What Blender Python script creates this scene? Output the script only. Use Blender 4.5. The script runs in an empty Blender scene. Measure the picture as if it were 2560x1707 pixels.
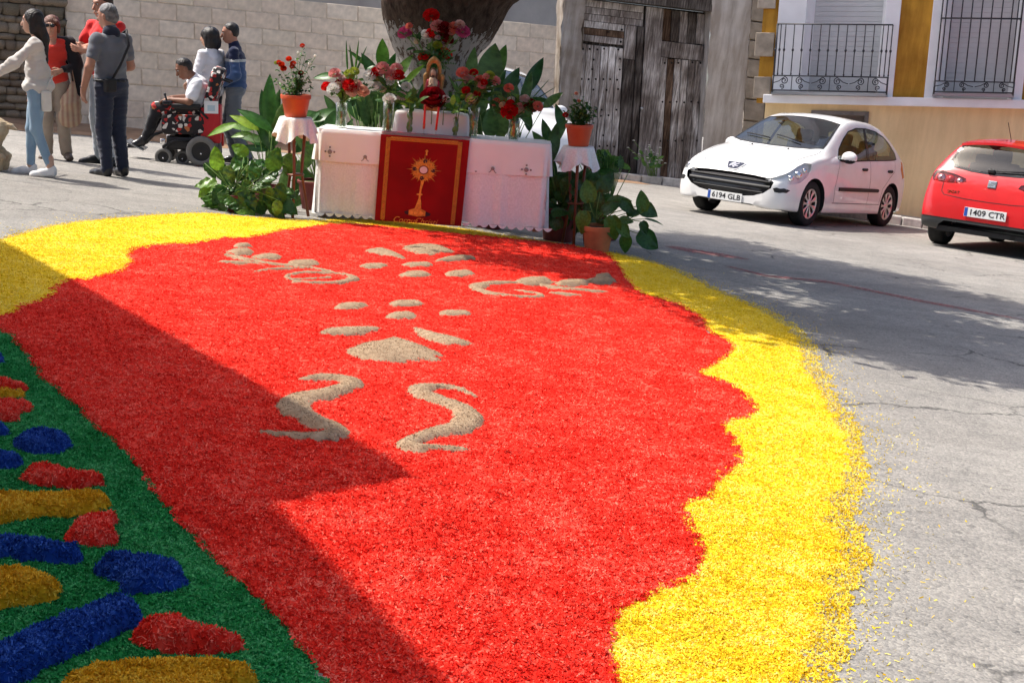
import bpy, bmesh, math, random
import numpy as np
from mathutils import Vector, Matrix, Quaternion, Euler, noise
from mathutils.bvhtree import BVHTree
from mathutils.geometry import tessellate_polygon

S = bpy.context.scene
COL = S.collection
random.seed(7)
RNG = np.random.default_rng(11)
PI = math.pi

# ------------------------------------------------------------------ camera
# The street is an inclined plane; the scene is built in the street's own frame (z = 0 is the asphalt)
# and UP is the plumb line in that frame (walls and people follow it).
F_PX, CAM_H = 3650.0, 1.385
ROLL, PITCH = math.radians(6.899), math.radians(9.579)
UP = Vector((-0.0788, -0.061, 1.0)).normalized()
fw = Vector((0, math.cos(PITCH), -math.sin(PITCH)))
_u0 = Vector((0, math.sin(PITCH), math.cos(PITCH)))
rt = Vector((1, 0, 0)) * math.cos(ROLL) + _u0 * math.sin(ROLL)
upv = -Vector((1, 0, 0)) * math.sin(ROLL) + _u0 * math.cos(ROLL)
cam_d = bpy.data.cameras.new('camera')
cam = bpy.data.objects.new('camera', cam_d)
COL.objects.link(cam)
cam_d.sensor_width = 36.0
cam_d.lens = 36.0 * F_PX / 2560.0
cam_d.clip_start = 0.05
cam_d.clip_end = 600
cam.matrix_world = Matrix(((rt.x, upv.x, -fw.x, 0), (rt.y, upv.y, -fw.y, 0), (rt.z, upv.z, -fw.z, CAM_H), (0, 0, 0, 1)))
S.camera = cam

# ------------------------------------------------------------------ sky, sun, exposure
SUN_EL = math.radians(56.0)
SH = Vector((0.98, -0.20, 0)).normalized()          # the way shadows fall on the street
sun_dir = Vector((-SH.x * math.cos(SUN_EL), -SH.y * math.cos(SUN_EL), math.sin(SUN_EL)))   # towards the sun
world = bpy.data.worlds.new('World')
S.world = world
world.use_nodes = True
wn = world.node_tree.nodes
bg = wn['Background']
sky = wn.new('ShaderNodeTexSky')
sky.sky_type = 'NISHITA'
sky.sun_disc = False
sky.sun_elevation = SUN_EL
sky.sun_rotation = math.atan2(sun_dir.x, sun_dir.y)
sky.air_density = 0.7
sky.dust_density = 3.5
sky.ozone_density = 0.6
world.node_tree.links.new(sky.outputs[0], bg.inputs[0])
bg.inputs[1].default_value = 0.15
sun_l = bpy.data.lights.new('sun', 'SUN')
sun_l.energy = 3.6
sun_l.angle = math.radians(0.55)
sun_l.color = (1.0, 0.945, 0.86)
sun_o = bpy.data.objects.new('sun', sun_l)
COL.objects.link(sun_o)
sun_o.rotation_euler = sun_dir.to_track_quat('Z', 'Y').to_euler()
S.view_settings.view_transform = 'Standard'
S.view_settings.look = 'None'
S.view_settings.gamma = 1.0
S.view_settings.exposure = 0.77
S.view_settings.use_curve_mapping = False
S.cycles.max_bounces = 8
S.cycles.transparent_max_bounces = 32
S.cycles.use_denoising = True
S.cycles.use_adaptive_sampling = True
S.cycles.adaptive_threshold = 0.025

# ------------------------------------------------------------------ measuring helpers (survey of the photograph)
def _ray(px, py):
    return fw + rt * ((px - 1280) / F_PX) - upv * ((py - 853.5) / F_PX)
def G(px, py, z=0.0):
    d = _ray(px, py)
    return Vector((0, 0, CAM_H)) + d * ((z - CAM_H) / d.z)
def AT(px, py, y):
    d = _ray(px, py)
    return Vector((0, 0, CAM_H)) + d * (y / d.y)
K = 2560 / 2352.0
def GP(pts):
    return [tuple(G(x * K, y * K)[:2]) for x, y in pts]

# ------------------------------------------------------------------ object helpers
def tag(o, label=None, cat=None, group=None, kind=None):
    if label: o['label'] = label
    if cat: o['category'] = cat
    if group: o['group'] = group
    if kind: o['kind'] = kind
    return o
def thing(name, label, cat, loc=(0, 0, 0), rot=None, group=None):
    o = bpy.data.objects.new(name, None)
    COL.objects.link(o)
    o.empty_display_size = 0.1
    if rot is not None:
        o.matrix_world = Matrix.Translation(Vector(loc)) @ rot.to_4x4()
    else:
        o.location = loc
    return tag(o, label, cat, group)
def link(name, me, parent=None, mat=None, m=None):
    o = bpy.data.objects.new(name, me)
    COL.objects.link(o)
    if mat is not None and not me.materials:
        for mm in (mat if isinstance(mat, (list, tuple)) else [mat]):
            me.materials.append(mm)
    if parent: o.parent = parent
    if m is not None: o.matrix_local = m
    return o
def upright(heading=0.0, up=None):
    """rotation that stands something on the plumb line, turned by heading about it (local -Y faces the camera)"""
    q = Vector((0, 0, 1)).rotation_difference(up or UP)
    return (q.to_matrix() @ Matrix.Rotation(heading, 3, 'Z'))
def copy_tree(o, parent=None):
    c = o.copy(); COL.objects.link(c); c.parent = parent
    for ch in [x for x in bpy.data.objects if x.parent == o]:
        copy_tree(ch, c)
    return c

class MB:
    """collects shapes into one mesh"""
    def __init__(s): s.v = []; s.f = []; s.mi = []; s.cur = 0; s.sm = []; s.smooth = False
    def add(s, vs, fs):
        b = len(s.v); s.v += [tuple(v) for v in vs]
        for f in fs:
            s.f.append(tuple(b + i for i in f)); s.mi.append(s.cur); s.sm.append(s.smooth)
        return s
    def box(s, c, sz, rot=None, taper=1.0):
        x, y, z = sz[0] / 2, sz[1] / 2, sz[2] / 2
        vs = [Vector((i * x * (taper if k > 0 else 1), j * y * (taper if k > 0 else 1), k * z)) for k in (-1, 1) for j in (-1, 1) for i in (-1, 1)]
        if rot is not None: vs = [rot @ v for v in vs]
        c = Vector(c); vs = [v + c for v in vs]
        return s.add(vs, [(0, 2, 3, 1), (4, 5, 7, 6), (0, 1, 5, 4), (1, 3, 7, 5), (3, 2, 6, 7), (2, 0, 4, 6)])
    def bbox(s, c, sz, b=0.01, rot=None):
        """bevelled box"""
        x, y, z = sz[0] / 2, sz[1] / 2, sz[2] / 2
        b = min(b, x * .9, y * .9, z * .9)
        bm = bmesh.new(); bmesh.ops.create_cube(bm, size=1.0)
        for v in bm.verts: v.co = Vector((v.co.x * 2 * x, v.co.y * 2 * y, v.co.z * 2 * z))
        bmesh.ops.bevel(bm, geom=bm.edges[:] + bm.verts[:], offset=b, segments=2, affect='EDGES', profile=0.6)
        return s.bm(bm, Matrix.Translation(Vector(c)) @ (rot.to_4x4() if rot is not None else Matrix.Identity(4)))
    def bm(s, bm, m=None):
        bm.verts.index_update()
        vs = [(m @ v.co) if m is not None else v.co.copy() for v in bm.verts]
        fs = [[v.index for v in f.verts] for f in bm.faces]
        bm.free()
        return s.add(vs, fs)
    def tube(s, pts, r, n=8, cap=True, closed=False):
        pts = [Vector(p) for p in pts]
        m = len(pts)
        rr = r if isinstance(r, (list, tuple)) else [r] * m
        rings = []
        t0 = (pts[1] - pts[0]).normalized()
        a = t0.orthogonal().normalized()
        for i, p in enumerate(pts):
            if closed: t = (pts[(i + 1) % m] - pts[i - 1])
            else: t = (pts[min(i + 1, m - 1)] - pts[max(i - 1, 0)])
            t = t.normalized() if t.length > 1e-9 else t0
            a = (a - t * a.dot(t))
            a = a.normalized() if a.length > 1e-6 else t.orthogonal().normalized()
            b = t.cross(a)
            rings.append([p + (a * math.cos(2 * PI * k / n) + b * math.sin(2 * PI * k / n)) * rr[i] for k in range(n)])
        vs = [v for ring in rings for v in ring]
        fs = []
        for i in range(m if closed else m - 1):
            j = (i + 1) % m
            for k in range(n):
                fs.append((i * n + k, i * n + (k + 1) % n, j * n + (k + 1) % n, j * n + k))
        if cap and not closed:
            fs.append(tuple(range(n - 1, -1, -1))); fs.append(tuple((m - 1) * n + k for k in range(n)))
        return s.add(vs, fs)
    def lathe(s, prof, n=20, m=None, cap=True):
        """prof: list of (r, z)"""
        vs = []; fs = []
        for r, z in prof:
            for k in range(n):
                vs.append(Vector((r * math.cos(2 * PI * k / n), r * math.sin(2 * PI * k / n), z)))
        for i in range(len(prof) - 1):
            for k in range(n):
                fs.append((i * n + k, i * n + (k + 1) % n, (i + 1) * n + (k + 1) % n, (i + 1) * n + k))
        if cap:
            fs.append(tuple(range(n - 1, -1, -1))); fs.append(tuple((len(prof) - 1) * n + k for k in range(n)))
        if m is not None: vs = [m @ v for v in vs]
        return s.add(vs, fs)
    def ball(s, c, r, u=10, v=7, m=None):
        rx, ry, rz = r if isinstance(r, (list, tuple)) else (r, r, r)
        vs = [Vector((0, 0, -rz))]; fs = []
        for i in range(1, v):
            a = -PI / 2 + PI * i / v
            for k in range(u):
                vs.append(Vector((rx * math.cos(a) * math.cos(2 * PI * k / u), ry * math.cos(a) * math.sin(2 * PI * k / u), rz * math.sin(a))))
        vs.append(Vector((0, 0, rz)))
        for k in range(u): fs.append((0, 1 + (k + 1) % u, 1 + k))
        for i in range(v - 2):
            for k in range(u):
                a = 1 + i * u + k; b = 1 + i * u + (k + 1) % u
                fs.append((a, b, b + u, a + u))
        t = len(vs) - 1
        for k in range(u): fs.append((t, t - u + k, t - u + (k + 1) % u))
        if m is not None: vs = [m @ x for x in vs]
        return s.add([x + Vector(c) for x in vs], fs)
    def grid(s, fn, nu, nv):
        vs = [fn(i / nu, j / nv) for j in range(nv + 1) for i in range(nu + 1)]
        fs = [(j * (nu + 1) + i, j * (nu + 1) + i + 1, (j + 1) * (nu + 1) + i + 1, (j + 1) * (nu + 1) + i) for j in range(nv) for i in range(nu)]
        return s.add(vs, fs)
    def prism(s, poly, h0, h1, m=None):
        """poly: 2D points, extruded in z"""
        n = len(poly)
        vs = [Vector((x, y, h0)) for x, y in poly] + [Vector((x, y, h1)) for x, y in poly]
        tr = tessellate_polygon([[Vector((x, y, 0)) for x, y in poly]])
        area = sum(poly[i][0] * poly[(i + 1) % n][1] - poly[(i + 1) % n][0] * poly[i][1] for i in range(n))
        fs = [(i, (i + 1) % n, n + (i + 1) % n, n + i) if area > 0 else (n + i, n + (i + 1) % n, (i + 1) % n, i) for i in range(n)]
        for t in tr:
            a, b, c = t
            ar = (poly[b][0] - poly[a][0]) * (poly[c][1] - poly[a][1]) - (poly[c][0] - poly[a][0]) * (poly[b][1] - poly[a][1])
            if ar < 0: a, c = c, a
            fs.append((n + a, n + b, n + c)); fs.append((c, b, a))
        if m is not None: vs = [m @ v for v in vs]
        return s.add(vs, fs)
    def mesh(s, name='mesh', mats=None, smooth=None):
        me = bpy.data.meshes.new(name)
        me.from_pydata(s.v, [], s.f)
        if mats:
            for m in (mats if isinstance(mats, (list, tuple)) else [mats]): me.materials.append(m)
        me.polygons.foreach_set('material_index', s.mi)
        me.polygons.foreach_set('use_smooth', [bool(smooth)] * len(s.f) if smooth is not None else s.sm)
        me.update()
        return me
    def build(s, name, mats, parent=None, smooth=None, m=None):
        return link(name, s.mesh(name, mats, smooth), parent, None, m)

def sharp_by_angle(me, deg=35):
    try:
        me.set_sharp_from_angle(angle=math.radians(deg))
    except Exception:
        pass
    return me

def npmesh(name, V, Fq, mats=None, smooth=False, attrs=None, nside=4):
    """fast mesh from numpy arrays of equal-sided faces"""
    me = bpy.data.meshes.new(name)
    V = np.asarray(V, np.float32); Fq = np.asarray(Fq, np.int32)
    me.vertices.add(len(V)); me.vertices.foreach_set('co', V.ravel())
    me.loops.add(Fq.size); me.loops.foreach_set('vertex_index', Fq.ravel())
    me.polygons.add(len(Fq))
    me.polygons.foreach_set('loop_start', np.arange(0, Fq.size, nside, dtype=np.int32))
    try: me.polygons.foreach_set('loop_total', np.full(len(Fq), nside, np.int32))
    except Exception: pass
    me.update(calc_edges=True)
    me.polygons.foreach_set('use_smooth', np.full(len(Fq), smooth, bool))
    if mats:
        for m in (mats if isinstance(mats, (list, tuple)) else [mats]): me.materials.append(m)
    for k, a in (attrs or {}).items():
        at = me.attributes.new(k, 'FLOAT', 'POINT'); at.data.foreach_set('value', np.asarray(a, np.float32))
    me.update()
    return me

# ------------------------------------------------------------------ smooth blended solids (for bodies, cloth, animals)
class Solid:
    def __init__(s, vox=0.012, k=0.02): s.p = []; s.vox = vox; s.k = k
    def cap(s, a, ra, b, rb, k=None, op='u'):
        s.p.append(('c', np.array(a, float), ra, np.array(b, float), rb, s.k if k is None else k, op)); return s
    def chain(s, pts, rs, k=None, op='u'):
        for i in range(len(pts) - 1): s.cap(pts[i], rs[i], pts[i + 1], rs[i + 1], k, op)
        return s
    def ell(s, c, r, rot=None, k=None, op='u'):
        R = np.array(rot if rot is not None else Matrix.Identity(3)).reshape(3, 3)
        s.p.append(('e', np.array(c, float), np.array(r, float), R, None, s.k if k is None else k, op)); return s
    def box(s, c, h, rd=0.01, rot=None, k=None, op='u'):
        R = np.array(rot if rot is not None else Matrix.Identity(3)).reshape(3, 3)
        s.p.append(('b', np.array(c, float), np.array(h, float), R, rd, s.k if k is None else k, op)); return s
    def bounds(s):
        lo = np.full(3, 1e9); hi = -lo
        for p in s.p:
            if p[6] == 's': continue
            if p[0] == 'c':
                a = np.minimum(p[1] - p[2], p[3] - p[4]); b = np.maximum(p[1] + p[2], p[3] + p[4])
            else:
                e = np.abs(p[3]) @ (p[2] + (p[4] or 0)); a = p[1] - e; b = p[1] + e
            lo = np.minimum(lo, a); hi = np.maximum(hi, b)
        return lo, hi
    def polys(s, disp=None):
        lo, hi = s.bounds(); vx = s.vox
        lo = lo - 4 * vx; n = np.ceil((hi - lo) / vx).astype(int) + 5
        D = np.full(n, 1.0, np.float32)
        ax = [lo[i] + vx * np.arange(n[i]) for i in range(3)]
        for p in s.p:
            k = max(p[5], 1e-5); mg = k * 1.2 + 3 * vx
            if p[0] == 'c':
                a = np.minimum(p[1] - p[2], p[3] - p[4]) - mg; b = np.maximum(p[1] + p[2], p[3] + p[4]) + mg
            else:
                e = np.abs(p[3]) @ (p[2] + (p[4] or 0)) + mg; a = p[1] - e; b = p[1] + e
            i0 = np.clip(np.floor((a - lo) / vx).astype(int), 0, n - 1); i1 = np.clip(np.ceil((b - lo) / vx).astype(int) + 1, 1, n)
            sl = tuple(slice(i0[i], i1[i]) for i in range(3))
            X, Y, Z = np.meshgrid(ax[0][sl[0]], ax[1][sl[1]], ax[2][sl[2]], indexing='ij')
            P = np.stack([X, Y, Z], -1).astype(np.float32)
            if p[0] == 'c':
                ab = (p[3] - p[1]).astype(np.float32); L2 = float(ab @ ab) + 1e-12
                t = np.clip(((P - p[1]) @ ab) / L2, 0, 1)
                d = np.linalg.norm(P - p[1] - t[..., None] * ab, axis=-1) - (p[2] + t * (p[4] - p[2]))
            elif p[0] == 'e':
                q = (P - p[1]) @ p[3]
                k0 = np.linalg.norm(q / p[2], axis=-1); k1 = np.linalg.norm(q / (p[2] ** 2), axis=-1) + 1e-9
                d = k0 * (k0 - 1) / k1
            else:
                q = np.abs((P - p[1]) @ p[3]) - p[2]
                d = np.linalg.norm(np.maximum(q, 0), axis=-1) + np.minimum(q.max(-1), 0) - p[4]
            d = d.astype(np.float32); o = D[sl]
            if p[6] == 'u':
                h = np.clip(0.5 + 0.5 * (o - d) / k, 0, 1); D[sl] = o * (1 - h) + d * h - k * h * (1 - h)
            else:
                h = np.clip(0.5 - 0.5 * (o + d) / k, 0, 1); D[sl] = o * (1 - h) - d * h + k * h * (1 - h)
        if disp is not None:
            X, Y, Z = np.meshgrid(*ax, indexing='ij')
            D = D + disp(X, Y, Z).astype(np.float32)
        sg = D < 0
        c = np.zeros(tuple(n - 1), np.int8)
        offs = [(i, j, k) for i in (0, 1) for j in (0, 1) for k in (0, 1)]
        for o in offs: c += sg[o[0]:n[0] - 1 + o[0], o[1]:n[1] - 1 + o[1], o[2]:n[2] - 1 + o[2]]
        idx = np.argwhere((c > 0) & (c < 8))
        acc = np.zeros((len(idx), 3)); cnt = np.zeros(len(idx))
        for a in offs:
            for d3 in range(3):
                if a[d3]: continue
                b = list(a); b[d3] = 1
                da = D[idx[:, 0] + a[0], idx[:, 1] + a[1], idx[:, 2] + a[2]]; db = D[idx[:, 0] + b[0], idx[:, 1] + b[1], idx[:, 2] + b[2]]
                cr = (da < 0) != (db < 0)
                t = np.where(cr, da / np.where(cr, da - db, 1), 0)
                pos = np.array(a, float)[None] + t[:, None] * (np.array(b) - np.array(a))[None]
                acc += pos * cr[:, None]; cnt += cr
        V = lo + vx * (idx + acc / cnt[:, None])
        vid = np.full(tuple(n - 1), -1, np.int64); vid[idx[:, 0], idx[:, 1], idx[:, 2]] = np.arange(len(idx))
        quads = []
        for d3 in range(3):
            s0 = [slice(1, n[i] - 1) for i in range(3)]; s0[d3] = slice(0, n[d3] - 1)
            s1 = list(s0); s1[d3] = slice(1, n[d3])
            A = sg[tuple(s0)]; B = sg[tuple(s1)]
            for flip, M in ((0, A & ~B), (1, ~A & B)):
                e = np.argwhere(M)
                if not len(e): continue
                e = e + np.array([1 if i != d3 else 0 for i in range(3)])
                u, v = (d3 + 1) % 3, (d3 + 2) % 3
                def g(du, dv):
                    q = e.copy(); q[:, u] -= du; q[:, v] -= dv
                    return vid[q[:, 0], q[:, 1], q[:, 2]]
                q = np.stack([g(1, 1), g(0, 1), g(0, 0), g(1, 0)], 1)
                quads.append(q if not flip else q[:, ::-1])
        Q = np.concatenate(quads)
        return V, Q[(Q >= 0).all(1)]
    def build(s, name, mats, parent=None, disp=None, matfn=None, m=None, warp=None):
        V, Q = s.polys(disp)
        if warp is not None: V = warp(V)
        me = npmesh(name, V, Q, mats, True)
        if matfn is not None:
            me.polygons.foreach_set('material_index', np.asarray(matfn(V[Q].mean(1)), np.int32))
        return link(name, me, parent, None, m)

def fbm(X, Y, Z, seed=0, n=5, f=20.0):
    """cheap smooth pseudo-noise for cloth folds"""
    r = np.random.default_rng(seed); out = 0
    for i in range(n):
        d = r.normal(size=3); d /= np.linalg.norm(d)
        out = out + np.sin((X * d[0] + Y * d[1] + Z * d[2]) * f * (0.7 + 0.35 * i) + r.uniform(0, 6.28)) / n
    return out

# ------------------------------------------------------------------ materials
MATS = {}
def mat(name, col, rough=0.7, metal=0.0, spec=0.5, var=0.0, vscale=8.0, bump=0.0, bscale=60.0, col2=None, coat=0.0, trans=0.0, ior=1.45,
        sheen=0.0, sub=0.0, detail=4.0, thin=0.0, streak=0.0):
    if name in MATS: return MATS[name]
    m = bpy.data.materials.new(name); m.use_nodes = True
    nt = m.node_tree; N = nt.nodes; L = nt.links
    b = N['Principled BSDF']
    def setin(k, v):
        if k in b.inputs: b.inputs[k].default_value = v
    c4 = (*col, 1.0)
    setin('Base Color', c4); setin('Roughness', rough); setin('Metallic', metal); setin('Specular IOR Level', spec)
    setin('Coat Weight', coat); setin('Coat Roughness', 0.05); setin('Transmission Weight', trans); setin('IOR', ior); setin('Sheen Weight', sheen)
    if sub: setin('Subsurface Weight', sub); b.inputs['Subsurface Radius'].default_value = (0.02, 0.008, 0.004)
    if var or col2 or bump:
        tc = N.new('ShaderNodeTexCoord')
    if var or col2:
        nz = N.new('ShaderNodeTexNoise'); nz.inputs['Scale'].default_value = vscale; nz.inputs['Detail'].default_value = detail
        L.new(tc.outputs['Object'], nz.inputs['Vector'])
        rp = N.new('ShaderNodeValToRGB')
        c2 = col2 if col2 else tuple(max(0, x * (1 - var)) for x in col)
        c1 = col if col2 else tuple(min(1, x * (1 + var)) for x in col)
        rp.color_ramp.elements[0].position = 0.32; rp.color_ramp.elements[1].position = 0.68
        rp.color_ramp.elements[0].color = (*c2, 1); rp.color_ramp.elements[1].color = (*c1, 1)
        L.new(nz.outputs['Fac'], rp.inputs['Fac']); L.new(rp.outputs['Color'], b.inputs['Base Color'])
        if streak:      # damp runs down a wall
            mp = N.new('ShaderNodeMapping'); mp.inputs['Scale'].default_value = (3.2, 3.2, .35); L.new(tc.outputs['Object'], mp.inputs['Vector'])
            n3 = N.new('ShaderNodeTexNoise'); n3.inputs['Scale'].default_value = 1.6; n3.inputs['Detail'].default_value = 7; n3.inputs['Roughness'].default_value = .65; L.new(mp.outputs[0], n3.inputs['Vector'])
            r3 = N.new('ShaderNodeValToRGB'); r3.color_ramp.elements[0].position = .40; r3.color_ramp.elements[1].position = .62
            r3.color_ramp.elements[0].color = (1 - streak, 1 - streak * 1.1, 1 - streak * 1.2, 1); r3.color_ramp.elements[1].color = (1.04, 1.04, 1.04, 1); L.new(n3.outputs['Fac'], r3.inputs['Fac'])
            x3 = N.new('ShaderNodeMix'); x3.data_type = 'RGBA'; x3.blend_type = 'MULTIPLY'; x3.inputs[0].default_value = 1
            L.new(rp.outputs['Color'], x3.inputs[6]); L.new(r3.outputs[0], x3.inputs[7]); L.new(x3.outputs[2], b.inputs['Base Color'])
    if bump:
        nb = N.new('ShaderNodeTexNoise'); nb.inputs['Scale'].default_value = bscale; nb.inputs['Detail'].default_value = 3
        L.new(tc.outputs['Object'], nb.inputs['Vector'])
        bp = N.new('ShaderNodeBump'); bp.inputs['Strength'].default_value = bump; bp.inputs['Distance'].default_value = 0.01
        L.new(nb.outputs['Fac'], bp.inputs['Height']); L.new(bp.outputs['Normal'], b.inputs['Normal'])
    if thin:      # leaf or thin cloth: some of the light comes through
        tr = N.new('ShaderNodeBsdfTranslucent'); mx = N.new('ShaderNodeMixShader')
        mx.inputs[0].default_value = thin
        src = b.inputs['Base Color'].links[0].from_socket if b.inputs['Base Color'].links else None
        if src and name.startswith('leaf'):      # every leaf its own tone
            oi = N.new('ShaderNodeObjectInfo'); hs = N.new('ShaderNodeHueSaturation'); mr = N.new('ShaderNodeMapRange'); mr.inputs['To Min'].default_value = .6; mr.inputs['To Max'].default_value = 1.5
            mh = N.new('ShaderNodeMapRange'); mh.inputs['To Min'].default_value = .52; mh.inputs['To Max'].default_value = .465
            L.new(oi.outputs['Random'], mr.inputs['Value']); L.new(mr.outputs[0], hs.inputs['Value']); L.new(oi.outputs['Random'], mh.inputs['Value']); L.new(mh.outputs[0], hs.inputs['Hue']); L.new(src, hs.inputs['Color'])
            src = hs.outputs[0]; L.new(src, b.inputs['Base Color'])
        if src: L.new(src, tr.inputs['Color'])
        else: tr.inputs['Color'].default_value = c4
        out = N['Material Output']
        L.new(b.outputs[0], mx.inputs[1]); L.new(tr.outputs[0], mx.inputs[2]); L.new(mx.outputs[0], out.inputs['Surface'])
    MATS[name] = m
    return m
def nodes(m): return m.node_tree.nodes, m.node_tree.links
def glass_material(name, tint=(.93, .97, .95), refl=.12):
    m = bpy.data.materials.new(name); m.use_nodes = True
    N, L = nodes(m); N.remove(N['Principled BSDF'])
    tr = N.new('ShaderNodeBsdfTransparent'); tr.inputs[0].default_value = (*tint, 1)
    gl_ = N.new('ShaderNodeBsdfGlossy'); gl_.inputs['Roughness'].default_value = .03
    lw = N.new('ShaderNodeLayerWeight'); lw.inputs['Blend'].default_value = .5
    mx = N.new('ShaderNodeMixShader'); pw = N.new('ShaderNodeMath'); pw.operation = 'POWER'; pw.inputs[1].default_value = 3.0; ma = N.new('ShaderNodeMath'); ma.operation = 'MULTIPLY_ADD'; ma.inputs[1].default_value = .75; ma.inputs[2].default_value = refl * .25
    L.new(lw.outputs['Facing'], pw.inputs[0]); L.new(pw.outputs[0], ma.inputs[0]); L.new(ma.outputs[0], mx.inputs[0]); L.new(tr.outputs[0], mx.inputs[1]); L.new(gl_.outputs[0], mx.inputs[2])
    L.new(mx.outputs[0], N['Material Output'].inputs['Surface']); return m
def orient(e1, n0):
    e1 = e1.normalized(); e3 = (n0 - e1 * n0.dot(e1)).normalized(); e2 = e3.cross(e1)
    return Matrix(((e1.x, e2.x, e3.x), (e1.y, e2.y, e3.y), (e1.z, e2.z, e3.z)))
def text_mesh(body, size, name, extrude=0.001, align='CENTER', shear=0.0, offset=0.0):
    cu = bpy.data.curves.new(name, 'FONT'); cu.body = body; cu.size = size; cu.extrude = extrude
    cu.align_x = align; cu.align_y = 'CENTER'; cu.shear = shear; cu.offset = offset; cu.resolution_u = 3
    o = bpy.data.objects.new(name, cu); COL.objects.link(o)
    bpy.context.view_layer.update()
    me = bpy.data.meshes.new_from_object(o.evaluated_get(bpy.context.evaluated_depsgraph_get()))
    bpy.data.objects.remove(o); bpy.data.curves.remove(cu)
    return me

def inpoly(P, poly):
    """numpy even-odd test"""
    x, y = P[:, 0], P[:, 1]; r = np.zeros(len(P), bool); n = len(poly)
    for i in range(n):
        x1, y1 = poly[i]; x2, y2 = poly[(i + 1) % n]
        if y1 == y2: continue
        c = ((y1 > y) != (y2 > y)) & (x < (x2 - x1) * (y - y1) / (y2 - y1) + x1)
        r ^= c
    return r
def smooth_poly(poly, it=2, closed=True):
    p = [Vector((a, b)) for a, b in poly]
    for _ in range(it):
        q = []
        n = len(p)
        for i in range(n if closed else n - 1):
            a, b = p[i], p[(i + 1) % n]
            q += [a * .75 + b * .25, a * .25 + b * .75]
        if not closed: q = [p[0]] + q + [p[-1]]
        p = q
    return [tuple(v) for v in p]
def edge_dist(P, poly):
    """distance from points to the polygon's outline"""
    d = np.full(len(P), 1e9)
    n = len(poly)
    for i in range(n):
        a = np.array(poly[i]); b = np.array(poly[(i + 1) % n]); ab = b - a; L = ab @ ab + 1e-12
        t = np.clip(((P - a) @ ab) / L, 0, 1)
        d = np.minimum(d, np.hypot(*(P - a - t[:, None] * ab).T))
    return d
# ================================================================== GROUND
def asphalt_material():
    m = bpy.data.materials.new('asphalt'); m.use_nodes = True
    N, L = nodes(m); b = N['Principled BSDF']
    tc = N.new('ShaderNodeTexCoord')
    def nz(scale, detail=4, rough=.6):
        n = N.new('ShaderNodeTexNoise'); n.inputs['Scale'].default_value = scale; n.inputs['Detail'].default_value = detail; n.inputs['Roughness'].default_value = rough
        L.new(tc.outputs['Object'], n.inputs['Vector']); return n
    def ramp(src, a, b_, ca, cb):
        r = N.new('ShaderNodeValToRGB'); r.color_ramp.elements[0].position = a; r.color_ramp.elements[1].position = b_
        r.color_ramp.elements[0].color = (*ca, 1); r.color_ramp.elements[1].color = (*cb, 1); L.new(src, r.inputs['Fac']); return r
    def mix(mode, f, a, c):
        x = N.new('ShaderNodeMix'); x.data_type = 'RGBA'; x.blend_type = mode
        if isinstance(f, float): x.inputs[0].default_value = f
        else: L.new(f, x.inputs[0])
        for s_, k in ((a, 6), (c, 7)):
            if isinstance(s_, tuple): x.inputs[k].default_value = (*s_, 1)
            else: L.new(s_, x.inputs[k])
        return x.outputs[2]
    big = ramp(nz(.35, 5, .6).outputs['Fac'], .35, .68, (.25, .238, .222), (.352, .338, .316))
    mid = ramp(nz(3.2, 6, .7).outputs['Fac'], .35, .7, (.80, .80, .80), (1.08, 1.07, 1.05))
    c = mix('MULTIPLY', 1.0, big.outputs[0], mid.outputs[0])
    # aggregate: stones of a few millimetres, worn flat
    v = N.new('ShaderNodeTexVoronoi'); v.inputs['Scale'].default_value = 95; L.new(tc.outputs['Object'], v.inputs['Vector'])
    ag = ramp(v.outputs['Color'], .12, .85, (.52, .52, .53), (1.28, 1.26, 1.22))
    c = mix('MULTIPLY', .62, c, ag.outputs[0])
    v2 = N.new('ShaderNodeTexVoronoi'); v2.inputs['Scale'].default_value = 38; L.new(tc.outputs['Object'], v2.inputs['Vector'])
    pit = ramp(v2.outputs['Color'], .06, .16, (.42, .42, .43), (1, 1, 1))
    c = mix('MULTIPLY', .55, c, pit.outputs[0])
    # cracks: wobbly cell borders that come and go
    wob = N.new('ShaderNodeMix'); wob.data_type = 'RGBA'; wob.blend_type = 'LINEAR_LIGHT'; wob.inputs[0].default_value = .16
    L.new(tc.outputs['Object'], wob.inputs[6]); L.new(nz(2.4, 5, .7).outputs['Color'], wob.inputs[7])
    v3 = N.new('ShaderNodeTexVoronoi'); v3.feature = 'DISTANCE_TO_EDGE'; v3.inputs['Scale'].default_value = .62
    L.new(wob.outputs[2], v3.inputs['Vector'])
    cr = ramp(v3.outputs['Distance'], .002, .009, (1, 1, 1), (0, 0, 0))
    mk = ramp(nz(.55, 2).outputs['Fac'], .47, .55, (0, 0, 0), (1, 1, 1))
    cm = mix('MULTIPLY', 1.0, cr.outputs[0], mk.outputs[0])
    c = mix('MIX', cm, c, (.07, .067, .063))
    # tar stains and tyre-polished patches
    st = ramp(nz(1.1, 3, .55).outputs['Fac'], .60, .74, (0, 0, 0), (.45, .45, .45))
    c = mix('MIX', st.outputs[0], c, (.17, .165, .16))
    L.new(c, b.inputs['Base Color']); b.inputs['Roughness'].default_value = .88; b.inputs['Specular IOR Level'].default_value = .25
    bp = N.new('ShaderNodeBump'); bp.inputs['Strength'].default_value = .55; bp.inputs['Distance'].default_value = .006
    ad = N.new('ShaderNodeMath'); ad.operation = 'SUBTRACT'
    L.new(v.outputs['Distance'], ad.inputs[1]); L.new(nz(45, 4).outputs['Fac'], ad.inputs[0]); L.new(ad.outputs[0], bp.inputs['Height'])
    L.new(bp.outputs['Normal'], b.inputs['Normal'])
    return m
M_asphalt = asphalt_material()
g = MB(); g.grid(lambda u, v: Vector((-60 + 120 * u, -30 + 130 * v, 0)), 12, 13)
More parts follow.
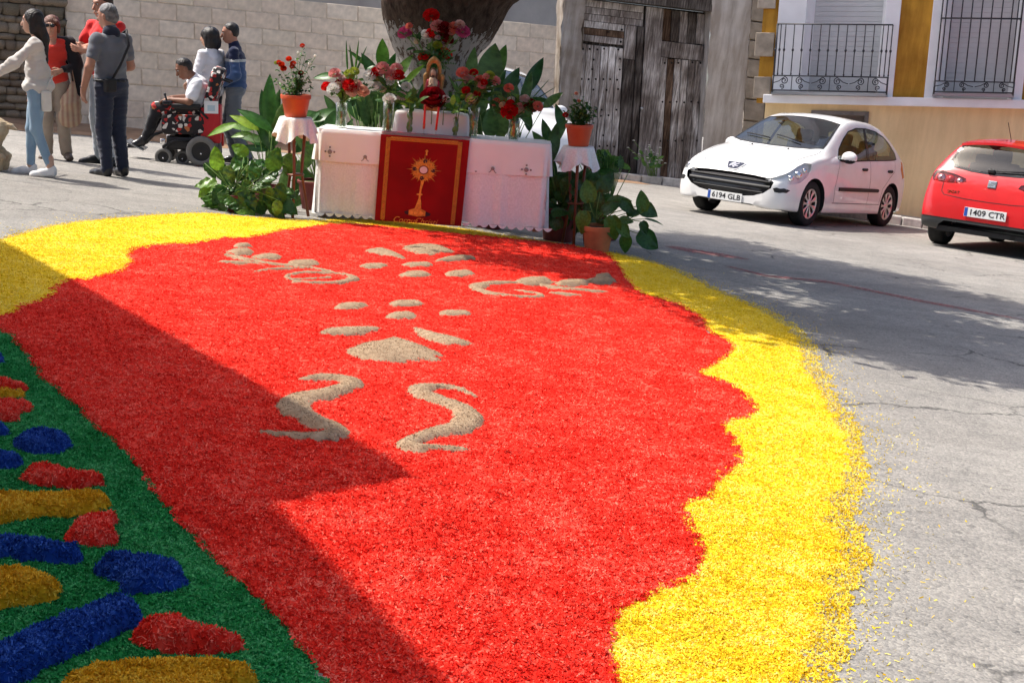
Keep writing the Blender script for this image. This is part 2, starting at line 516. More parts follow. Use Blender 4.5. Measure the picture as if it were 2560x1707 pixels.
road = g.build('road', M_asphalt); tag(road, 'pale worn asphalt street running downhill', 'road', kind='structure')

# dirt along the foot of the block wall
M_dirt = mat('dirt', (.36, .235, .15), .95, spec=.1, col2=(.24, .15, .095), vscale=3.0, bump=.7, bscale=22)
WALL_A = Vector((-9.6, 22.1, 0)); WALL_B = Vector((1.30, 29.2, 0))     # foot of the block wall, left to right
wdir = (WALL_B - WALL_A).normalized(); wnor = Vector((wdir.y, -wdir.x, 0))
d = MB()
def dirt_fn(u, v):
    p = WALL_A + (WALL_B - WALL_A) * u
    w = 1.75 + .35 * noise.noise(Vector((u * 9, 0, 1))) + .18 * noise.noise(Vector((u * 31, 4, 1)))
    q = p + wnor * (w * (1 - v)) - wnor * .3 * v
    return Vector((q.x, q.y, .006 + .13 * v ** 1.6 + .04 * v * noise.noise(Vector((u * 24, v * 3, 2)))))
d.grid(dirt_fn, 90, 8); d.smooth = True
dirt = d.build('dirt_strip', M_dirt, smooth=True); tag(dirt, 'strip of orange dirt along the foot of the block wall', 'dirt', kind='structure')

# faded red line and blotches of red dust on the asphalt, right of the carpet
def dust_material(name, col, amount):
    m = bpy.data.materials.new(name); m.use_nodes = True
    N, L = nodes(m); b = N['Principled BSDF']; b.inputs['Base Color'].default_value = (*col, 1); b.inputs['Roughness'].default_value = .95
    b.inputs['Specular IOR Level'].default_value = .1
    tc = N.new('ShaderNodeTexCoord'); n = N.new('ShaderNodeTexNoise'); n.inputs['Scale'].default_value = 26; n.inputs['Detail'].default_value = 8
    n.inputs['Roughness'].default_value = .75
    L.new(tc.outputs['Object'], n.inputs['Vector'])
    r = N.new('ShaderNodeValToRGB'); r.color_ramp.elements[0].position = .5 - amount * .25; r.color_ramp.elements[1].position = .5 + .12
    r.color_ramp.elements[0].color = (0, 0, 0, 1); r.color_ramp.elements[1].color = (amount, amount, amount, 1)
    L.new(n.outputs['Fac'], r.inputs['Fac']); L.new(r.outputs[0], b.inputs['Alpha'])
    return m
M_dust = dust_material('red_dust', (.42, .07, .075), .62)
def strip(pts, w):
    pts = [Vector((*G(x * K, y * K)[:2], .004)) for x, y in pts]
    mb = MB(); vs = []
    for i, p in enumerate(pts):
        t = (pts[min(i + 1, len(pts) - 1)] - pts[max(i - 1, 0)]).normalized(); n = Vector((-t.y, t.x, 0))
        ww = w[i] if isinstance(w, (list, tuple)) else w
        vs += [p + n * ww / 2, p - n * ww / 2]
    mb.add(vs, [(2 * i, 2 * i + 1, 2 * i + 3, 2 * i + 2) for i in range(len(pts) - 1)]); return mb
ln = strip([(1670, 612), (1760, 634), (1900, 648), (1960, 660), (2120, 693), (2240, 715), (2350, 735)], [.10, .16, .2, .16, .2, .14, .05])
o = ln.build('road_marking', M_dust); tag(o, 'long faded red line across the shaded asphalt', 'road marking', kind='structure')
ln = strip([(1535, 566), (1600, 578), (1665, 588), (1720, 597)], [.2, .42, .35, .08])
o = ln.build('road_marking', M_dust); tag(o, 'short faded pink patch on the asphalt beside the potted plants', 'road marking', kind='structure')

# ================================================================== SAWDUST CARPET
RED = smooth_poly(GP([(0, 735), (60, 705), (110, 686), (133, 655), (165, 648), (230, 640), (280, 625), (301, 603), (288, 592), (305, 573), (370, 565), (440, 562), (520, 550), (590, 547), (640, 531), (700, 525), (770, 516), (850, 520),
      (1060, 541), (1240, 557), (1330, 570), (1395, 582), (1425, 612), (1448, 655), (1490, 685), (1540, 693), (1590, 714), (1625, 743), (1630, 766), (1680, 790), (1693, 803), (1665, 832), (1618, 857), (1616, 866), (1660, 880), (1702, 905),
      (1743, 945), (1737, 960), (1680, 974), (1664, 986), (1690, 1020), (1702, 1060), (1680, 1090), (1655, 1100), (1647, 1140), (1638, 1152), (1590, 1160), (1574, 1180), (1590, 1220), (1612, 1242), (1615, 1290), (1625, 1336), (1570, 1350),
      (1500, 1370), (1480, 1387), (1440, 1405), (1408, 1450), (1414, 1520), (1420, 1568), (1420, 1700), (1420, 1900), (960, 1900), (830, 1690), (740, 1568), (690, 1500), (640, 1450), (590, 1400), (545, 1350), (470, 1290), (445, 1250), (400, 1212), (330, 1110),
      (300, 1070), (270, 1020), (220, 990), (190, 960), (150, 925), (130, 900), (95, 880), (78, 840), (40, 800), (20, 775), (0, 765), (-60, 745), (-60, 740)]), 1)
YEL = smooth_poly(GP([(-420, 640), (-200, 590), (-60, 562), (0, 547), (60, 531), (130, 515), (200, 505), (300, 497), (400, 490), (480, 488), (560, 497), (640, 502), (720, 507), (800, 500), (1000, 515), (1240, 552), (1330, 566), (1400, 577), (1480, 595), (1560, 618), (1620, 648), (1690, 682),
      (1770, 712), (1835, 752), (1870, 790), (1880, 830), (1910, 880), (1930, 930), (1955, 960), (1985, 1000), (1990, 1060), (2000, 1100), (1965, 1150), (1975, 1200), (2005, 1260), (1995, 1300), (1970, 1370), (1950, 1450), (1930, 1510), (1915, 1568), (1900, 1700), (1900, 1900),
      (1400, 1900), (1200, 1500), (1200, 1000), (900, 800), (300, 800), (100, 760), (0, 790), (-200, 800), (-420, 830)]), 1)
GRN = smooth_poly(GP([(-260, 700), (-60, 742), (0, 765), (20, 775), (40, 800), (78, 840), (95, 880), (130, 900), (150, 925), (190, 960), (220, 990), (270, 1020), (300, 1070), (330, 1110), (400, 1212), (445, 1250), (470, 1290), (545, 1350), (590, 1400), (640, 1450), (690, 1500),
      (740, 1568), (830, 1690), (960, 1900), (-260, 1900)]), 1)

def sawdust_material(name, dark, base, light, rough=.85, tr=.12):
    """colour per chip from the 'shade' attribute"""
    m = bpy.data.materials.new(name); m.use_nodes = True
    N, L = nodes(m); b = N['Principled BSDF']
    at = N.new('ShaderNodeAttribute'); at.attribute_name = 'shade'
    r = N.new('ShaderNodeValToRGB')
    r.color_ramp.elements[0].position = 0; r.color_ramp.elements[0].color = (*dark, 1)
    r.color_ramp.elements[1].position = 1; r.color_ramp.elements[1].color = (*light, 1)
    e = r.color_ramp.elements.new(.5); e.color = (*base, 1)
    L.new(at.outputs['Fac'], r.inputs['Fac']); L.new(r.outputs[0], b.inputs['Base Color'])
    b.inputs['Roughness'].default_value = rough; b.inputs['Specular IOR Level'].default_value = .12
    trn = N.new('ShaderNodeBsdfTranslucent'); mx = N.new('ShaderNodeMixShader'); mx.inputs[0].default_value = tr
    L.new(r.outputs[0], trn.inputs['Color']); L.new(b.outputs[0], mx.inputs[1]); L.new(trn.outputs[0], mx.inputs[2])
    L.new(mx.outputs[0], N['Material Output'].inputs['Surface'])
    return m
M_red = sawdust_material('red_sawdust', (.54, .008, .004), (.82, .034, .018), (.94, .22, .15))  # pinker light end paints highlights into the colour of some chips
M_yel = sawdust_material('yellow_sawdust', (.66, .42, .006), (.88, .63, .022), (.94, .80, .22))
M_grn = sawdust_material('green_sawdust', (.006, .12, .022), (.014, .235, .052), (.10, .42, .15))
M_blu = sawdust_material('blue_sawdust', (.003, .018, .11), (.007, .045, .26), (.06, .15, .50))
M_org = sawdust_material('orange_sawdust', (.44, .19, .004), (.70, .36, .010), (.84, .55, .06))
M_sand = sawdust_material('beige_sawdust', (.17, .11, .062), (.35, .245, .155), (.48, .375, .26), tr=.05)

class Field:
    """signed distance to an outline (inside > 0), tabulated on a 3 cm grid"""
    def __init__(s, poly, x0=-6.2, x1=4.2, y0=1.7, y1=15.6, c=.03):
        s.x0, s.y0, s.c = x0, y0, c
        gx = np.arange(x0, x1 + c, c); gy = np.arange(y0, y1 + c, c); s.nx, s.ny = len(gx), len(gy)
        X, Y = np.meshgrid(gx, gy); P = np.column_stack([X.ravel(), Y.ravel()])
        s.d = (np.where(inpoly(P, poly), 1, -1) * edge_dist(P, poly)).reshape(s.ny, s.nx)
    def __call__(s, P):
        fx = np.clip((P[:, 0] - s.x0) / s.c, 0, s.nx - 1.001); fy = np.clip((P[:, 1] - s.y0) / s.c, 0, s.ny - 1.001)
        i = fx.astype(int); j = fy.astype(int); u = fx - i; v = fy - j; d = s.d
        return (d[j, i] * (1 - u) + d[j, i + 1] * u) * (1 - v) + (d[j + 1, i] * (1 - u) + d[j + 1, i + 1] * u) * v
F_RED, F_YEL, F_GRN = Field(RED), Field(YEL), Field(GRN)
def vnoise(x, y, seed=0):
    """vectorised value noise in 2D"""
    xi = np.floor(x).astype(np.int64); yi = np.floor(y).astype(np.int64); fx = x - xi; fy = y - yi
    fx = fx * fx * (3 - 2 * fx); fy = fy * fy * (3 - 2 * fy)
    def h(a, b):
        n = (a * 374761393 + b * 668265263 + seed * 974711) & 0xffffffff
        n = ((n ^ (n >> 13)) * 1274126177) & 0xffffffff
        return ((n ^ (n >> 16)) & 0xffff) / 65535.0
    return (h(xi, yi) * (1 - fx) + h(xi + 1, yi) * fx) * (1 - fy) + (h(xi, yi + 1) * (1 - fx) + h(xi + 1, yi + 1) * fx) * fy
def lumps(x, y, s=0):
    return .38 * vnoise(x * 13, y * 13, s) + .40 * vnoise(x * 31, y * 31, s + 5) + .22 * vnoise(x * 75, y * 75, s + 9)
def wobble(P, s=0, a=.03):
    """fraying of a sawdust outline"""
    return P + a * np.stack([vnoise(P[:, 0] * 9, P[:, 1] * 9, s) - .5 + .6 * (vnoise(P[:, 0] * 45, P[:, 1] * 45, s + 1) - .5),
                             vnoise(P[:, 0] * 9, P[:, 1] * 9, s + 2) - .5 + .6 * (vnoise(P[:, 0] * 45, P[:, 1] * 45, s + 3) - .5)], 1)
def heap(name, M, hfun, inside, box, cell):
    """lumpy ground sheet of sawdust, cut to an outline; near rows use smaller cells"""
    Vs = []; Qs = []; Sh = []; base = 0
    for (y0, y1, c) in cell:
        x0, x1 = box
        nx = int((x1 - x0) / c) + 1; ny = int((y1 - y0) / c) + 1
        gx = x0 + c * np.arange(nx + 1); gy = y0 + (y1 - y0) * np.arange(ny + 1) / ny
        X, Y = np.meshgrid(gx, gy); P = np.stack([X.ravel(), Y.ravel()], 1)
        I = np.arange((nx + 1) * (ny + 1)).reshape(ny + 1, nx + 1)
        Q = np.stack([I[:-1, :-1].ravel(), I[:-1, 1:].ravel(), I[1:, 1:].ravel(), I[1:, :-1].ravel()], 1)
        ctr = P[Q].mean(1); keep = inside(ctr); Q = Q[keep]
        used = np.unique(Q); remap = np.full(len(P), -1); remap[used] = np.arange(len(used))
        P = P[used]; Q = remap[Q]
        z = hfun(P)
        cnt = np.bincount(Q.ravel(), minlength=len(P)); z = np.where((cnt < 4) & (P[:, 1] > y0 + c * .5) & (P[:, 1] < y1 - c * .5), -.004, z)
        Vs.append(np.column_stack([P, z])); Qs.append(Q + base); base += len(P)
        Sh.append(np.clip(.42 + .55 * (vnoise(P[:, 0] * 60, P[:, 1] * 60, 3) - .5) + .35 * (vnoise(P[:, 0] * 7, P[:, 1] * 7, 4) - .5), 0, 1))
    me = npmesh(name, np.concatenate(Vs), np.concatenate(Qs), M, True, {'shade': np.concatenate(Sh)})
    return link(name, me)
def chips(P, z, ln=(.006, .017), wd=(.002, .0055), tilt=.6, seed=1, lightness=.5):
    """one bent flake of wood for each point"""
    r = np.random.default_rng(seed); n = len(P)
    a = r.uniform(0, 2 * PI, n); l = r.uniform(*ln, n) / 2; w = r.uniform(*wd, n) / 2
    t = r.normal(0, tilt, n); rl = r.normal(0, .7, n)
    ca, sa = np.cos(a), np.sin(a)
    ux, uy, uz = ca * np.cos(t), sa * np.cos(t), np.sin(t)
    vx, vy, vz = -sa * np.cos(rl), ca * np.cos(rl), np.sin(rl)
    C = np.column_stack([P, z])
    U = np.column_stack([ux, uy, uz]) * l[:, None]; W = np.column_stack([vx, vy, vz]) * w[:, None]
    V = np.stack([C - U - W, C + U - W, C + U + W * .7, C - U + W], 1).reshape(-1, 3)
    Q = np.arange(4 * n).reshape(-1, 4)
    sh = np.clip(r.normal(lightness, .22, n) + (r.random(n) > .975) * .45 + .34 * (vnoise(P[:, 0] * 5, P[:, 1] * 5, 61) - .5) + .40 * (vnoise(P[:, 0] * 23, P[:, 1] * 23, 62) - .5), 0, 1)
    return V, Q, np.repeat(sh, 4)
def scatter(n_at, box, ys, inside, seed):
    """points with a density that follows n_at(y) per square metre"""
    r = np.random.default_rng(seed); out = []
    y0 = ys[0]
    while y0 < ys[1]:
        y1 = min(y0 + .5, ys[1]); k = int(n_at((y0 + y1) / 2) * (y1 - y0) * (box[1] - box[0]))
        P = np.column_stack([r.uniform(*box, k), r.uniform(y0, y1, k)]); out.append(P[inside(P)]); y0 = y1
    return np.concatenate(out)
dens = lambda k: (lambda y: k * min(1.0, (4.2 / max(y, 3.0)) ** 1.5))
CELLS = [(1.9, 5.0, .014), (5.0, 8.0, .022), (8.0, 15.2, .036)]
TH = .020       # thickness of the laid sawdust
in_red = lambda P: F_RED(wobble(P, 1, .035)) > 0
in_grn = lambda P: (F_GRN(wobble(P, 21, .03)) > -.02) & (F_RED(P) < .025)
def in_yel(P):
    return (F_YEL(wobble(P, 31, .05)) > 0) & (F_RED(P) < .03) & ~(F_GRN(P) > 0)
def h_red(P): return TH * .8 + .036 * (lumps(P[:, 0], P[:, 1], 1) - .45)
def h_grn(P): return TH * .5 + .024 * (lumps(P[:, 0], P[:, 1], 41) - .42)
def h_yel(P):
    k = np.clip(F_YEL(P) / .4, 0, 1)
    return .0015 + k * (.009 + .018 * (lumps(P[:, 0], P[:, 1], 71) - .3))
# the frayed outer rim of the yellow border lets the asphalt through
def in_yel_core(P):
    d = F_YEL(P); k = vnoise(P[:, 0] * 55, P[:, 1] * 55, 77) * .6 + vnoise(P[:, 0] * 12, P[:, 1] * 12, 78) * .4
    return in_yel(P) & (d > .01 + (.03 + .07 * vnoise(P[:, 0] * 6, P[:, 1] * 6, 79)) * (P[:, 0] > -.9) + .10 * (k - .5) * (P[:, 0] > -.9))
o = heap('red_sawdust', M_red, h_red, in_red, (-4.2, 2.6), CELLS)
tag(o, 'wide field of red sawdust with a wavy edge', 'sawdust', kind='stuff')
V, Q, sh = chips(*(lambda P: (P, h_red(P) + .002))(scatter(dens(30000), (-4.2, 2.6), (2.0, 14.9), in_red, 5)), seed=6)
c_ = link('red_chips', npmesh('red_chips', V, Q, M_red, False, {'shade': sh}), o); c_['kind'] = 'stuff'
o = heap('yellow_sawdust', M_yel, h_yel, in_yel_core, (-5.6, 3.2), CELLS)
tag(o, 'border of yellow sawdust round the red field', 'sawdust', kind='stuff')
Py = scatter(dens(30000), (-5.6, 3.4), (2.0, 14.9), in_yel, 8)
Po = scatter(lambda y: 9000 * min(1, 5 / y), (-5.6, 3.8), (2.0, 15.2), lambda P: (F_YEL(P) < 0) & (F_GRN(P) < 0) & (F_YEL(P) > -.55) & (np.random.default_rng(3).random(len(P)) < np.exp(F_YEL(P) / .08) * .4), 9)
Pa = np.concatenate([Py, Po]); za = np.concatenate([np.where(in_yel_core(Py), h_yel(Py) + .002, .0035), np.full(len(Po), .003)])
V, Q, sh = chips(Pa, za, seed=10)
c_ = link('yellow_chips', npmesh('yellow_chips', V, Q, M_yel, False, {'shade': sh}), o); c_['kind'] = 'stuff'
o = heap('green_sawdust', M_grn, h_grn, in_grn, (-3.4, .4), CELLS[:2])
tag(o, 'corner of green sawdust lying in the shade', 'sawdust', kind='stuff')
V, Q, sh = chips(*(lambda P: (P, h_grn(P) + .002))(scatter(dens(36000), (-3.4, .4), (2.0, 8.6), in_grn, 12)), seed=13, lightness=.55)
c_ = link('green_chips', npmesh('green_chips', V, Q, M_grn, False, {'shade': sh}), o); c_['kind'] = 'stuff'

def mound(name, M, pts, label, cat, group, hgt, z0, cell=.012, closed=True, wd=None, chip=60000, seed=0, sm=2, lump=.026, ch=None):
    """raised figure of sawdust or sand: a closed outline, or a stroke with widths (photo survey points)"""
    lo_, hi_ = min(p[1] for p in pts), max(p[1] for p in pts)      # the far rim is seen over the raised top, the near rim at its foot
    g_ = [Vector(G(x * K, y * K, z0 + hgt * .85 * (hi_ - y) / (hi_ - lo_) if wd is None else .4 * hgt)[:2]) for x, y in pts]
    if wd is not None:
        L = [Vector(p) for p in smooth_poly([tuple(p) for p in g_], sm, False)]
        W = np.interp(np.linspace(0, len(wd) - 1, len(L)), range(len(wd)), wd)
        P0 = np.array([tuple(p) for p in L])
        lo = P0.min(0) - max(wd); hi = P0.max(0) + max(wd)
        def dist(P):          # >0 inside
            best = np.full(len(P), -1e9)
            for i in range(len(P0) - 1):
                a, b = P0[i], P0[i + 1]; ab = b - a; t = np.clip(((P - a) @ ab) / (ab @ ab + 1e-12), 0, 1)
                q = a + t[:, None] * ab; w = W[i] * (1 - t) + W[i + 1] * t
                best = np.maximum(best, w / 2 - np.hypot(*(P - q).T))
            return best
        half = max(wd) / 2
    else:
        poly = smooth_poly([tuple(p) for p in g_], sm)
        A = np.array(poly); lo = A.min(0) - .05; hi = A.max(0) + .05
        def dist(P):
            return np.where(inpoly(P, poly), 1, -1) * edge_dist(P, poly)
        half = None
    dd = lambda P: dist(wobble(P, 100 + seed, .022))
    nx, ny = max(4, int((hi[0] - lo[0]) / cell)), max(4, int((hi[1] - lo[1]) / cell))
    X, Y = np.meshgrid(np.linspace(lo[0], hi[0], nx + 1), np.linspace(lo[1], hi[1], ny + 1)); P = np.column_stack([X.ravel(), Y.ravel()])
    D = dd(P); I = np.arange(len(P)).reshape(ny + 1, nx + 1)
    Q = np.stack([I[:-1, :-1].ravel(), I[:-1, 1:].ravel(), I[1:, 1:].ravel(), I[1:, :-1].ravel()], 1)
    Q = Q[(D[Q] > -cell * .7).any(1)]
    mx = max(D.max(), 1e-3)
    def hz(P, D):
        t = np.clip(D / (mx * .8 if M is M_sand else min(mx * .8, .05)), 0, 1)
        return z0 - .012 * (D < 0) + hgt * (1 - (1 - t) ** 2.2) + lump * (lumps(P[:, 0], P[:, 1], seed + 7) - .4) * np.clip(D / .01, 0, 1)
    used = np.unique(Q); rm = np.full(len(P), -1); rm[used] = np.arange(len(used)); P, D, Q = P[used], D[used], rm[Q]
    sh = np.clip(.5 + .5 * (vnoise(P[:, 0] * 70, P[:, 1] * 70, 3) - .5), 0, 1)
    ctr = P.mean(0)
    root = link(name, npmesh(name, np.column_stack([P - ctr, hz(P, D)]), Q, M, True, {'shade': sh})); root.location = (ctr[0], ctr[1], 0)
    tag(root, label, cat, group)
    r = np.random.default_rng(seed); n = int(chip * (hi[0] - lo[0]) * (hi[1] - lo[1]) * min(1, (4.5 / max(ctr[1], 3)) ** 1.4))
    C = np.column_stack([r.uniform(lo[0], hi[0], n), r.uniform(lo[1], hi[1], n)]); Dc = dd(C); k = Dc > -.004 - .022 * r.random(len(C)) ** 2; C = C[k]; Dc = Dc[k]
    if len(C):
        kw = ch or dict(ln=(.008, .02), wd=(.002, .005), tilt=.85)
        V, q, s2 = chips(C - ctr, hz(C, Dc) + .0025, seed=seed + 3, **kw)
        c_ = link('chips', npmesh('chips', V, q, M, False, {'shade': s2}), root); c_['kind'] = 'stuff'
    return root

GZ = .008
fig = 'sawdust figures on the green field'
mound('sawdust_figure', M_blu, [(-30, 815), (5, 812), (19, 826), (8, 840), (-30, 842)], 'small blue sawdust dot at the very corner where green begins', 'sawdust figure', fig, .03, GZ, seed=1)
mound('sawdust_figure', M_red, [(-60, 868), (10, 868), (40, 878), (66, 893), (55, 903), (10, 896), (-60, 892)], 'thin upper red sawdust bar above the short orange bar', 'sawdust figure', fig, .03, GZ, seed=2)
mound('sawdust_figure', M_org, [(-60, 893), (10, 897), (50, 900), (68, 908), (40, 916), (0, 920), (-60, 922)], 'short orange sawdust bar squeezed between two red bars', 'sawdust figure', fig, .034, GZ, seed=3)
mound('sawdust_figure', M_red, [(-60, 922), (10, 922), (55, 912), (82, 930), (70, 945), (38, 952), (40, 972), (10, 968), (-60, 966)], 'lower red sawdust bar below the short orange bar', 'sawdust figure', fig, .034, GZ, seed=4)
mound('sawdust_figure', M_blu, [(-60, 965), (5, 968), (28, 985), (15, 1002), (-60, 1006)], 'blue sawdust petal cut by the photo edge above the blue oval', 'sawdust figure', fig, .035, GZ, seed=5)
mound('sawdust_figure', M_blu, [(30, 1000), (60, 986), (110, 985), (155, 998), (168, 1015), (140, 1040), (95, 1050), (50, 1040), (28, 1020)], 'blue sawdust oval alone on the green', 'sawdust figure', fig, .042, GZ, seed=6)
mound('sawdust_figure', M_blu, [(-80, 1035), (0, 1034), (40, 1042), (62, 1055), (30, 1072), (-80, 1085)], 'blue sawdust petal cut by the photo edge below the blue oval', 'sawdust figure', fig, .04, GZ, seed=7)
mound('sawdust_figure', M_red, [(50, 1085), (75, 1065), (120, 1062), (150, 1078), (175, 1092), (220, 1100), (247, 1120), (210, 1128), (150, 1126), (90, 1122), (55, 1105)], 'upper red sawdust teardrop above the long orange bar', 'sawdust figure', fig, .045, GZ, seed=8)
mound('sawdust_figure', M_org, [(-120, 1132), (0, 1128), (100, 1130), (180, 1124), (255, 1126), (262, 1160), (200, 1176), (100, 1190), (0, 1208), (-120, 1222)], 'long orange sawdust bar between two red figures', 'sawdust figure', fig, .045, GZ, seed=9)
mound('sawdust_figure', M_red, [(140, 1230), (165, 1190), (215, 1172), (240, 1180), (262, 1164), (284, 1178), (262, 1196), (256, 1212), (276, 1236), (268, 1255), (220, 1260), (165, 1252)], 'red sawdust heart shape above the blue elbow', 'sawdust figure', fig, .05, GZ, seed=10)
mound('sawdust_figure', M_blu, [(-120, 1226), (0, 1230), (100, 1245), (185, 1266), (192, 1282), (160, 1300), (60, 1290), (0, 1272), (-120, 1270)], 'straight blue sawdust bar pointing at the blue elbow', 'sawdust figure', fig, .045, GZ, seed=11)
mound('sawdust_figure', M_blu, [(202, 1292), (255, 1266), (330, 1272), (400, 1284), (434, 1308), (428, 1340), (375, 1370), (310, 1372), (268, 1352), (276, 1326), (240, 1312)], 'wide blue sawdust elbow beside the red field', 'sawdust figure', fig, .05, GZ, seed=12)
mound('sawdust_figure', M_org, [(-120, 1302), (0, 1300), (80, 1304), (140, 1325), (150, 1350), (120, 1378), (40, 1392), (-120, 1405)], 'rounded orange sawdust lobe cut by the photo edge', 'sawdust figure', fig, .05, GZ, seed=13)
mound('sawdust_figure', M_blu, [(332, 1392), (300, 1366), (245, 1360), (180, 1388), (110, 1428), (40, 1468), (-20, 1490), (-120, 1540), (-100, 1640), (0, 1590), (100, 1522), (190, 1482), (260, 1436), (325, 1410)], 'long diagonal blue sawdust band running down to the corner', 'sawdust figure', fig, .055, GZ, seed=14)
mound('sawdust_figure', M_red, [(300, 1455), (318, 1420), (375, 1406), (420, 1425), (445, 1450), (520, 1470), (580, 1497), (540, 1506), (480, 1506), (400, 1500), (330, 1488)], 'lower red sawdust teardrop near the bottom edge', 'sawdust figure', fig, .06, GZ, seed=15)
mound('sawdust_figure', M_org, [(120, 1580), (165, 1545), (245, 1516), (350, 1508), (480, 1510), (604, 1524), (590, 1548), (540, 1575), (480, 1660), (250, 1690), (110, 1640)], 'big orange sawdust lobe at the bottom edge', 'sawdust figure', fig, .06, GZ, seed=16)

# beige sand figures laid on the red field
SZ = .011
sg = 'beige sand figures on the red field'
sk = dict(ch=dict(ln=(.003, .006), wd=(.002, .004), tilt=.3), lump=.009, chip=22000)
def dot(cx, cy, w, h, label, seed, hg=.026):
    pts = [(cx + w / 2 * math.cos(a), cy + h * .64 * math.sin(a)) for a in np.linspace(0, 2 * PI, 12, endpoint=False)]
    mound('sand_figure', M_sand, pts, label, 'sand figure', sg, hg, SZ, cell=.02, seed=seed, sm=1, **sk)
dot(860, 611, 78, 15, 'sand dot under the small sand petal, leftmost of the far four', 31)
dot(958, 608, 78, 15, 'sand dot directly below the far sand leaf, highest of the far four', 32)
dot(953, 630, 80, 17, 'sand dot in the middle, lowest of the far four', 33)
dot(1056, 628, 75, 18, 'sand dot rightmost of the far four, by the tree shadow', 34)
dot(808, 702, 88, 18, 'sand dot leftmost of the near four above the heart', 35)
dot(932, 697, 92, 19, 'sand dot highest of the near four above the heart', 36)
dot(920, 725, 84, 20, 'sand dot lowest of the near four above the heart', 37)
dot(1046, 720, 84, 18, 'sand dot rightmost of the near four above the heart', 38)
def shape(pts, label, seed, hg=.031, **kw):
    if 'wd' not in kw:
        my = sum(p[1] for p in pts) / len(pts); pts = [(x, my + (y - my) * 1.22) for x, y in pts]
    mound('sand_figure', M_sand, pts, label, 'sand figure', sg, hg, SZ, cell=.018, seed=seed, **{**sk, **kw})
shape([(905, 566), (950, 558), (1000, 560), (1040, 570), (1050, 581), (1000, 586), (950, 583)], 'large sand leaf nearest the altar', 41)
shape([(828, 575), (850, 568), (885, 568), (920, 582), (940, 594), (915, 593), (870, 584)], 'small sand petal left of the leaf by the altar', 42)
shape([(988, 602), (1015, 592), (1045, 586), (1080, 588), (1104, 593), (1070, 597), (1035, 601)], 'small sand petal half in the tree shadow', 43)
shape([(722, 762), (745, 751), (790, 750), (840, 750), (892, 746), (860, 762), (800, 773), (745, 771)], 'sand petal left of the sand heart', 44)
shape([(935, 746), (958, 752), (1010, 768), (1060, 778), (1102, 791), (1070, 796), (1010, 792), (965, 775)], 'sand petal right of the sand heart', 45)
shape([(785, 800), (815, 786), (870, 777), (905, 768), (940, 782), (985, 795), (1030, 812), (1020, 828), (970, 826), (910, 834), (850, 830), (800, 815)], 'large sand heart in the middle of the red field', 46, .042, sm=1)
shape([(688, 876), (740, 868), (800, 876), (815, 888), (765, 905), (700, 918), (668, 938), (700, 965), (755, 985), (778, 1000), (725, 1013), (660, 1008), (602, 992)], 'sand S scroll half in the house shadow', 47, .030,
      wd=[.04, .07, .11, .12, .13, .15, .17, .16, .15, .12, .10, .07, .03])
shape([(1092, 914), (1050, 899), (990, 892), (950, 898), (985, 918), (1050, 940), (1082, 962), (1060, 985), (985, 1005), (925, 1024), (965, 1035), (1030, 1036), (1080, 1038)], 'sand S scroll lying in full sun', 48, .030,
      wd=[.035, .07, .09, .12, .13, .14, .15, .14, .12, .10, .08, .06, .03])
st = dict(wd=[.04, .07, .09, .10, .10, .09, .08, .05])
shape([(760, 640), (720, 646), (660, 647), (655, 637), (700, 630), (770, 632), (815, 640), (800, 652), (740, 655), (670, 651)], 'sand spiral at the end of the left wing', 49, .022, wd=[.03, .05, .05, .05, .06, .07, .09, .08, .06, .03])
shape([(505, 585), (560, 600), (630, 612), (700, 618), (750, 628)], 'upper sand streak of the left wing', 50, .022, wd=[.03, .10, .12, .10, .03])
shape([(502, 606), (560, 608), (610, 614)], 'middle sand streak of the left wing', 51, .022, wd=[.03, .14, .03])
shape([(575, 628), (640, 622), (720, 620), (770, 630)], 'lower sand streak of the left wing', 52, .02, wd=[.02, .06, .07, .03])
dot(558, 565, 48, 14, 'small round sand knob at the tip of the left wing', 53, .03)
dot(553, 578, 70, 18, 'second sand knob down the left wing', 54, .03)
dot(612, 590, 80, 18, 'third sand knob down the left wing', 55, .028)
dot(696, 604, 88, 18, 'fourth sand knob down the left wing, nearest the spiral', 56, .028)
shape([(1175, 668), (1230, 676), (1255, 684), (1190, 687), (1110, 676), (1085, 662), (1130, 652), (1220, 655), (1300, 668), (1400, 675)], 'sand spiral of the right wing', 57, .022, wd=[.03, .07, .06, .08, .10, .13, .12, .10, .12, .04])
shape([(1260, 676), (1300, 680), (1335, 683)], 'short sand streak inside the right wing', 58, .02, wd=[.04, .12, .04])
shape([(1190, 652), (1290, 655), (1400, 656)], 'long sand streak under the knobs of the right wing', 59, .02, wd=[.03, .08, .03])
dot(1225, 646, 96, 22, 'sand knob of the right wing nearest its spiral', 60, .04)
dot(1315, 650, 90, 18, 'middle sand knob of the right wing', 61, .04)
dot(1380, 645, 84, 18, 'tall sand knob of the right wing near the yellow border', 62, .035)
dot(1385, 634, 46, 14, 'tip sand knob of the right wing', 63, .03)
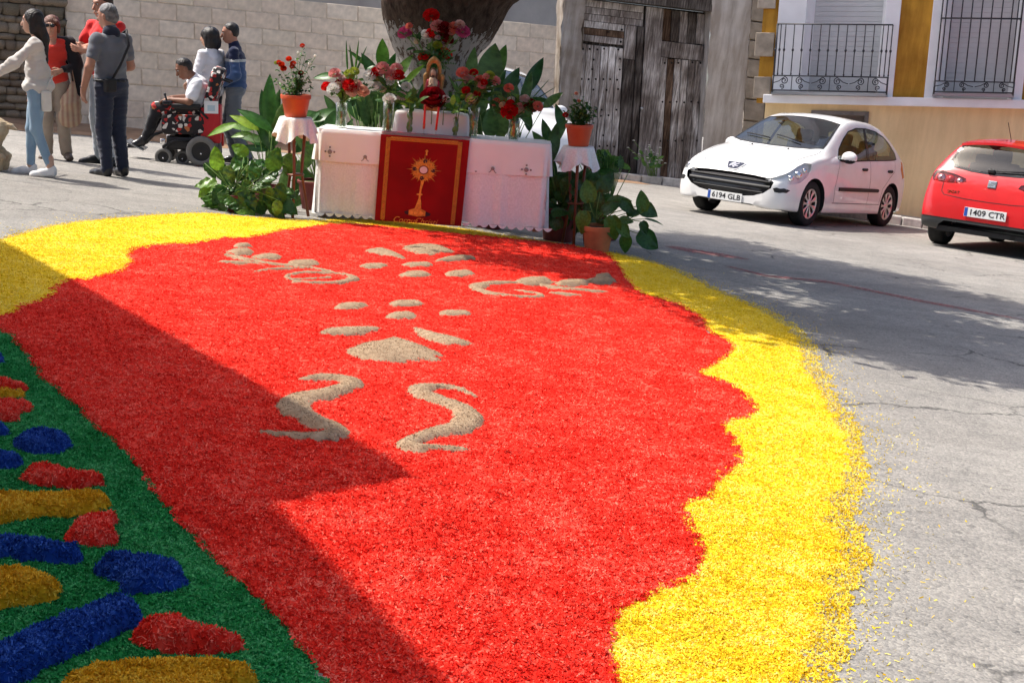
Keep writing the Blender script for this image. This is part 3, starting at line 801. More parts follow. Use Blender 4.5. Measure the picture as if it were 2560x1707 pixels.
# ================================================================== WALLS, GATE, HOUSE
def GY(px, y):
    """street point seen at column px, at distance y"""
    a = AT(px, 300, y); b = AT(px, 600, y)
    t = a.z / (a.z - b.z)
    p = a.lerp(b, t)
    return Vector((p.x, p.y, 0))
class Frame:
    """wall frame: s along the wall, d out of the wall (towards the street), t along the plumb line"""
    def __init__(s, A, B, slope=None):
        s.o = A.copy(); h = (B - A).normalized(); s.n = Vector((h.y, -h.x, 0)); s.h = h
        s.pn = h.cross(UP).normalized()
        s.u = h.copy()
        if slope is not None:        # two photo points on one straight course of the wall
            a, b = s.hit(*slope[0]), s.hit(*slope[1]); s.u = (b - a).normalized()
    def hit(s, px, py, off=0.0):
        d = _ray(px, py); c = Vector((0, 0, CAM_H)); o = s.o + s.n * off
        return c + d * ((o - c).dot(s.pn) / d.dot(s.pn))
    def st(s, px, py, off=0.0):
        q = s.hit(px, py, off) - s.o - s.n * off
        # solve q = a*u + b*UP in the wall plane
        uu, uv, vv = s.u.dot(s.u), s.u.dot(UP), 1.0
        qa, qb = q.dot(s.u), q.dot(UP)
        det = uu * vv - uv * uv
        return (qa * vv - qb * uv) / det, (qb * uu - qa * uv) / det
    def P(s, a, d, t): return s.o + s.u * a + s.n * d + UP * t
    def M(s):
        return Matrix(((s.u.x, s.n.x, UP.x, s.o.x), (s.u.y, s.n.y, UP.y, s.o.y), (s.u.z, s.n.z, UP.z, s.o.z), (0, 0, 0, 1)))
    def put(s, mb, name, mats, parent=None, smooth=None):
        me = mb.mesh(name, mats, smooth)
        base = parent
        while base is not None and base.parent is not None: base = base.parent
        loc = base.location if base is not None else Vector()
        me.transform(Matrix.Translation(-loc) @ s.M())
        bm = bmesh.new(); bm.from_mesh(me); bmesh.ops.recalc_face_normals(bm, faces=bm.faces); bm.to_mesh(me); bm.free()
        return link(name, me, parent)

# ---- block wall
WA = GY(-60, 22.6); WB = GY(1386, 28.6)
BW = Frame(WA, WB, ((751, 1), (1386, 65)))
top_t = BW.st(751, 1)[1]
s_old, _ = BW.st(168, 200); s_end = BW.st(1386, 200)[0]
M_blk = [mat('block_%s' % n, c, .95, spec=.12, var=.16, vscale=7, bump=.5, bscale=50) for n, c in
         (('a', (.70, .595, .47)), ('b', (.73, .625, .505)), ('c', (.665, .56, .445)), ('d', (.70, .58, .46)))]
M_mortar = mat('mortar', (.62, .525, .42), .98, spec=.05, var=.15, vscale=30, bump=.6, bscale=90)
wall = thing('block_wall', 'long wall of pale beige stone blocks behind the people and the tree', 'wall', BW.P((s_old + s_end) / 2, 0, 0))
mb = MB(); mb.box(((s_old + s_end) / 2, -.126, top_t / 2 - .3), (s_end - s_old, .24, top_t + .6 - .01)); BW.put(mb, 'mortar', M_mortar, wall)
BL, BH = .60, .267
blk_meshes = []
for k in range(8):
    b = MB(); b.bbox((0, 0, 0), (BL - .016 - .004 * (k % 3), .10, BH - .015), .011)
    me = b.mesh('block', M_blk[k % 4], False)
    for v in me.vertices:
        v.co += Vector((0, .006 * noise.noise(v.co * 9 + Vector((k * 3.1, 0, 0))), .003 * noise.noise(v.co * 5 + Vector((k, 9, 0)))))
    blk_meshes.append(me)
sh3 = BW.M().to_3x3()
blk_sheared = []
for me in blk_meshes:
    q = me.copy(); q.transform(sh3.to_4x4()); blk_sheared.append(q)
row = 0; t = top_t - BH / 2
while t > -.45:
    a = s_old - (BL / 2 if row % 2 else 0) + random.uniform(-.03, .03)
    while a < s_end + BL / 2:
        lo, hi = max(a - BL / 2, s_old), min(a + BL / 2, s_end)
        if hi - lo > .14:
            gz = BW.P((lo + hi) / 2, 0, t + BH / 2).z
            if gz > 0:
                k = random.randrange(8)
                o = link('block', blk_sheared[k], wall)
                o.location = BW.P((lo + hi) / 2, -.045 + random.uniform(-.006, .007), t) - wall.location
                if hi - lo < BL - .01:
                    # cut block at the wall's end
                    b = MB(); b.bbox((0, 0, 0), (hi - lo - .014, .10, BH - .015), .011); me = b.mesh('block', M_blk[k % 4], False); me.transform(sh3.to_4x4()); o.data = me
        a += BL
    t -= BH; row += 1

# ---- old rubble wall at the far left
M_rub = [mat('rubble_%d' % i, c, .95, spec=.1, var=.25, vscale=9, bump=.8, bscale=30) for i, c in enumerate(((.26, .205, .15), (.20, .155, .115), (.31, .25, .185), (.17, .14, .10)))]
old = thing('rubble_wall', 'dark old rubble stone wall at the left edge', 'wall', BW.P(s_old - 1, 0, 0))
mb = MB(); mb.box((s_old - 1.26, -.2, 1.6), (2.5, .3, 4.4)); BW.put(mb, 'mortar', mat('rubble_mortar', (.15, .12, .09), 1, spec=.05, var=.3, vscale=12, bump=.8, bscale=25), old)
rs = []
for k in range(6):
    bm = bmesh.new(); bmesh.ops.create_icosphere(bm, subdivisions=2, radius=1)
    for v in bm.verts: v.co = Vector([math.copysign(abs(c) ** .38, c) for c in v.co]) * (1 + .22 * noise.noise(v.co * 1.7 + Vector((k * 7, 0, 0))))
    b = MB(); b.bm(bm); rs.append(b.mesh('stone', M_rub[k % 4], True))
t = 0.05
while t < 3.6:
    hh = random.uniform(.10, .19); a = s_old - 2.5
    while a < s_old - .06:
        ww = random.uniform(.15, .36)
        o = link('stone', random.choice(rs), old)
        o.matrix_local = Matrix.Translation(BW.P(min(a + ww / 2, s_old - ww / 2 - .01), .0, t + hh / 2) - old.location) @ BW.M().to_3x3().to_4x4() @ Matrix.Diagonal((ww * .56, .15, hh * .55, 1))
        a += ww
    t += hh

# ---- plastered building seen over the wall
M_pl = mat('grey_plaster', (.44, .415, .385), .95, spec=.1, col2=(.33, .305, .28), vscale=1.4, bump=.4, bscale=12, detail=8)
bk = thing('plastered_building', 'grey plastered building showing above the block wall behind the tree', 'building', BW.P(7, -4.5, 0))
mb = MB(); mb.box((9.2, -6.5, 2.6), (12.5, 3.0, 6.2)); BW.put(mb, 'wall', M_pl, bk)
M_tile = mat('roof_tile', (.30, .19, .13), .9, var=.3, vscale=5)
mb = MB(); mb.box((9.2, -6.5, 5.78), (13.0, 3.6, .14)); BW.put(mb, 'eave', M_tile, bk)

# ---- pillars, lintel and gate
GA = GY(1386, 28.6); GB = GY(1925, 29.7)
GF = Frame(GA, GB, ((1530, 442), (1720, 459)))
def wood_material(name, dark, light, lo, hi, seed):
    m = bpy.data.materials.new(name); m.use_nodes = True
    N, L = nodes(m); b = N['Principled BSDF']
    tc = N.new('ShaderNodeTexCoord'); mp = N.new('ShaderNodeMapping'); mp.inputs['Scale'].default_value = (13, 13, .9); mp.inputs['Location'].default_value = (seed, seed * 2, seed * .5)
    L.new(tc.outputs['Object'], mp.inputs['Vector'])
    n = N.new('ShaderNodeTexNoise'); n.inputs['Scale'].default_value = 2.2; n.inputs['Detail'].default_value = 9; n.inputs['Roughness'].default_value = .68
    L.new(mp.outputs[0], n.inputs['Vector'])
    r = N.new('ShaderNodeValToRGB'); r.color_ramp.elements[0].position = lo; r.color_ramp.elements[1].position = hi
    r.color_ramp.elements[0].color = (*dark, 1); r.color_ramp.elements[1].color = (*light, 1)
    e = r.color_ramp.elements.new((lo + hi) / 2); e.color = (*[(a * .62 + c * .38) for a, c in zip(dark, light)], 1)
    L.new(n.outputs['Fac'], r.inputs['Fac'])
    n2 = N.new('ShaderNodeTexNoise'); n2.inputs['Scale'].default_value = 1.7; n2.inputs['Detail'].default_value = 3; L.new(tc.outputs['Object'], n2.inputs['Vector'])
    r2 = N.new('ShaderNodeValToRGB'); r2.color_ramp.elements[0].position = .4; r2.color_ramp.elements[1].position = .65
    r2.color_ramp.elements[0].color = (.48, .43, .40, 1); r2.color_ramp.elements[1].color = (1.2, 1.18, 1.17, 1); L.new(n2.outputs['Fac'], r2.inputs['Fac'])
    x = N.new('ShaderNodeMix'); x.data_type = 'RGBA'; x.blend_type = 'MULTIPLY'; x.inputs[0].default_value = 1
    L.new(r.outputs[0], x.inputs[6]); L.new(r2.outputs[0], x.inputs[7]); L.new(x.outputs[2], b.inputs['Base Color'])
    b.inputs['Roughness'].default_value = .9; b.inputs['Specular IOR Level'].default_value = .15
    bp = N.new('ShaderNodeBump'); bp.inputs['Strength'].default_value = .7; bp.inputs['Distance'].default_value = .008
    L.new(n.outputs['Fac'], bp.inputs['Height']); L.new(bp.outputs['Normal'], b.inputs['Normal'])
    return m
W_pale = [wood_material('pale_wood_%d' % i, (.21, .185, .17), (.76, .74, .72), .34 + .03 * i, .60, 3.1 * i) for i in range(3)]
W_mid = [wood_material('grey_wood_%d' % i, (.14, .12, .11), (.58, .55, .53), .36, .64, 9 + 2.7 * i) for i in range(3)]
W_dark = [wood_material('dark_wood_%d' % i, (.045, .038, .034), (.28, .25, .23), .4, .72, 23 + 4.1 * i) for i in range(2)]
W_brown = wood_material('brown_wood', (.06, .035, .022), (.27, .185, .13), .38, .68, 51)
M_nail = mat('iron_nail', (.03, .024, .02), .6, metal=.6)
gl, gm, gr = GF.st(1450, 200)[0], GF.st(1612, 200)[0], GF.st(1764, 200)[0]
g_top = GF.st(1600, 10)[1]; g_b = GF.st(1600, 440)[1]
gate = thing('wooden_gate', 'tall weathered grey double gate of studded planks', 'gate', GF.P((gl + gr) / 2, 0, 0))
tt = lambda px, py: GF.st(px, py, -.25)[1]
DG = -.27
mb = MB(); mb.box(((gl + gr) / 2, DG - .09, (g_top + g_b) / 2), (gr - gl, .05, g_top - g_b)); GF.put(mb, 'backing', W_dark[0], gate)
def plank(s0, s1, t0, t1, m, d=0.0, th=.04):
    b = MB(); b.bbox(((s0 + s1) / 2, DG + d, (t0 + t1) / 2), (s1 - s0 - .012, th, t1 - t0 - .008), .006)
    return GF.put(b, 'plank', m, gate)
def boards(s0, s1, t0, t1, n, ms, d=0.0, gap=.0):
    w = (s1 - s0) / n
    for i in range(n):
        j = random.uniform(-.012, .012)
        plank(s0 + i * w + gap, s0 + (i + 1) * w, t0 + (random.uniform(0, .03) if random.random() < .3 else 0), t1 - random.uniform(0, .02), ms[i % len(ms)], d + j * .4)
# left leaf
y1, y2, y3, y4 = tt(1500, 55), tt(1500, 108), tt(1500, 112), g_b
st1 = gl + (gm - gl) * .70
hs = np.linspace(y2, g_top - .02, 7)
for i in range(6): plank(gl, st1 + (.0 if i < 3 else (gm - st1) * .95), hs[i], hs[i + 1], (W_mid + [W_brown] + W_pale)[(i * 2 + 1) % 7], .0)
boards(gl, st1, y4, y3 - .01, 6, [W_pale[0], W_pale[1], W_mid[0], W_pale[2], W_pale[0], W_pale[1]], .012)
plank(st1, st1 + (gm - st1) * .62, y4, tt(1580, 150), W_dark[1], .03, .06)
plank(st1, st1 + (gm - st1) * .62, tt(1580, 150), hs[3], W_mid[1], .02, .05)
plank(st1 + (gm - st1) * .62, gm - .012, y4, hs[3], W_dark[0], .05, .08)
# right leaf
s1r = gm + (gr - gm) * .30
plank(gm + .012, s1r, y4, g_top - .02, W_mid[2], .03, .06)
plank(s1r, gr, tt(1700, 148), tt(1700, 108), W_mid[0], .02, .05)
boards(s1r, gr, tt(1700, 108), g_top - .02, 5, [W_brown, W_dark[1], W_mid[1], W_dark[0], W_mid[2]], 0)
boards(s1r, gr, y4, tt(1700, 148), 6, [W_pale[1], W_brown, W_pale[2], W_pale[0], W_mid[1], W_pale[1]], .01)
nl = MB()
def nail(px, py, r=.022):
    a, t_ = GF.st(px, py, -.24); nl.ball((a, DG + .034, t_), (r, .014, r), 7, 4)
for y_, xs in ((124, (1458, 1475, 1493, 1511, 1546)), (149, (1455, 1485, 1550)), (174, (1482, 1549)), (199, (1455, 1471, 1490, 1507, 1525, 1543)), (225, (1482, 1517, 1546)), (275, (1490, 1503, 1540)), (290, (1486, 1502, 1520)), (340, (1475, 1508)), (366, (1499, 1517, 1535)),
               (76, (1553,)), (80, (1522,)), (104, (1455, 1553)), (157, (1662, 1679, 1697, 1732, 1750)), (256, (1657, 1675, 1692, 1711, 1727, 1745)), (352, (1652, 1670, 1688, 1706, 1742))):
    for x_ in xs: nail(x_ + random.uniform(-1.5, 1.5), y_ + random.uniform(-1.5, 1.5))
nn = GF.put(nl, 'nails', M_nail, gate, True); nn['kind'] = 'stuff'
b = MB(); a_, t_ = GF.st(1604, 272, -.2); b.lathe([(.035, 0), (.03, .02), (.01, .03)], 10, Matrix.Translation((a_ + .0, DG + .07, t_)) @ Matrix.Rotation(-PI / 2, 4, 'X')); GF.put(b, 'lock', mat('steel_lock', (.5, .5, .5), .35, metal=1), gate, True)
b = MB(); b.box(((gl + gr) / 2, -.2, g_top + .16), (gr - gl + .3, .5, .30)); GF.put(b, 'lintel', W_dark[0], gate)

M_plast = mat('old_plaster', (.43, .40, .37), .96, spec=.1, col2=(.25, .205, .165), vscale=2.3, bump=.6, bscale=14, detail=9, streak=.35)
M_plast2 = mat('pale_plaster', (.62, .58, .54), .96, spec=.1, col2=(.48, .42, .37), vscale=1.6, bump=.5, bscale=18, detail=9, streak=.3)
M_stone = [mat('ashlar_%d' % i, c, .95, spec=.1, var=.2, vscale=6, bump=.6, bscale=26) for i, c in enumerate(((.34, .285, .225), (.39, .33, .265), (.30, .25, .20)))]
def pillar(name, label, s0, s1, d, h, m, seed):
    p = thing(name, label, 'pillar', GF.P((s0 + s1) / 2, 0, 0))
    b = MB()
    def fn(side):
        def f(u, v):
            z = -.5 + (h + .5) * v
            k = .035 * noise.noise(Vector((seed, u * 3, z * 1.7))) + .02 * noise.noise(Vector((seed + 5, u * 9, z * 6)))
            if side == 0: return Vector((s0 + (s1 - s0) * u + (k if u in (0, 1) else 0), d + k, z))
            if side == 1: return Vector((s0 + k, d - .5 + (.5) * u + (k if u == 1 else 0), z))
            return Vector((s1 + k, d + (k if u == 0 else 0) - .5 * u, z))
        return f
    for sd in range(3): b.grid(fn(sd), 8, 60)
    b.box(((s0 + s1) / 2, d - .3, h), (s1 - s0, .5, .03))
    GF.put(b, 'shaft', m, p, True)
    return p
hp = g_top + .9
pillar('gate_pillar', 'plastered pillar with a dark damp streak between block wall and gate', 0.02, gl, .04, hp, M_plast, 3)
sp1, sp2 = GF.st(1764, 200)[0], GF.st(1862, 200)[0]
pillar('gate_pillar', 'wide pale plastered pillar between gate and yellow house', sp1, sp2, .06, hp, M_plast2, 8)
sp3 = GF.st(1945, 200)[0]
ash = thing('stone_pier', 'pier of bare brown stone blocks beside the yellow house', 'pillar', GF.P((sp2 + sp3) / 2, 0, 0))
b = MB(); b.box(((sp2 + sp3) / 2, -.32, hp / 2 - .2), (sp3 - sp2 - .01, .6, hp + .4)); GF.put(b, 'mortar', M_mortar, ash)
t_ = -.3; r_ = 0
while t_ < hp:
    hh = random.choice((.42, .5, .36)); cut = sp2 + (sp3 - sp2) * (.45 if r_ % 2 else .62)
    for a0, a1 in ((sp2, cut), (cut, sp3)):
        b = MB(); b.bbox(((a0 + a1) / 2, .02 + random.uniform(-.01, .012), t_ + hh / 2), (a1 - a0 - .02, .12, hh - .022), .02); GF.put(b, 'stone', random.choice(M_stone), ash)
    t_ += hh; r_ += 1

ov = thing('plastered_wall', 'strip of old plastered wall above the wooden gate', 'wall', GF.P((gl + gr) / 2, 0, 0))
b = MB(); b.box(((gl + gr) / 2, -.2, (g_top + .31 + hp) / 2), (gr - gl - .01, .44, hp - g_top - .31)); GF.put(b, 'wall', M_plast, ov)

# ---- pavement and kerb in front of the gate and the house
M_pave = mat('pavement', (.36, .34, .32), .93, spec=.15, var=.18, vscale=4, bump=.5, bscale=40)
M_kerb = [mat('kerb_%d' % i, c, .9, spec=.15, var=.2, vscale=12, bump=.5, bscale=30) for i, c in enumerate(((.48, .46, .43), (.55, .53, .50), (.40, .38, .35)))]
F0 = GY(1890, 26.3); F1 = GY(2700, 25.0)
FA = Frame(F0, F1, ((1942, 258.2), (2545, 272.2)))
kl = [GF.P(gl - 1.0, .75, 0), GF.P(gr - .2, .72, 0), FA.P(.2, 1.05, 0), FA.P(4.0, 1.25, 0), FA.P(9.5, 1.5, 0)]
for p in kl: p.z = 0
inner = [GF.P(gl - 1.2, -.35, 0), GF.P(gr, -.35, 0), GF.P(sp3, -.1, 0), FA.P(9.5, -.2, 0)]
b = MB(); b.prism([(p.x, p.y) for p in kl] + [(p.x, p.y) for p in reversed(inner)], -.05, .105)
pv = b.build('pavement', M_pave); tag(pv, 'narrow raised pavement along the gate and the yellow house', 'pavement', kind='structure')
kb = thing('kerb', 'uneven stone kerb in front of the gate and the parked cars', 'kerb', kl[0]); kb['kind'] = 'structure'; del kb['category']
for i in range(len(kl) - 1):
    a, c = kl[i], kl[i + 1]; L_ = (c - a).length; dr = (c - a).normalized(); nr = Vector((dr.y, -dr.x, 0)); x = 0
    while x < L_:
        w = random.uniform(.32, .62); w = min(w, L_ - x)
        if w < .1: break
        m = MB(); m.bbox((0, 0, 0), (w - .018, .17, .26), .022, Matrix.Rotation(math.atan2(dr.y, dr.x) + random.uniform(-.03, .03), 3, 'Z'))
        o = m.build('kerb_stone', random.choice(M_kerb), kb, False); o.location = a + dr * (x + w / 2) + nr * .07 + Vector((0, 0, .005 + random.uniform(-.012, .012))) - kb.location
        x += w

# ---- yellow house
M_ylo = mat('cream_render', (.76, .58, .33), .95, spec=.1, col2=(.68, .50, .27), vscale=1.1, bump=.25, bscale=30, detail=8, streak=.09)
M_och = mat('ochre_paint', (.56, .30, .045), .9, spec=.12, col2=(.36, .17, .03), vscale=1.7, bump=.2, bscale=25, detail=7, streak=.3)
M_wht = mat('white_trim', (.74, .74, .76), .8, spec=.2, var=.06, vscale=3, bump=.1)
M_shut = mat('shutter_grey', (.52, .52, .525), .7, spec=.3, var=.06, vscale=2)
M_iron = mat('wrought_iron', (.045, .045, .05), .5, metal=.5)
M_ironp = mat('grey_steel', (.33, .35, .38), .35, metal=.8)
house = thing('yellow_house', 'yellow house with white framed balcony door and barred window', 'house', FA.P(2.5, 0, 0))
q = lambda px, py, off=0.0: FA.st(px, py, off)
HB, HT = -1.6, 6.8
s_l = q(1918, 200)[0]
t_s0, t_s1 = q(2240, 265.5)[1], q(2240, 244)[1]          # sill band
b = MB()
def wallrect(s0, s1, t0, t1, d=0.0, th=.3):
    b.box(((s0 + s1) / 2, d - th / 2, (t0 + t1) / 2), (s1 - s0, th, t1 - t0))
vs0, vt0 = q(2030, 312); vs1, vt1 = q(2168, 287)
SR = 9.5
wallrect(s_l, SR, HB, vt0); wallrect(s_l, vs0, vt0, vt1); wallrect(vs1, SR, vt0, vt1); wallrect(s_l, SR, vt1, t_s0 + .05)
FA.put(b, 'wall', M_ylo, house)
b = MB(); wallrect(q(1901, 120)[0], q(1945, 120)[0], t_s0, HT, -.02, .25); FA.put(b, 'ochre_panel', M_och, house)
# openings: balcony door and window, measured at the reveal
w1a, w1b = q(1940, 120)[0], q(2243, 120)[0]
w2a, w2b = q(2322, 120)[0], q(2568, 120)[0]
o1 = (q(2012, 120, -.3)[0], q(2206, 120, -.3)[0]); o2 = (q(2352, 120, -.3)[0], q(2540, 120, -.3)[0])
b = MB(); wallrect(w1b - .02, w2a + .02, t_s1 - .05, HT, .0, .25); FA.put(b, 'ochre_panel', M_och, house)
b = MB(); wallrect(w2b - .02, SR, t_s1 - .05, HT, .0, .25); FA.put(b, 'ochre_panel', M_och, house)
b = MB(); b.bbox(((s_l + SR) / 2 + .0, .06, (t_s0 + t_s1) / 2), (SR - s_l + .06, .30, t_s1 - t_s0), .015); FA.put(b, 'sill_band', M_wht, house)
for px0, py0, px1, py1 in ((1898, -200, 1938, -95), (1898, -40, 1938, 22), (1890, 82, 1932, 142), (1886, 192, 1924, 246)):
    a0, t1 = q(px0, py0, .05); a1, t0 = q(px1, py1, .05); b = MB(); b.bbox(((a0 + a1) / 2, .03, (t0 + t1) / 2), (a1 - a0, .08, t1 - t0), .015); FA.put(b, 'quoin', random.choice(M_stone), house)
def opening(wa, wb, oa, ob, label):
    f = MB()
    for x0, x1 in ((wa, oa), (ob, wb)):
        f.bbox(((x0 + x1) / 2, .03, (t_s1 + HT) / 2), (x1 - x0, .12, HT - t_s1), .012)
    # splayed reveals
    f.add([(oa, -.03, t_s1), (oa, -.03, HT), (oa + .12, -.34, HT), (oa + .12, -.34, t_s1)], [(0, 1, 2, 3)])
    f.add([(ob, -.03, t_s1), (ob, -.03, HT), (ob - .05, -.34, HT), (ob - .05, -.34, t_s1)], [(3, 2, 1, 0)])
    o = FA.put(f, 'window_surround', M_wht, house); o['label'] = label
    # roller shutter: slats one by one
    h = .085; t_ = t_s1 + .02
    b0 = MB(); b0.box(((oa + ob) / 2, -.38, (t_s1 + HT) / 2), (ob - oa, .03, HT - t_s1)); sh = FA.put(b0, 'shutter', M_shut, house)
    while t_ < 3.6 + t_s1:
        b1 = MB(); b1.bbox(((oa + ob) / 2 + .03, -.352, t_ + h / 2), (ob - oa - .15, .018, h - .003), .003); FA.put(b1, 'slat', M_shut, sh); t_ += h
    return sh
opening(w1a, w1b, o1[0], o1[1], 'white surround of the balcony door'); opening(w2a, w2b, o2[0], o2[1], 'white surround of the barred window')
# low cellar window behind the white car
b = MB()
for x0, x1, z0, z1 in ((vs0 - .03, vs1 + .03, vt1 - .02, vt1 + .05), (vs0 - .03, vs0 + .04, vt0, vt1), (vs1 - .04, vs1 + .03, vt0, vt1)): b.bbox(((x0 + x1) / 2, .015, (z0 + z1) / 2), (x1 - x0, .06, z1 - z0), .006)
b.box(((vs0 + vs1) / 2, -.12, (vt0 + vt1) / 2), (vs1 - vs0, .04, vt1 - vt0)); FA.put(b, 'cellar_window', mat('dark_frame', (.14, .12, .11), .8, var=.2), house)

def scroll(mb, c, r, turns, a0, dirn, d, tr=.009):
    pts = []
    n = int(18 * turns)
    for i in range(n + 1):
        k = i / n; a = a0 + dirn * turns * 2 * PI * k; rr = r * (1 - .82 * k)
        pts.append((c[0] + rr * math.cos(a), d, c[1] + rr * math.sin(a)))
    mb.tube(pts, tr, 5)
def scroll_band(mb, x0, x1, z0, z1, d, n):
    w = (x1 - x0) / n; hz = (z1 - z0)
    for i in range(n):
        cx = x0 + w * (i + .5)
        for sg_ in (-1, 1):
            scroll(mb, (cx + sg_ * w * .20, z0 + hz * .66), hz * .26, 1.5, PI / 2, sg_, d)
            scroll(mb, (cx + sg_ * w * .26, z0 + hz * .26), hz * .18, 1.4, -PI / 2, -sg_, d)
            mb.tube([(cx + sg_ * w * .48, d, z0 + hz * .5), (cx + sg_ * w * .34, d, z0 + hz * .62), (cx + sg_ * w * .2, d, z0 + hz * .92)], .008, 5)
        mb.tube([(cx, d, z0), (cx, d, z1)], .008, 5)
def railing(name, label, pxs, y_top, y_low, y_bot, nb, D, tall):
    """pxs: left and right columns of the front face; D: how far it stands out"""
    (x0, tb), (x1, _) = q(pxs[0], y_bot, D), q(pxs[1], y_bot + 3, D)
    tl = q(pxs[0], y_low, D)[1]; tp = q(pxs[0], y_top, D)[1]
    root = thing(name, label, 'railing', FA.P((x0 + x1) / 2, D, tb))
    b = MB(); b.box(((x0 + x1) / 2, D / 2, tb + .0), (x1 - x0 + .04, D + .02, .05)); FA.put(b, 'floor_plate', M_ironp, root)
    def rail(t_, r):
        b = MB(); b.tube([(x0, .04, t_), (x0, D, t_), (x1, D, t_), (x1, .04, t_)], r, 6); return FA.put(b, 'rail', M_iron, root, True)
    rail(tl, .011); rail(tb + .045, .012)
    if not tall: rail(tp, .013)
    else: rail(q(pxs[0], 46, D)[1], .014); rail(tp, .014)
    xs = list(np.linspace(x0, x1, nb)) + [x0 + .07, x1 - .07]
    for x in xs:
        b = MB(); b.tube([(x, D, tl), (x, D, tp)], .0095 if not tall else .0115, 6)
        if not tall:
            zk = tl + (tp - tl) * .5
            b.ball((x, D, zk), (.021, .021, .03), 8, 5); b.ball((x, D, tl + .03), (.016, .016, .02), 7, 4)
        FA.put(b, 'bar', M_iron, root, True)
    for x in (x0, x1):
        b = MB(); b.tube([(x, D * .5, tl), (x, D * .5, tp)], .0095, 6); FA.put(b, 'bar', M_iron, root, True)
        b = MB(); b.tube([(x, D, tb), (x, D, tl)], .016, 6); FA.put(b, 'corner_post', M_iron, root, True)
    b = MB(); scroll_band(b, x0, x1, tb + .05, tl, D, 3 if not tall else 2); FA.put(b, 'scrollwork', M_iron, root, True)
    return root
railing('balcony_railing', 'low wrought iron balcony railing with scrolls in front of the balcony door', (1930, 2216), 60, 189, 232, 14, .34, False)
railing('window_grille', 'tall wrought iron grille over the right window', (2334, 2532), -160, 203, 236, 9, .30, True)

# ---- house standing left of the photographer; only its shadow shows in the picture
M_hou = mat('white_render', (.62, .59, .54), .95, spec=.1, var=.08, vscale=2, bump=.2)
def back(px, py, z):
    p = G(px, py); k = z / math.tan(SUN_EL)
    return Vector((p.x - SH.x * k, p.y - SH.y * k, z))
ZR = 5.2
c1, c2, n1, n2 = back(60, 634, ZR), back(1060, 1205, ZR), back(700, 1280, ZR), back(1120, 1707, ZR)
dA = (c1 - c2).normalized(); far = c2 + dA * 9.6; dB = (n2 - n1).normalized(); near = n1 + dB * 9.0
hs_ = thing('rendered_house', 'rendered house beside the photographer, casting the shadow over the carpet', 'house', ((c2.x + far.x) / 2 - 2, (c2.y + far.y) / 2 - 2, 0))
L0 = Vector((hs_.location.x, hs_.location.y, 0))
foot = [c2, far, far + Vector((-5, -2.5, 0)), near + Vector((-7.5, 0, 0)), near, n1]
b = MB(); b.prism([(p.x - L0.x, p.y - L0.y) for p in foot], 0, ZR - .12); b.build('wall', M_hou, hs_)
b = MB(); b.prism([(p.x - L0.x, p.y - L0.y) for p in foot], ZR - .12, ZR); b.build('roof', M_tile, hs_)
# ================================================================== ALTAR
AUP = Vector((-.050, -.039, 1)).normalized()
AU = (Vector((1, 0, 0)) - AUP * AUP.x).normalized()
AV = AUP.cross(AU)
AY = 13.95
A0 = GY(786, AY)
AW, AH, AD = 2.20, .83, .62
def AP(u, v, w): return A0 + AU * u + AV * v + AUP * w
AM = Matrix(((AU.x, AV.x, AUP.x, A0.x), (AU.y, AV.y, AUP.y, A0.y), (AU.z, AV.z, AUP.z, A0.z), (0, 0, 0, 1)))
AR = AM.to_3x3()
def a_uw(px, py, v=0.0):
    """table coordinates of a photo point lying at depth v behind the table's front"""
    d = _ray(px, py); c = Vector((0, 0, CAM_H)); o = A0 + AV * v
    p = c + d * ((o - c).dot(AV) / d.dot(AV)) - o
    return p.dot(AU), p.dot(AUP)
Z3 = lambda zx, zy: (760 + zx * .3953, zy * .3953)

M_linen = mat('white_linen', (.88, .87, .85), .9, spec=.15, sheen=.3, bump=.25, bscale=260, var=.03, vscale=3)
M_lace = mat('white_lace', (.86, .85, .835), .95, spec=.1, bump=.6, bscale=95, var=.07, vscale=60)
M_oak = mat('table_wood', (.22, .12, .06), .6, var=.2, vscale=8)
M_velvet = mat('red_velvet', (.24, .003, .004), .85, spec=.1, sheen=.3, var=.18, vscale=3)
M_gold = mat('gold_braid', (.62, .26, .035), .55, metal=.25, var=.25, vscale=60, bump=.5, bscale=120)
M_gold2 = mat('gold_thread', (.72, .38, .06), .45, metal=.35, var=.2, vscale=40)
M_dkth = mat('dark_thread', (.07, .03, .03), .9)
M_host = mat('pale_thread', (.75, .60, .58), .9)

tb = thing('altar_table', 'long wooden table hidden under the white altar cloths', 'table', A0, AR)
b = MB(); b.bbox((AW / 2, AD / 2, AH - .025), (AW - .04, AD - .04, .04), .006); b.build('tabletop', M_oak, tb)
for x in (.08, AW - .08):
    for y in (.08, AD - .08):
        b = MB(); b.box((x, y, (AH - .045) / 2), (.06, .06, AH - .045)); b.build('leg', M_oak, tb)

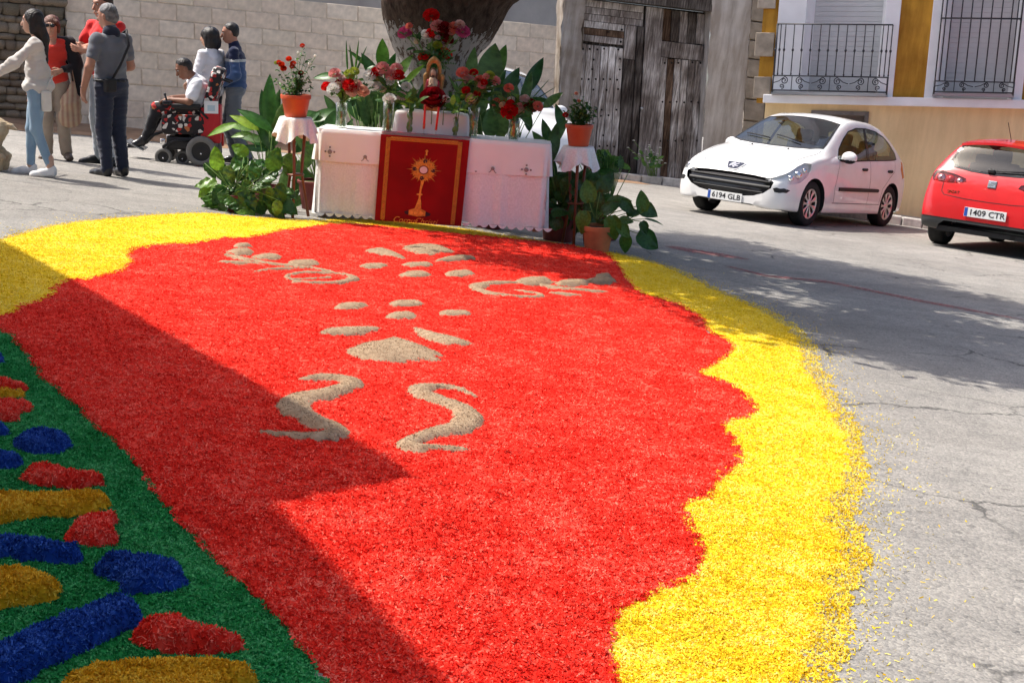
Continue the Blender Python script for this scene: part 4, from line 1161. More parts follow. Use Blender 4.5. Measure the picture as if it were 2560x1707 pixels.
def cloth_skirt(name, label, drop_fn, off, mats, fold, seed, hem=None):
    """cloth over the table: top sheet and a drape down front and sides"""
    root = thing(name, label, 'tablecloth', A0, AR)
    per = []   # perimeter from the back left corner round the front to the back right
    n1, n2 = 26, 110
    for i in range(n1): per.append((-off, AD * (1 - i / n1), 0))
    for i in range(n2): per.append((-off + (AW + 2 * off) * i / (n2 - 1), -off, 1))
    for i in range(1, n1 + 1): per.append((AW + off, AD * i / n1, 2))
    nz = 22; b = MB(); b.smooth = True; vs = []
    for j in range(nz + 1):
        for i, (x, y, sd) in enumerate(per):
            k = j / nz; u = i / (len(per) - 1)
            L = drop_fn(x, sd); z = AH + off - L * k
            f = fold * k * (noise.noise(Vector((x * 5.5 + seed, y * 5, .6 * k))) + .45 * noise.noise(Vector((x * 15 + seed, y * 11, k))))
            c = .012 * max(0, 1 - k * 10)             # rounded table edge
            nx, ny = ((-1, 0), (0, -1), (1, 0))[sd]
            e_ = min(x + off, AW + off - x) if sd == 1 else y + off      # cloth rounds the corners and gathers there
            if e_ < .08: c += (.08 - e_) ** 2 / .16 * (1 - .4 * k); f += .03 * k * math.sin(e_ * 90 + seed)
            vs.append(Vector((x + nx * (f + .012 * k) - nx * c, y + ny * (f + .012 * k) - ny * c, z)))
    m = len(per)
    b.add(vs, [(j * m + i, (j + 1) * m + i, (j + 1) * m + i + 1, j * m + i + 1) for j in range(nz) for i in range(m - 1)])
    b.grid(lambda u, v: Vector((-off + .012 + (AW + 2 * off - .024) * u, -off + .012 + (AD + off - .012) * v, AH + off + .002 * noise.noise(Vector((u * 14 + seed, v * 5, 2))))), 30, 8)
    b.build('cloth', mats, root)
    return root
lower = cloth_skirt('tablecloth', 'long white lace cloth with a scalloped hem reaching down to the carpet', lambda x, sd: AH - .028 - .022 * abs(math.sin(x * 9.5 + .6)) ** .8 * (sd == 1) , .004, M_lace, .042, 3.0)
upper = cloth_skirt('tablecloth', 'short white embroidered cloth covering the altar top and its upper third', lambda x, sd: .30 + (.012 if x > 1.2 else 0) + .006 * math.sin(x * 5), .016, M_linen, .014, 9.0)
for px, py, k in ((826, 379, 0), (914, 392, 1), (1232, 421, 1), (1316, 424, 0), (1190, 428, 2)):
    u_, w_ = a_uw(px, py); e = MB(); d_ = -.034
    if k == 0:
        e.lathe([(.016, 0), (.022, .002), (.016, .004)], 12, Matrix.Translation((u_, d_, w_)) @ Matrix.Rotation(PI / 2, 4, 'X'))
        for a in range(4): e.ball((u_ + .042 * math.cos(a * PI / 2), d_, w_ + .042 * math.sin(a * PI / 2)), (.010, .004, .010), 6, 4)
    elif k == 1:
        e.lathe([(.012, 0), (.018, .002), (.012, .004)], 10, Matrix.Translation((u_, d_, w_)) @ Matrix.Rotation(PI / 2, 4, 'X'))
        for sg_ in (-1, 1): e.tube([(u_ + sg_ * .012, d_, w_ - .012), (u_ + sg_ * .02, d_, w_ - .03), (u_ + sg_ * .036, d_, w_ - .04)], .004, 5)
    else: e.ball((u_, d_, w_), (.012, .003, .006), 6, 4)
    e.build('embroidery', mat('grey_thread', (.30, .27, .25), .9), upper, True)
# lace hem beads of shadow: scallops along the front hem
sc = MB()
x = .02
while x < AW:
    sc.grid(lambda u, v, x=x: Vector((x + .085 * u, -.035 - .006 * math.sin(u * PI), .052 - .034 * math.sin(u * PI) ** .7 * v)), 8, 3); x += .087
sc.build('scalloped_hem', M_lace, lower, True)

# banner
bu0, bu1 = a_uw(953, 350)[0], a_uw(1174, 365)[0]
ban = thing('altar_banner', 'red velvet hanging with a gold monstrance and gold braid border', 'banner', AP(0, 0, 0), AR)
BWD = bu1 - bu0
def ban_pt(x, z, d=0.0):
    """x from the left edge, z up; the cloth hangs slightly askew"""
    k = 1 - z / AH
    fx = bu0 + x - .018 * k - (.012 * k * (x / BWD))
    return Vector((fx, -.046 - .012 * math.sin(x * 9 + 1) * k - .016 * k - d + (.004 * noise.noise(Vector((x * 9, z * 4, 1)))), z))
b = MB(); b.grid(lambda u, v: ban_pt(BWD * u, .018 + (AH + .004 - .018) * v), 40, 40); b.build('cloth', M_velvet, ban, True)
b = MB(); b.grid(lambda u, v: Vector((bu0 + BWD * u, -.046 + .30 * v, AH + .020)), 20, 6); b.build('cloth_top', M_velvet, ban, True)
def braid(x0, z0, x1, z1, w):
    b = MB(); n = 60
    for sd in (-1, 1):
        pts = []
        for i in range(n * 2 + 1):
            k = i / (n * 2); x = x0 + (x1 - x0) * k; z = z0 + (z1 - z0) * k
            ph = math.sin(k * n * .62 * PI / 1.2 * max(abs(x1 - x0), abs(z1 - z0)) * 1.4) * w * .32 * sd
            if abs(x1 - x0) > abs(z1 - z0): pts.append(ban_pt(x, z + ph, .004))
            else: pts.append(ban_pt(x + ph, z, .004))
        b.tube(pts, .0042, 4)
    for o in (-.5, .5):
        if abs(x1 - x0) > abs(z1 - z0): b.tube([ban_pt(x0 + (x1 - x0) * i / 20, z0 + o * w, .003) for i in range(21)], .0035, 4)
        else: b.tube([ban_pt(x0 + o * w, z0 + (z1 - z0) * i / 20, .003) for i in range(21)], .0035, 4)
    b.build('braid', M_gold, ban, True)
    s_ = MB(); hv = abs(x1 - x0) > abs(z1 - z0)
    s_.grid((lambda u, v: ban_pt(x0 + (x1 - x0) * u, z0 + (v - .5) * w, .0018)) if hv else (lambda u, v: ban_pt(x0 + (v - .5) * w, z0 + (z1 - z0) * u, .0018)), 30, 1)
    s_.build('braid_ground', mat('braid_ground', (.50, .075, .012), .8, var=.2, vscale=50), ban)
braid(.075, .03, .075, AH - .02, .034); braid(BWD - .085, .03, BWD - .085, AH - .02, .034); braid(.095, AH - .03, BWD - .105, AH - .03, .03)
# monstrance
cx, cz = a_uw(1056.6, 423.8); c_ = .000684
mx0 = cx - bu0 + .025
def MP(zx, zy, d=.004):
    return ban_pt(mx0 + (zx - 765) * c_, cz - (zy - 525) * c_ * .9, d)
def flat(name, pts, m, d=.004, parent=ban):
    v = [MP(x, y, d) for x, y in pts]; n = len(v); ctr = sum(v, Vector()) / n
    bk_ = [p + Vector((0, .003, 0)) for p in v]
    b = MB(); b.add([ctr] + v + bk_, [(0, 1 + (i + 1) % n, 1 + i) for i in range(n)] + [(1 + i, 1 + (i + 1) % n, 1 + n + (i + 1) % n, 1 + n + i) for i in range(n)])
    return b.build(name, m, parent)
flat('sunburst', [(765 + (r := (250 if i % 8 == 0 else 205 if i % 4 == 0 else 185 if i % 2 == 0 else 150)) * math.cos(i * PI / 32), 525 + r * math.sin(i * PI / 32)) for i in range(64)], mat('old_gold', (.40, .15, .02), .6, metal=.2, var=.3, vscale=30), .003)
flat('rosette', [(765 + (150 + 18 * math.cos(i * .5 * PI / 4 * 4)) * math.cos(i * PI / 32), 525 + (155 + 18 * math.cos(i * .5 * PI)) * math.sin(i * PI / 32)) for i in range(64)], M_gold, .006)
rr = random.Random(4)
b = MB()
for i in range(70):
    a, r = rr.uniform(0, 2 * PI), rr.uniform(75, 165)
    b.ball(MP(765 + r * math.cos(a), 525 + r * math.sin(a), .008), (.006, .003, .006), 6, 4)
b.build('gold_studs', M_gold2, ban, True)['kind'] = 'stuff'
circ = lambda x, y, r: [(x + r * math.cos(a * PI / 10), y + r * math.sin(a * PI / 10)) for a in range(20)]
for x, y in ((775, 392), (635, 518), (892, 530), (748, 650)): flat('medallion', circ(x, y, 30), M_dkth, .010)
flat('ring', circ(762, 525, 70), mat('dark_gold', (.22, .07, .02), .7), .009); flat('host', circ(762, 525, 53), M_host, .012)
flat('cross', [(776, 215), (792, 215), (792, 228), (805, 228), (805, 242), (792, 242), (797, 300), (772, 300), (776, 242), (763, 242), (763, 228), (776, 228)], M_gold2, .006)
flat('stem', [(738, 690), (785, 690), (758, 760), (752, 890), (775, 898), (775, 912), (752, 920), (748, 1040), (770, 1060), (700, 1060), (722, 1040), (727, 920), (693, 912), (693, 898), (727, 890), (735, 760)], M_gold2, .006)
flat('base_shadow', [(535, 1185), (600, 1160), (860, 1170), (915, 1195), (900, 1225), (820, 1250), (640, 1245), (560, 1220)], mat('black_thread', (.035, .012, .02), .9), .003)
flat('base', [(700, 1058), (765, 1058), (775, 1130), (840, 1160), (838, 1235), (720, 1250), (602, 1228), (602, 1155), (680, 1125)], M_gold, .007)
for i, x in enumerate((640, 700, 780)): flat('base_lobe', circ(x, 1195, 26), M_gold2, .010)
for wd_, zx_ in (('Corpus', 560), ('Christi', 850)):
    tm = text_mesh(wd_, .078, 'lettering', .0008, shear=.4, offset=-.0008)
    tm.materials.append(M_gold2); tx = MP(zx_, 1305, .008)
    link('lettering', tm, ban, None, Matrix.Translation((tx.x, -.094, tx.z - .004)) @ Matrix.Rotation(PI / 2, 4, 'X') @ Matrix.Rotation(-.02, 4, 'Z'))

# riser under the statue
ru0, ru1 = a_uw(985, 300, .22)[0], a_uw(1168, 315, .22)[0]
rz = a_uw(1060, 281, .22)[1]
ris = thing('riser_box', 'small box under a white cloth on the altar, carrying the statue', 'box', AP((ru0 + ru1) / 2, .36, AH + .018), AR)
w_, h_ = ru1 - ru0, rz - AH - .01
b = MB(); b.bbox((0, 0, h_ / 2 - .005), (w_ - .03, .24, h_ - .012), .02); b.build('box', M_oak, ris)
b = MB(); b.smooth = True; per = []
for k in range(64):
    a = 2 * PI * k / 64; ca, sa = math.cos(a), math.sin(a)
    per.append((math.copysign(abs(ca) ** .25, ca), math.copysign(abs(sa) ** .25, sa)))
vs = []
for j in range(14):
    kk = j / 13
    for i, (x, y) in enumerate(per):
        if kk < .25: s_ = (kk / .25) ** .6; vs.append(Vector((x * w_ / 2 * s_, y * .135 * s_, h_ + .006 - .02 * s_ ** 8)))
        else:
            f = (kk - .25) / .75; ex = 1 + .05 * f + .02 * f * noise.noise(Vector((x * 4, y * 4, f)))
            vs.append(Vector((x * w_ / 2 * ex, y * .135 * ex - .01 * f, (h_ - .014) * (1 - f) + .002)))
b.add(vs, [(j * 64 + i, j * 64 + (i + 1) % 64, (j + 1) * 64 + (i + 1) % 64, (j + 1) * 64 + i) for j in range(13) for i in range(64)])
b.build('cloth', M_linen, ris, True)

# statue (plain devotional figure in gilt and painted plaster)
su, sw = a_uw(1078, 284, .33)
stt = thing('plaster_statue', 'painted plaster statue with gilt back in cream robe and red cloak', 'statue', AP(su, .33, rz - .004), AR); stt.scale = (.84, .84, 1.0)
Mg = mat('statue_gilt', (.36, .20, .07), .42, metal=.55, var=.3, vscale=25); Mr = mat('statue_cloak', (.33, .02, .03), .5, var=.2, vscale=20); Mc = mat('statue_robe', (.62, .47, .32), .55, var=.15, vscale=20)
Mbh = mat('statue_hair', (.10, .05, .025), .6); Msk = mat('statue_skin', (.50, .30, .20), .5)
s = Solid(.007, .012)
s.box((0, 0, .03), (.085, .065, .026), .008).box((0, 0, .085), (.065, .05, .02), .01)
for i in range(10): s.ell((.075 * math.cos(i * .628), -.055 * math.sin(i * .628), .06), (.016, .016, .016))
s.build('pedestal', Mg, stt)
s = Solid(.006, .018)
s.cap((0, 0, .11), .062, (0, -.005, .30), .045).cap((-.04, 0, .28), .026, (.04, 0, .28), .026)
s.build('robe', Mc, stt, disp=lambda X, Y, Z: .004 * np.sin(X * 140 + Z * 12))
s = Solid(.006, .012)
s.cap((-.05, .0, .29), .028, (-.068, -.015, .17), .034).cap((.05, 0, .29), .026, (.06, .015, .14), .034).cap((-.068, -.015, .17), .03, (.02, -.055, .15), .026)
s.build('cloak', Mr, stt)
s = Solid(.005, .012)
s.ell((0, -.006, .375), (.032, .036, .042)).cap((0, 0, .30), .022, (0, 0, .35), .02).cap((-.055, -.02, .24), .012, (-.012, -.058, .27), .010).cap((.05, -.02, .24), .012, (.03, -.06, .25), .01).ell((0, -.042, .372), (.006, .008, .012))
s.build('figure', Msk, stt)
s = Solid(.005, .01)
s.ell((0, .006, .388), (.038, .038, .04)).cap((-.032, .005, .37), .014, (-.036, 0, .32), .012).cap((.032, .005, .37), .014, (.036, 0, .32), .012).ell((0, -.03, .342), (.02, .014, .02))
s.build('hair', Mbh, stt)
s = Solid(.007, .014)
for i in range(18):
    a = i * PI * 2 / 18; s.ell((.068 * math.cos(a), .045, .40 + .10 * math.sin(a)), (.026, .014, .026))
s.cap((-.07, .04, .12), .028, (-.09, .04, .34), .03).cap((.07, .04, .12), .028, (.10, .04, .34), .03).ell((0, .04, .50), (.03, .015, .035))
s.build('gilt_back', Mg, stt)

# ---- glass
M_glass = glass_material('clear_glass', (.94, .965, .95), .30); M_water = glass_material('vase_water', (.93, .96, .90), .1)
M_stem = mat('stem_green', (.15, .26, .06), .6, var=.2, thin=.2)
M_leafd = mat('leaf_dark', (.038, .112, .026), .34, spec=.55, var=.35, vscale=10, thin=.30)
M_leafm = mat('leaf_mid', (.062, .175, .028), .36, spec=.5, var=.3, vscale=10, thin=.38)
M_leafl = mat('leaf_lime', (.14, .30, .03), .45, spec=.4, var=.25, vscale=10, thin=.5)
def leaf_mesh(name, L, W, m, kind='lance', curl=.25, fold=.18, n=9, wave=0.0, seed=0):
    """blade along +X from its base at the origin, upper side +Z"""
    b = MB(); b.smooth = True; w4 = 6
    def prof(t):
        if kind == 'round': return (math.sin(PI * min(1, t ** .9 * .97 + .03)) ** .62) * (1.05 - .30 * t)
        if kind == 'heart': return math.sin(PI * (t * .9 + .1)) ** .7 * (1.12 - .45 * t)
        if kind == 'sword': return min(1, t * 5 + .35) * (1 - t ** 3) ** .8
        return math.sin(PI * min(1, t ** .82 * .98 + .02)) ** .85
    def f(u, v):
        x = L * u; y = W / 2 * prof(u) * (v * 2 - 1)
        z = -curl * L * u * u + fold * abs(y) + wave * W * noise.noise(Vector((u * 5 + seed, v * 3, seed))) + .022 * W * math.sin(v * 2 * PI + PI / 2) * math.cos(u * 26) * (kind in ('round', 'heart')) + .03 * W * math.cos(v * 2 * PI * 2)
        return Vector((x * (1 - .12 * curl * u), y, z))
    b.grid(f, n, w4)
    return b.mesh(name, m)
LEAF = {}
for nm, mm in (('d', M_leafd), ('m', M_leafm), ('l', M_leafl)):
    LEAF['small_' + nm] = leaf_mesh('leaf', .05, .022, mm, 'lance', .25, .25, 4)
    LEAF['lance_' + nm] = leaf_mesh('leaf', 1, .24, mm, 'lance', .20, .20, 10, .05)
    LEAF['sword_' + nm] = leaf_mesh('leaf', 1, .16, mm, 'sword', .12, .3, 10, .03)
    LEAF['round_' + nm] = leaf_mesh('leaf', 1, .72, mm, 'round', .28, .16, 14, .16, 3)
    LEAF['heart_' + nm] = leaf_mesh('leaf', 1, .78, mm, 'heart', .30, .16, 10, .08, 5)
def put_leaf(parent, kind, base, e1, n0, L, W=None, name='leaf'):
    """base in the parent's local frame"""
    m3 = orient(e1, n0); W = (W or L) * (.82 + .4 * noise.noise(Vector(base) * 31.7 + Vector((L * 9, 0, 0))) ** 2 + .25 * abs(noise.noise(Vector(base) * 17)))
    o = link(name, LEAF[kind], parent)
    o.matrix_local = Matrix.Translation(base) @ m3.to_4x4() @ Matrix.Diagonal((L, W, L, 1))
    return o

# ---- flowers
FCOL = dict(red=(.64, .010, .010), dkred=(.25, .006, .012), pink=(.85, .36, .34), coral=(.82, .22, .16), white=(.85, .83, .78), cream=(.76, .62, .45), peach=(.80, .47, .34), palep=(.78, .55, .50), magenta=(.68, .10, .27), lime=(.42, .48, .06), orange=(.72, .05, .012))
def flower_mesh(kind, m, seed):
    r = random.Random(seed); b = MB(); b.smooth = True
    if kind == 'rose':
        for ring, (n, rad, op, ht) in enumerate(((3, .30, .10, .95), (4, .52, .30, .98), (5, .78, .62, .86), (6, 1.0, 1.0, .62))):
            for i in range(n):
                a0 = 2 * PI * i / n + ring * .7 + r.uniform(-.15, .15); wd = 2 * PI / n * .72
                def f(u, v, a0=a0, wd=wd, rad=rad, op=op, ht=ht):
                    a = a0 + (u - .5) * 2 * wd; k = math.sin(PI * u) ** .5
                    rr_ = rad * (.30 + .55 * math.sin(v * PI * .55)) + op * .32 * max(0, v - .6) ** 1.5
                    z = -.55 + ht * 1.25 * v * (.72 + .28 * k) - op * .35 * max(0, v - .7)
                    return Vector((rr_ * math.cos(a), rr_ * math.sin(a), z))
                b.grid(f, 5, 5)
    else:
        for ring, (n, el) in enumerate(((11, .12), (10, .5), (8, .9), (5, 1.3))):
            for i in range(n):
                a0 = 2 * PI * i / n + ring * .5 + r.uniform(-.2, .2); e_ = el + r.uniform(-.1, .1)
                d = Vector((math.cos(a0) * math.cos(e_), math.sin(a0) * math.cos(e_), math.sin(e_) * .8))
                t = Vector((-math.sin(a0), math.cos(a0), 0)); n_ = d.cross(t)
                def f(u, v, d=d, t=t, n_=n_):
                    return d * (.25 + .75 * v) + t * ((u - .5) * .75 * v) + n_ * (.12 * math.sin(u * PI * 5) * v)
                b.grid(f, 6, 3)
    return b.mesh('flower', m)
FL = {}
for k_, c in FCOL.items():
    m = mat('petal_' + k_, c, .6, spec=.25, var=.15, vscale=18, thin=.45)
    FL['rose_' + k_] = flower_mesh('rose', m, 1); FL['carn_' + k_] = flower_mesh('carn', m, 2)
def bouquet(name, label, mouth, spec, v0, cat='flowers', leafn=14, lk=('d', 'm'), spread=.16, ferns=6, tall=0.0, seed=0, sword=0):
    """spec: (photo x, photo y, flower, radius m); the stems gather at the mouth"""
    r = random.Random(seed + 90)
    root = thing(name, label, cat, mouth, AR)
    if len(spec) >= 6:      # smaller blooms tucked in between
        spec = spec + [(sum(a[0] for a in (x, y)) / 2 + r.uniform(-9, 9), sum(a[1] for a in (x, y)) / 2 + r.uniform(-6, 12), r.choice(('carn_white', 'carn_palep', 'carn_pink', 'rose_cream', 'carn_red')), r.uniform(.018, .028)) for x, y in [r.sample(spec, 2) for _ in range(7)]]
    inv = AR.transposed(); stems = MB(); stems.smooth = True
    for px, py, fk, rad in spec:
        v = v0 + r.uniform(-.07, .05)
        u_, w_ = a_uw(px, py, v); p = inv @ (AP(u_, v, w_) - mouth)
        up_ = (p.normalized() * .6 + Vector((0, -.9, .45))).normalized()
        o = link('flower', FL[fk], root)
        rad *= 1.7
        o.matrix_local = Matrix.Translation(p) @ Vector((0, 0, 1)).rotation_difference(up_).to_matrix().to_4x4() @ Matrix.Rotation(r.uniform(0, 6), 4, 'Z') @ Matrix.Diagonal((rad, rad, rad, 1))
        q0 = Vector((r.uniform(-.02, .02), r.uniform(-.02, .02), 0)); mid = q0.lerp(p, .55) + Vector((0, 0, .03))
        stems.tube([q0 + Vector((0, 0, -.12)), q0, mid, p - up_ * rad * .4], .004, 5)
    stems.build('stems', M_stem, root)
    pts = [inv @ (AP(a_uw(px, py, v0)[0], v0, a_uw(px, py, v0)[1]) - mouth) for px, py, _, _ in spec]
    for i in range(int(leafn * 1.5)):
        t = r.choice(pts) * r.uniform(.35, .95) + Vector((r.uniform(-.08, .08), r.uniform(-.04, .06), r.uniform(-.06, .04)))
        d = Vector((r.uniform(-1, 1), r.uniform(-.8, .2), r.uniform(-.2, .9)))
        put_leaf(root, 'lance_' + r.choice(lk), t, d, Vector((r.uniform(-.3, .3), -.6, .8)), r.uniform(.08, .15), r.uniform(.18, .3))
    fern = MB()
    for i in range(ferns):
        a = r.uniform(-1.2, 1.2); L = r.uniform(.14, .26) + tall; tip = Vector((math.sin(a) * L, r.uniform(-.06, .08), math.cos(a) * L * r.uniform(.6, 1)))
        base = Vector((0, 0, .02)); prev = base
        pts_ = [base.lerp(tip, k / 9) + Vector((0, 0, .04 * math.sin(k / 9 * PI))) for k in range(10)]
        fern.tube(pts_, .002, 3, False)
        for k in range(2, 10):
            for sd in (-1, 1):
                d = (pts_[k] - pts_[k - 1]).normalized(); sde = d.cross(Vector((0, -1, 0))).normalized() * sd
                e = pts_[k] + (d * .6 + sde).normalized() * (.05 * (1 - k / 11)); n_ = d * .006
                fern.add([pts_[k] - n_, pts_[k] + n_, e], [(0, 1, 2)])
    f_ = fern.build('fern', M_leafm, root); f_['kind'] = 'stuff'
    for i in range(sword):
        a = r.uniform(-.9, .9)
        put_leaf(root, 'sword_' + r.choice(lk), Vector((0, 0, 0)), Vector((math.sin(a), r.uniform(-.1, .2), math.cos(a))), Vector((r.uniform(-.5, .5), -1, .2)), r.uniform(.2, .32))
    return root
def vase(label, pxc, py_top, py_bot, wpx, v, kind='cyl', water=.55, stems=True):
    u_, w1 = a_uw(pxc, py_top, v); h = max(.08, w1 - AH - .016); r = wpx / 261 / 2
    base = AP(u_, v, AH + .0165)
    root = thing('glass_vase', label, 'vase', base, AR)
    pr = {'cyl': [(r * .92, 0), (r * .95, .01), (r * .9, h * .5), (r, h)], 'flare': [(r * .75, 0), (r * .7, h * .15), (r * .72, h * .5), (r * 1.05, h)], 'round': [(r * .7, 0), (r, h * .3), (r * .85, h * .7), (r * 1.02, h)]}[kind]
    th = .005
    prof = pr + [(pr[-1][0] - th, pr[-1][1])] + [(a - th, max(z, .012)) for a, z in reversed(pr)]
    b = MB(); b.lathe(prof, 20, None, False); b.add([Vector((pr[0][0] * math.cos(k * PI / 10), pr[0][0] * math.sin(k * PI / 10), 0)) for k in range(20)], [tuple(range(19, -1, -1))])
    b.build('glass', M_glass, root, True)
    b = MB(); zr = h * water
    wp = [(max(.002, np.interp(z, [p[1] for p in pr], [p[0] for p in pr]) - th - .001), z) for z in np.linspace(.013, zr, 6)]
    b.lathe(wp, 16); b.build('water', M_water, root, True)
    if stems:
        b = MB(); rr_ = random.Random(int(pxc))
        for k in range(9):
            a = rr_.uniform(0, 6.28); b.tube([(r * .6 * math.cos(a), r * .6 * math.sin(a), .016), (r * .35 * math.cos(a + 2.4), r * .35 * math.sin(a + 2.4), h * 1.05)], .0055, 5)
        for k in range(10):
            a = rr_.uniform(0, 6.28); z = rr_.uniform(.2, .85) * h; b.ball((r * .5 * math.cos(a), r * .5 * math.sin(a), z), (.018, .012, .03), 6, 4)
        o = b.build('cut_stems', M_stem, root, True)
    return AP(u_, v, AH + .0165 + h)
def zs(*l): return [(Z3(x, y)[0], Z3(x, y)[1], k, r) for x, y, k, r in l]
m1 = vase('clear cylinder vase at the left end of the altar, packed with stems', 855, 257, 320, 31, .26)
m2 = vase('tall narrow glass vase with one white rose, beside the riser', 972, 256, 336, 28, .12, 'cyl', .5)
m3 = vase('slim bud vase before the riser, left of the candles', 1026, 276, 332, 14, .08, 'flare', .5)
m4 = vase('slim bud vase before the riser, right of the candles', 1140, 295, 348, 14, .08, 'flare', .5)
m5 = vase('tall glass vase at the right end of the riser', 1186, 269, 356, 30, .12, 'flare', .6)
m6 = vase('rounded glass vase near the right end of the altar', 1287, 294, 368, 32, .14, 'round', .6)
bouquet('bouquet', 'bouquet of red, white and peach flowers at the left end of the altar', m1, zs((195, 468, 'carn_pink', .036), (140, 548, 'rose_red', .034), (188, 565, 'carn_white', .040), (233, 533, 'carn_dkred', .036), (290, 545, 'carn_red', .044), (330, 540, 'carn_pink', .036), (365, 575, 'rose_peach', .044), (300, 580, 'carn_peach', .036), (395, 583, 'rose_peach', .022), (318, 455, 'carn_lime', .03), (285, 470, 'carn_lime', .03)), .24, lk=('m', 'l', 'd'), leafn=20, seed=1, ferns=8, sword=2)
bouquet('bouquet', 'loose bouquet of pink, red and white carnations behind the tall vase', AP(a_uw(985, 262, .44)[0], .44, AH + .22), zs((418, 482, 'carn_white', .042), (455, 458, 'carn_red', .034), (497, 435, 'carn_pink', .042), (455, 548, 'rose_white', .038), (585, 438, 'carn_pink', .038), (556, 478, 'carn_pink', .040), (597, 480, 'carn_red', .038), (648, 553, 'carn_white', .034), (612, 612, 'carn_palep', .034)), .42, leafn=26, lk=('m', 'd', 'd'), ferns=16, seed=2, tall=.06, sword=6)
bouquet('rose', 'single white rose standing in the tall narrow vase', m2, zs((540, 627, 'rose_white', .044)), .12, 'rose', leafn=0, ferns=0, seed=3)
bouquet('leaf_sprig', 'sprig of green and yellow leaves in the slim vase left of the candles', m3, zs((672, 600, 'carn_lime', .012)), .08, 'leaves', leafn=12, lk=('l', 'm'), ferns=4, seed=4)
bouquet('leaf_sprig', 'sprig of lime leaves in the slim vase right of the candles', m4, zs((1005, 615, 'carn_lime', .016), (985, 655, 'carn_lime', .012)), .08, 'leaves', leafn=10, lk=('l', 'l', 'm'), ferns=0, seed=5)
bouquet('bouquet', 'dark leafy bouquet of coral and pink flowers right of the statue', m5, zs((1003, 463, 'carn_coral', .038), (1045, 512, 'carn_palep', .034), (1117, 515, 'carn_coral', .038), (1163, 522, 'carn_dkred', .032), (1207, 515, 'carn_pink', .034), (1058, 625, 'rose_cream', .040), (1175, 480, 'carn_lime', .030)), .16, leafn=30, lk=('d', 'd', 'm'), ferns=14, seed=6, tall=.05, sword=5)
bouquet('bouquet', 'bouquet with big red blooms and one cream rose at the right end of the altar', m6, zs((1295, 560, 'carn_coral', .030), (1220, 650, 'carn_coral', .030), (1285, 665, 'rose_red', .058), (1300, 705, 'carn_red', .050), (1350, 695, 'rose_cream', .044), (1430, 672, 'carn_dkred', .046), (1478, 675, 'carn_coral', .032)), .14, leafn=30, lk=('d', 'd', 'm'), ferns=12, seed=7, tall=.05, sword=5)
bouquet('rose', 'large crimson rose in front of the statue', AP(a_uw(1082, 275, .2)[0], .2, rz + .012), [(*Z3(815, 622), 'rose_dkred', .082)], .20, 'rose', leafn=3, ferns=0, seed=8)
bouquet('rose', 'small white rose at the right foot of the statue', AP(a_uw(1112, 282, .2)[0], .22, rz + .012), [(*Z3(891, 632), 'rose_white', .034)], .22, 'rose', leafn=2, ferns=0, seed=9)
# candles
for px, top, bot, hb, lb in ((1063, 262, 313, 350, 'red candle in a glass holder, the left one of the pair'), (1093, 268, 317, 355, 'red candle in a glass holder, the right one leaning slightly')):
    u_, w1 = a_uw(px, top, .05); w0 = a_uw(px, bot, .05)[1]
    c = thing('candle', lb, 'candle', AP(u_, .05, AH + .0165), AR)
    hh = w0 - AH - .0165; hh = max(hh, .08); L = w1 - w0
    lean = .09 if 'right' in lb else .0
    b = MB(); b.lathe([(.033, 0), (.033, .004), (.008, .012), (.006, hh * .45), (.014, hh * .6), (.016, hh + .012)], 14, None, False); b.build('glass_holder', M_glass, c, True)
    b = MB(); b.tube([(0, 0, hh * .62), (lean * L, 0, hh + L)], [.0115, .0105], 10); b.build('wax', mat('red_wax', (.72, .035, .025), .45, spec=.4, sub=.2), c, True)
    b = MB(); b.tube([(lean * L, 0, hh + L), (lean * L, 0, hh + L + .008)], .0015, 4); b.build('wick', M_dkth, c)
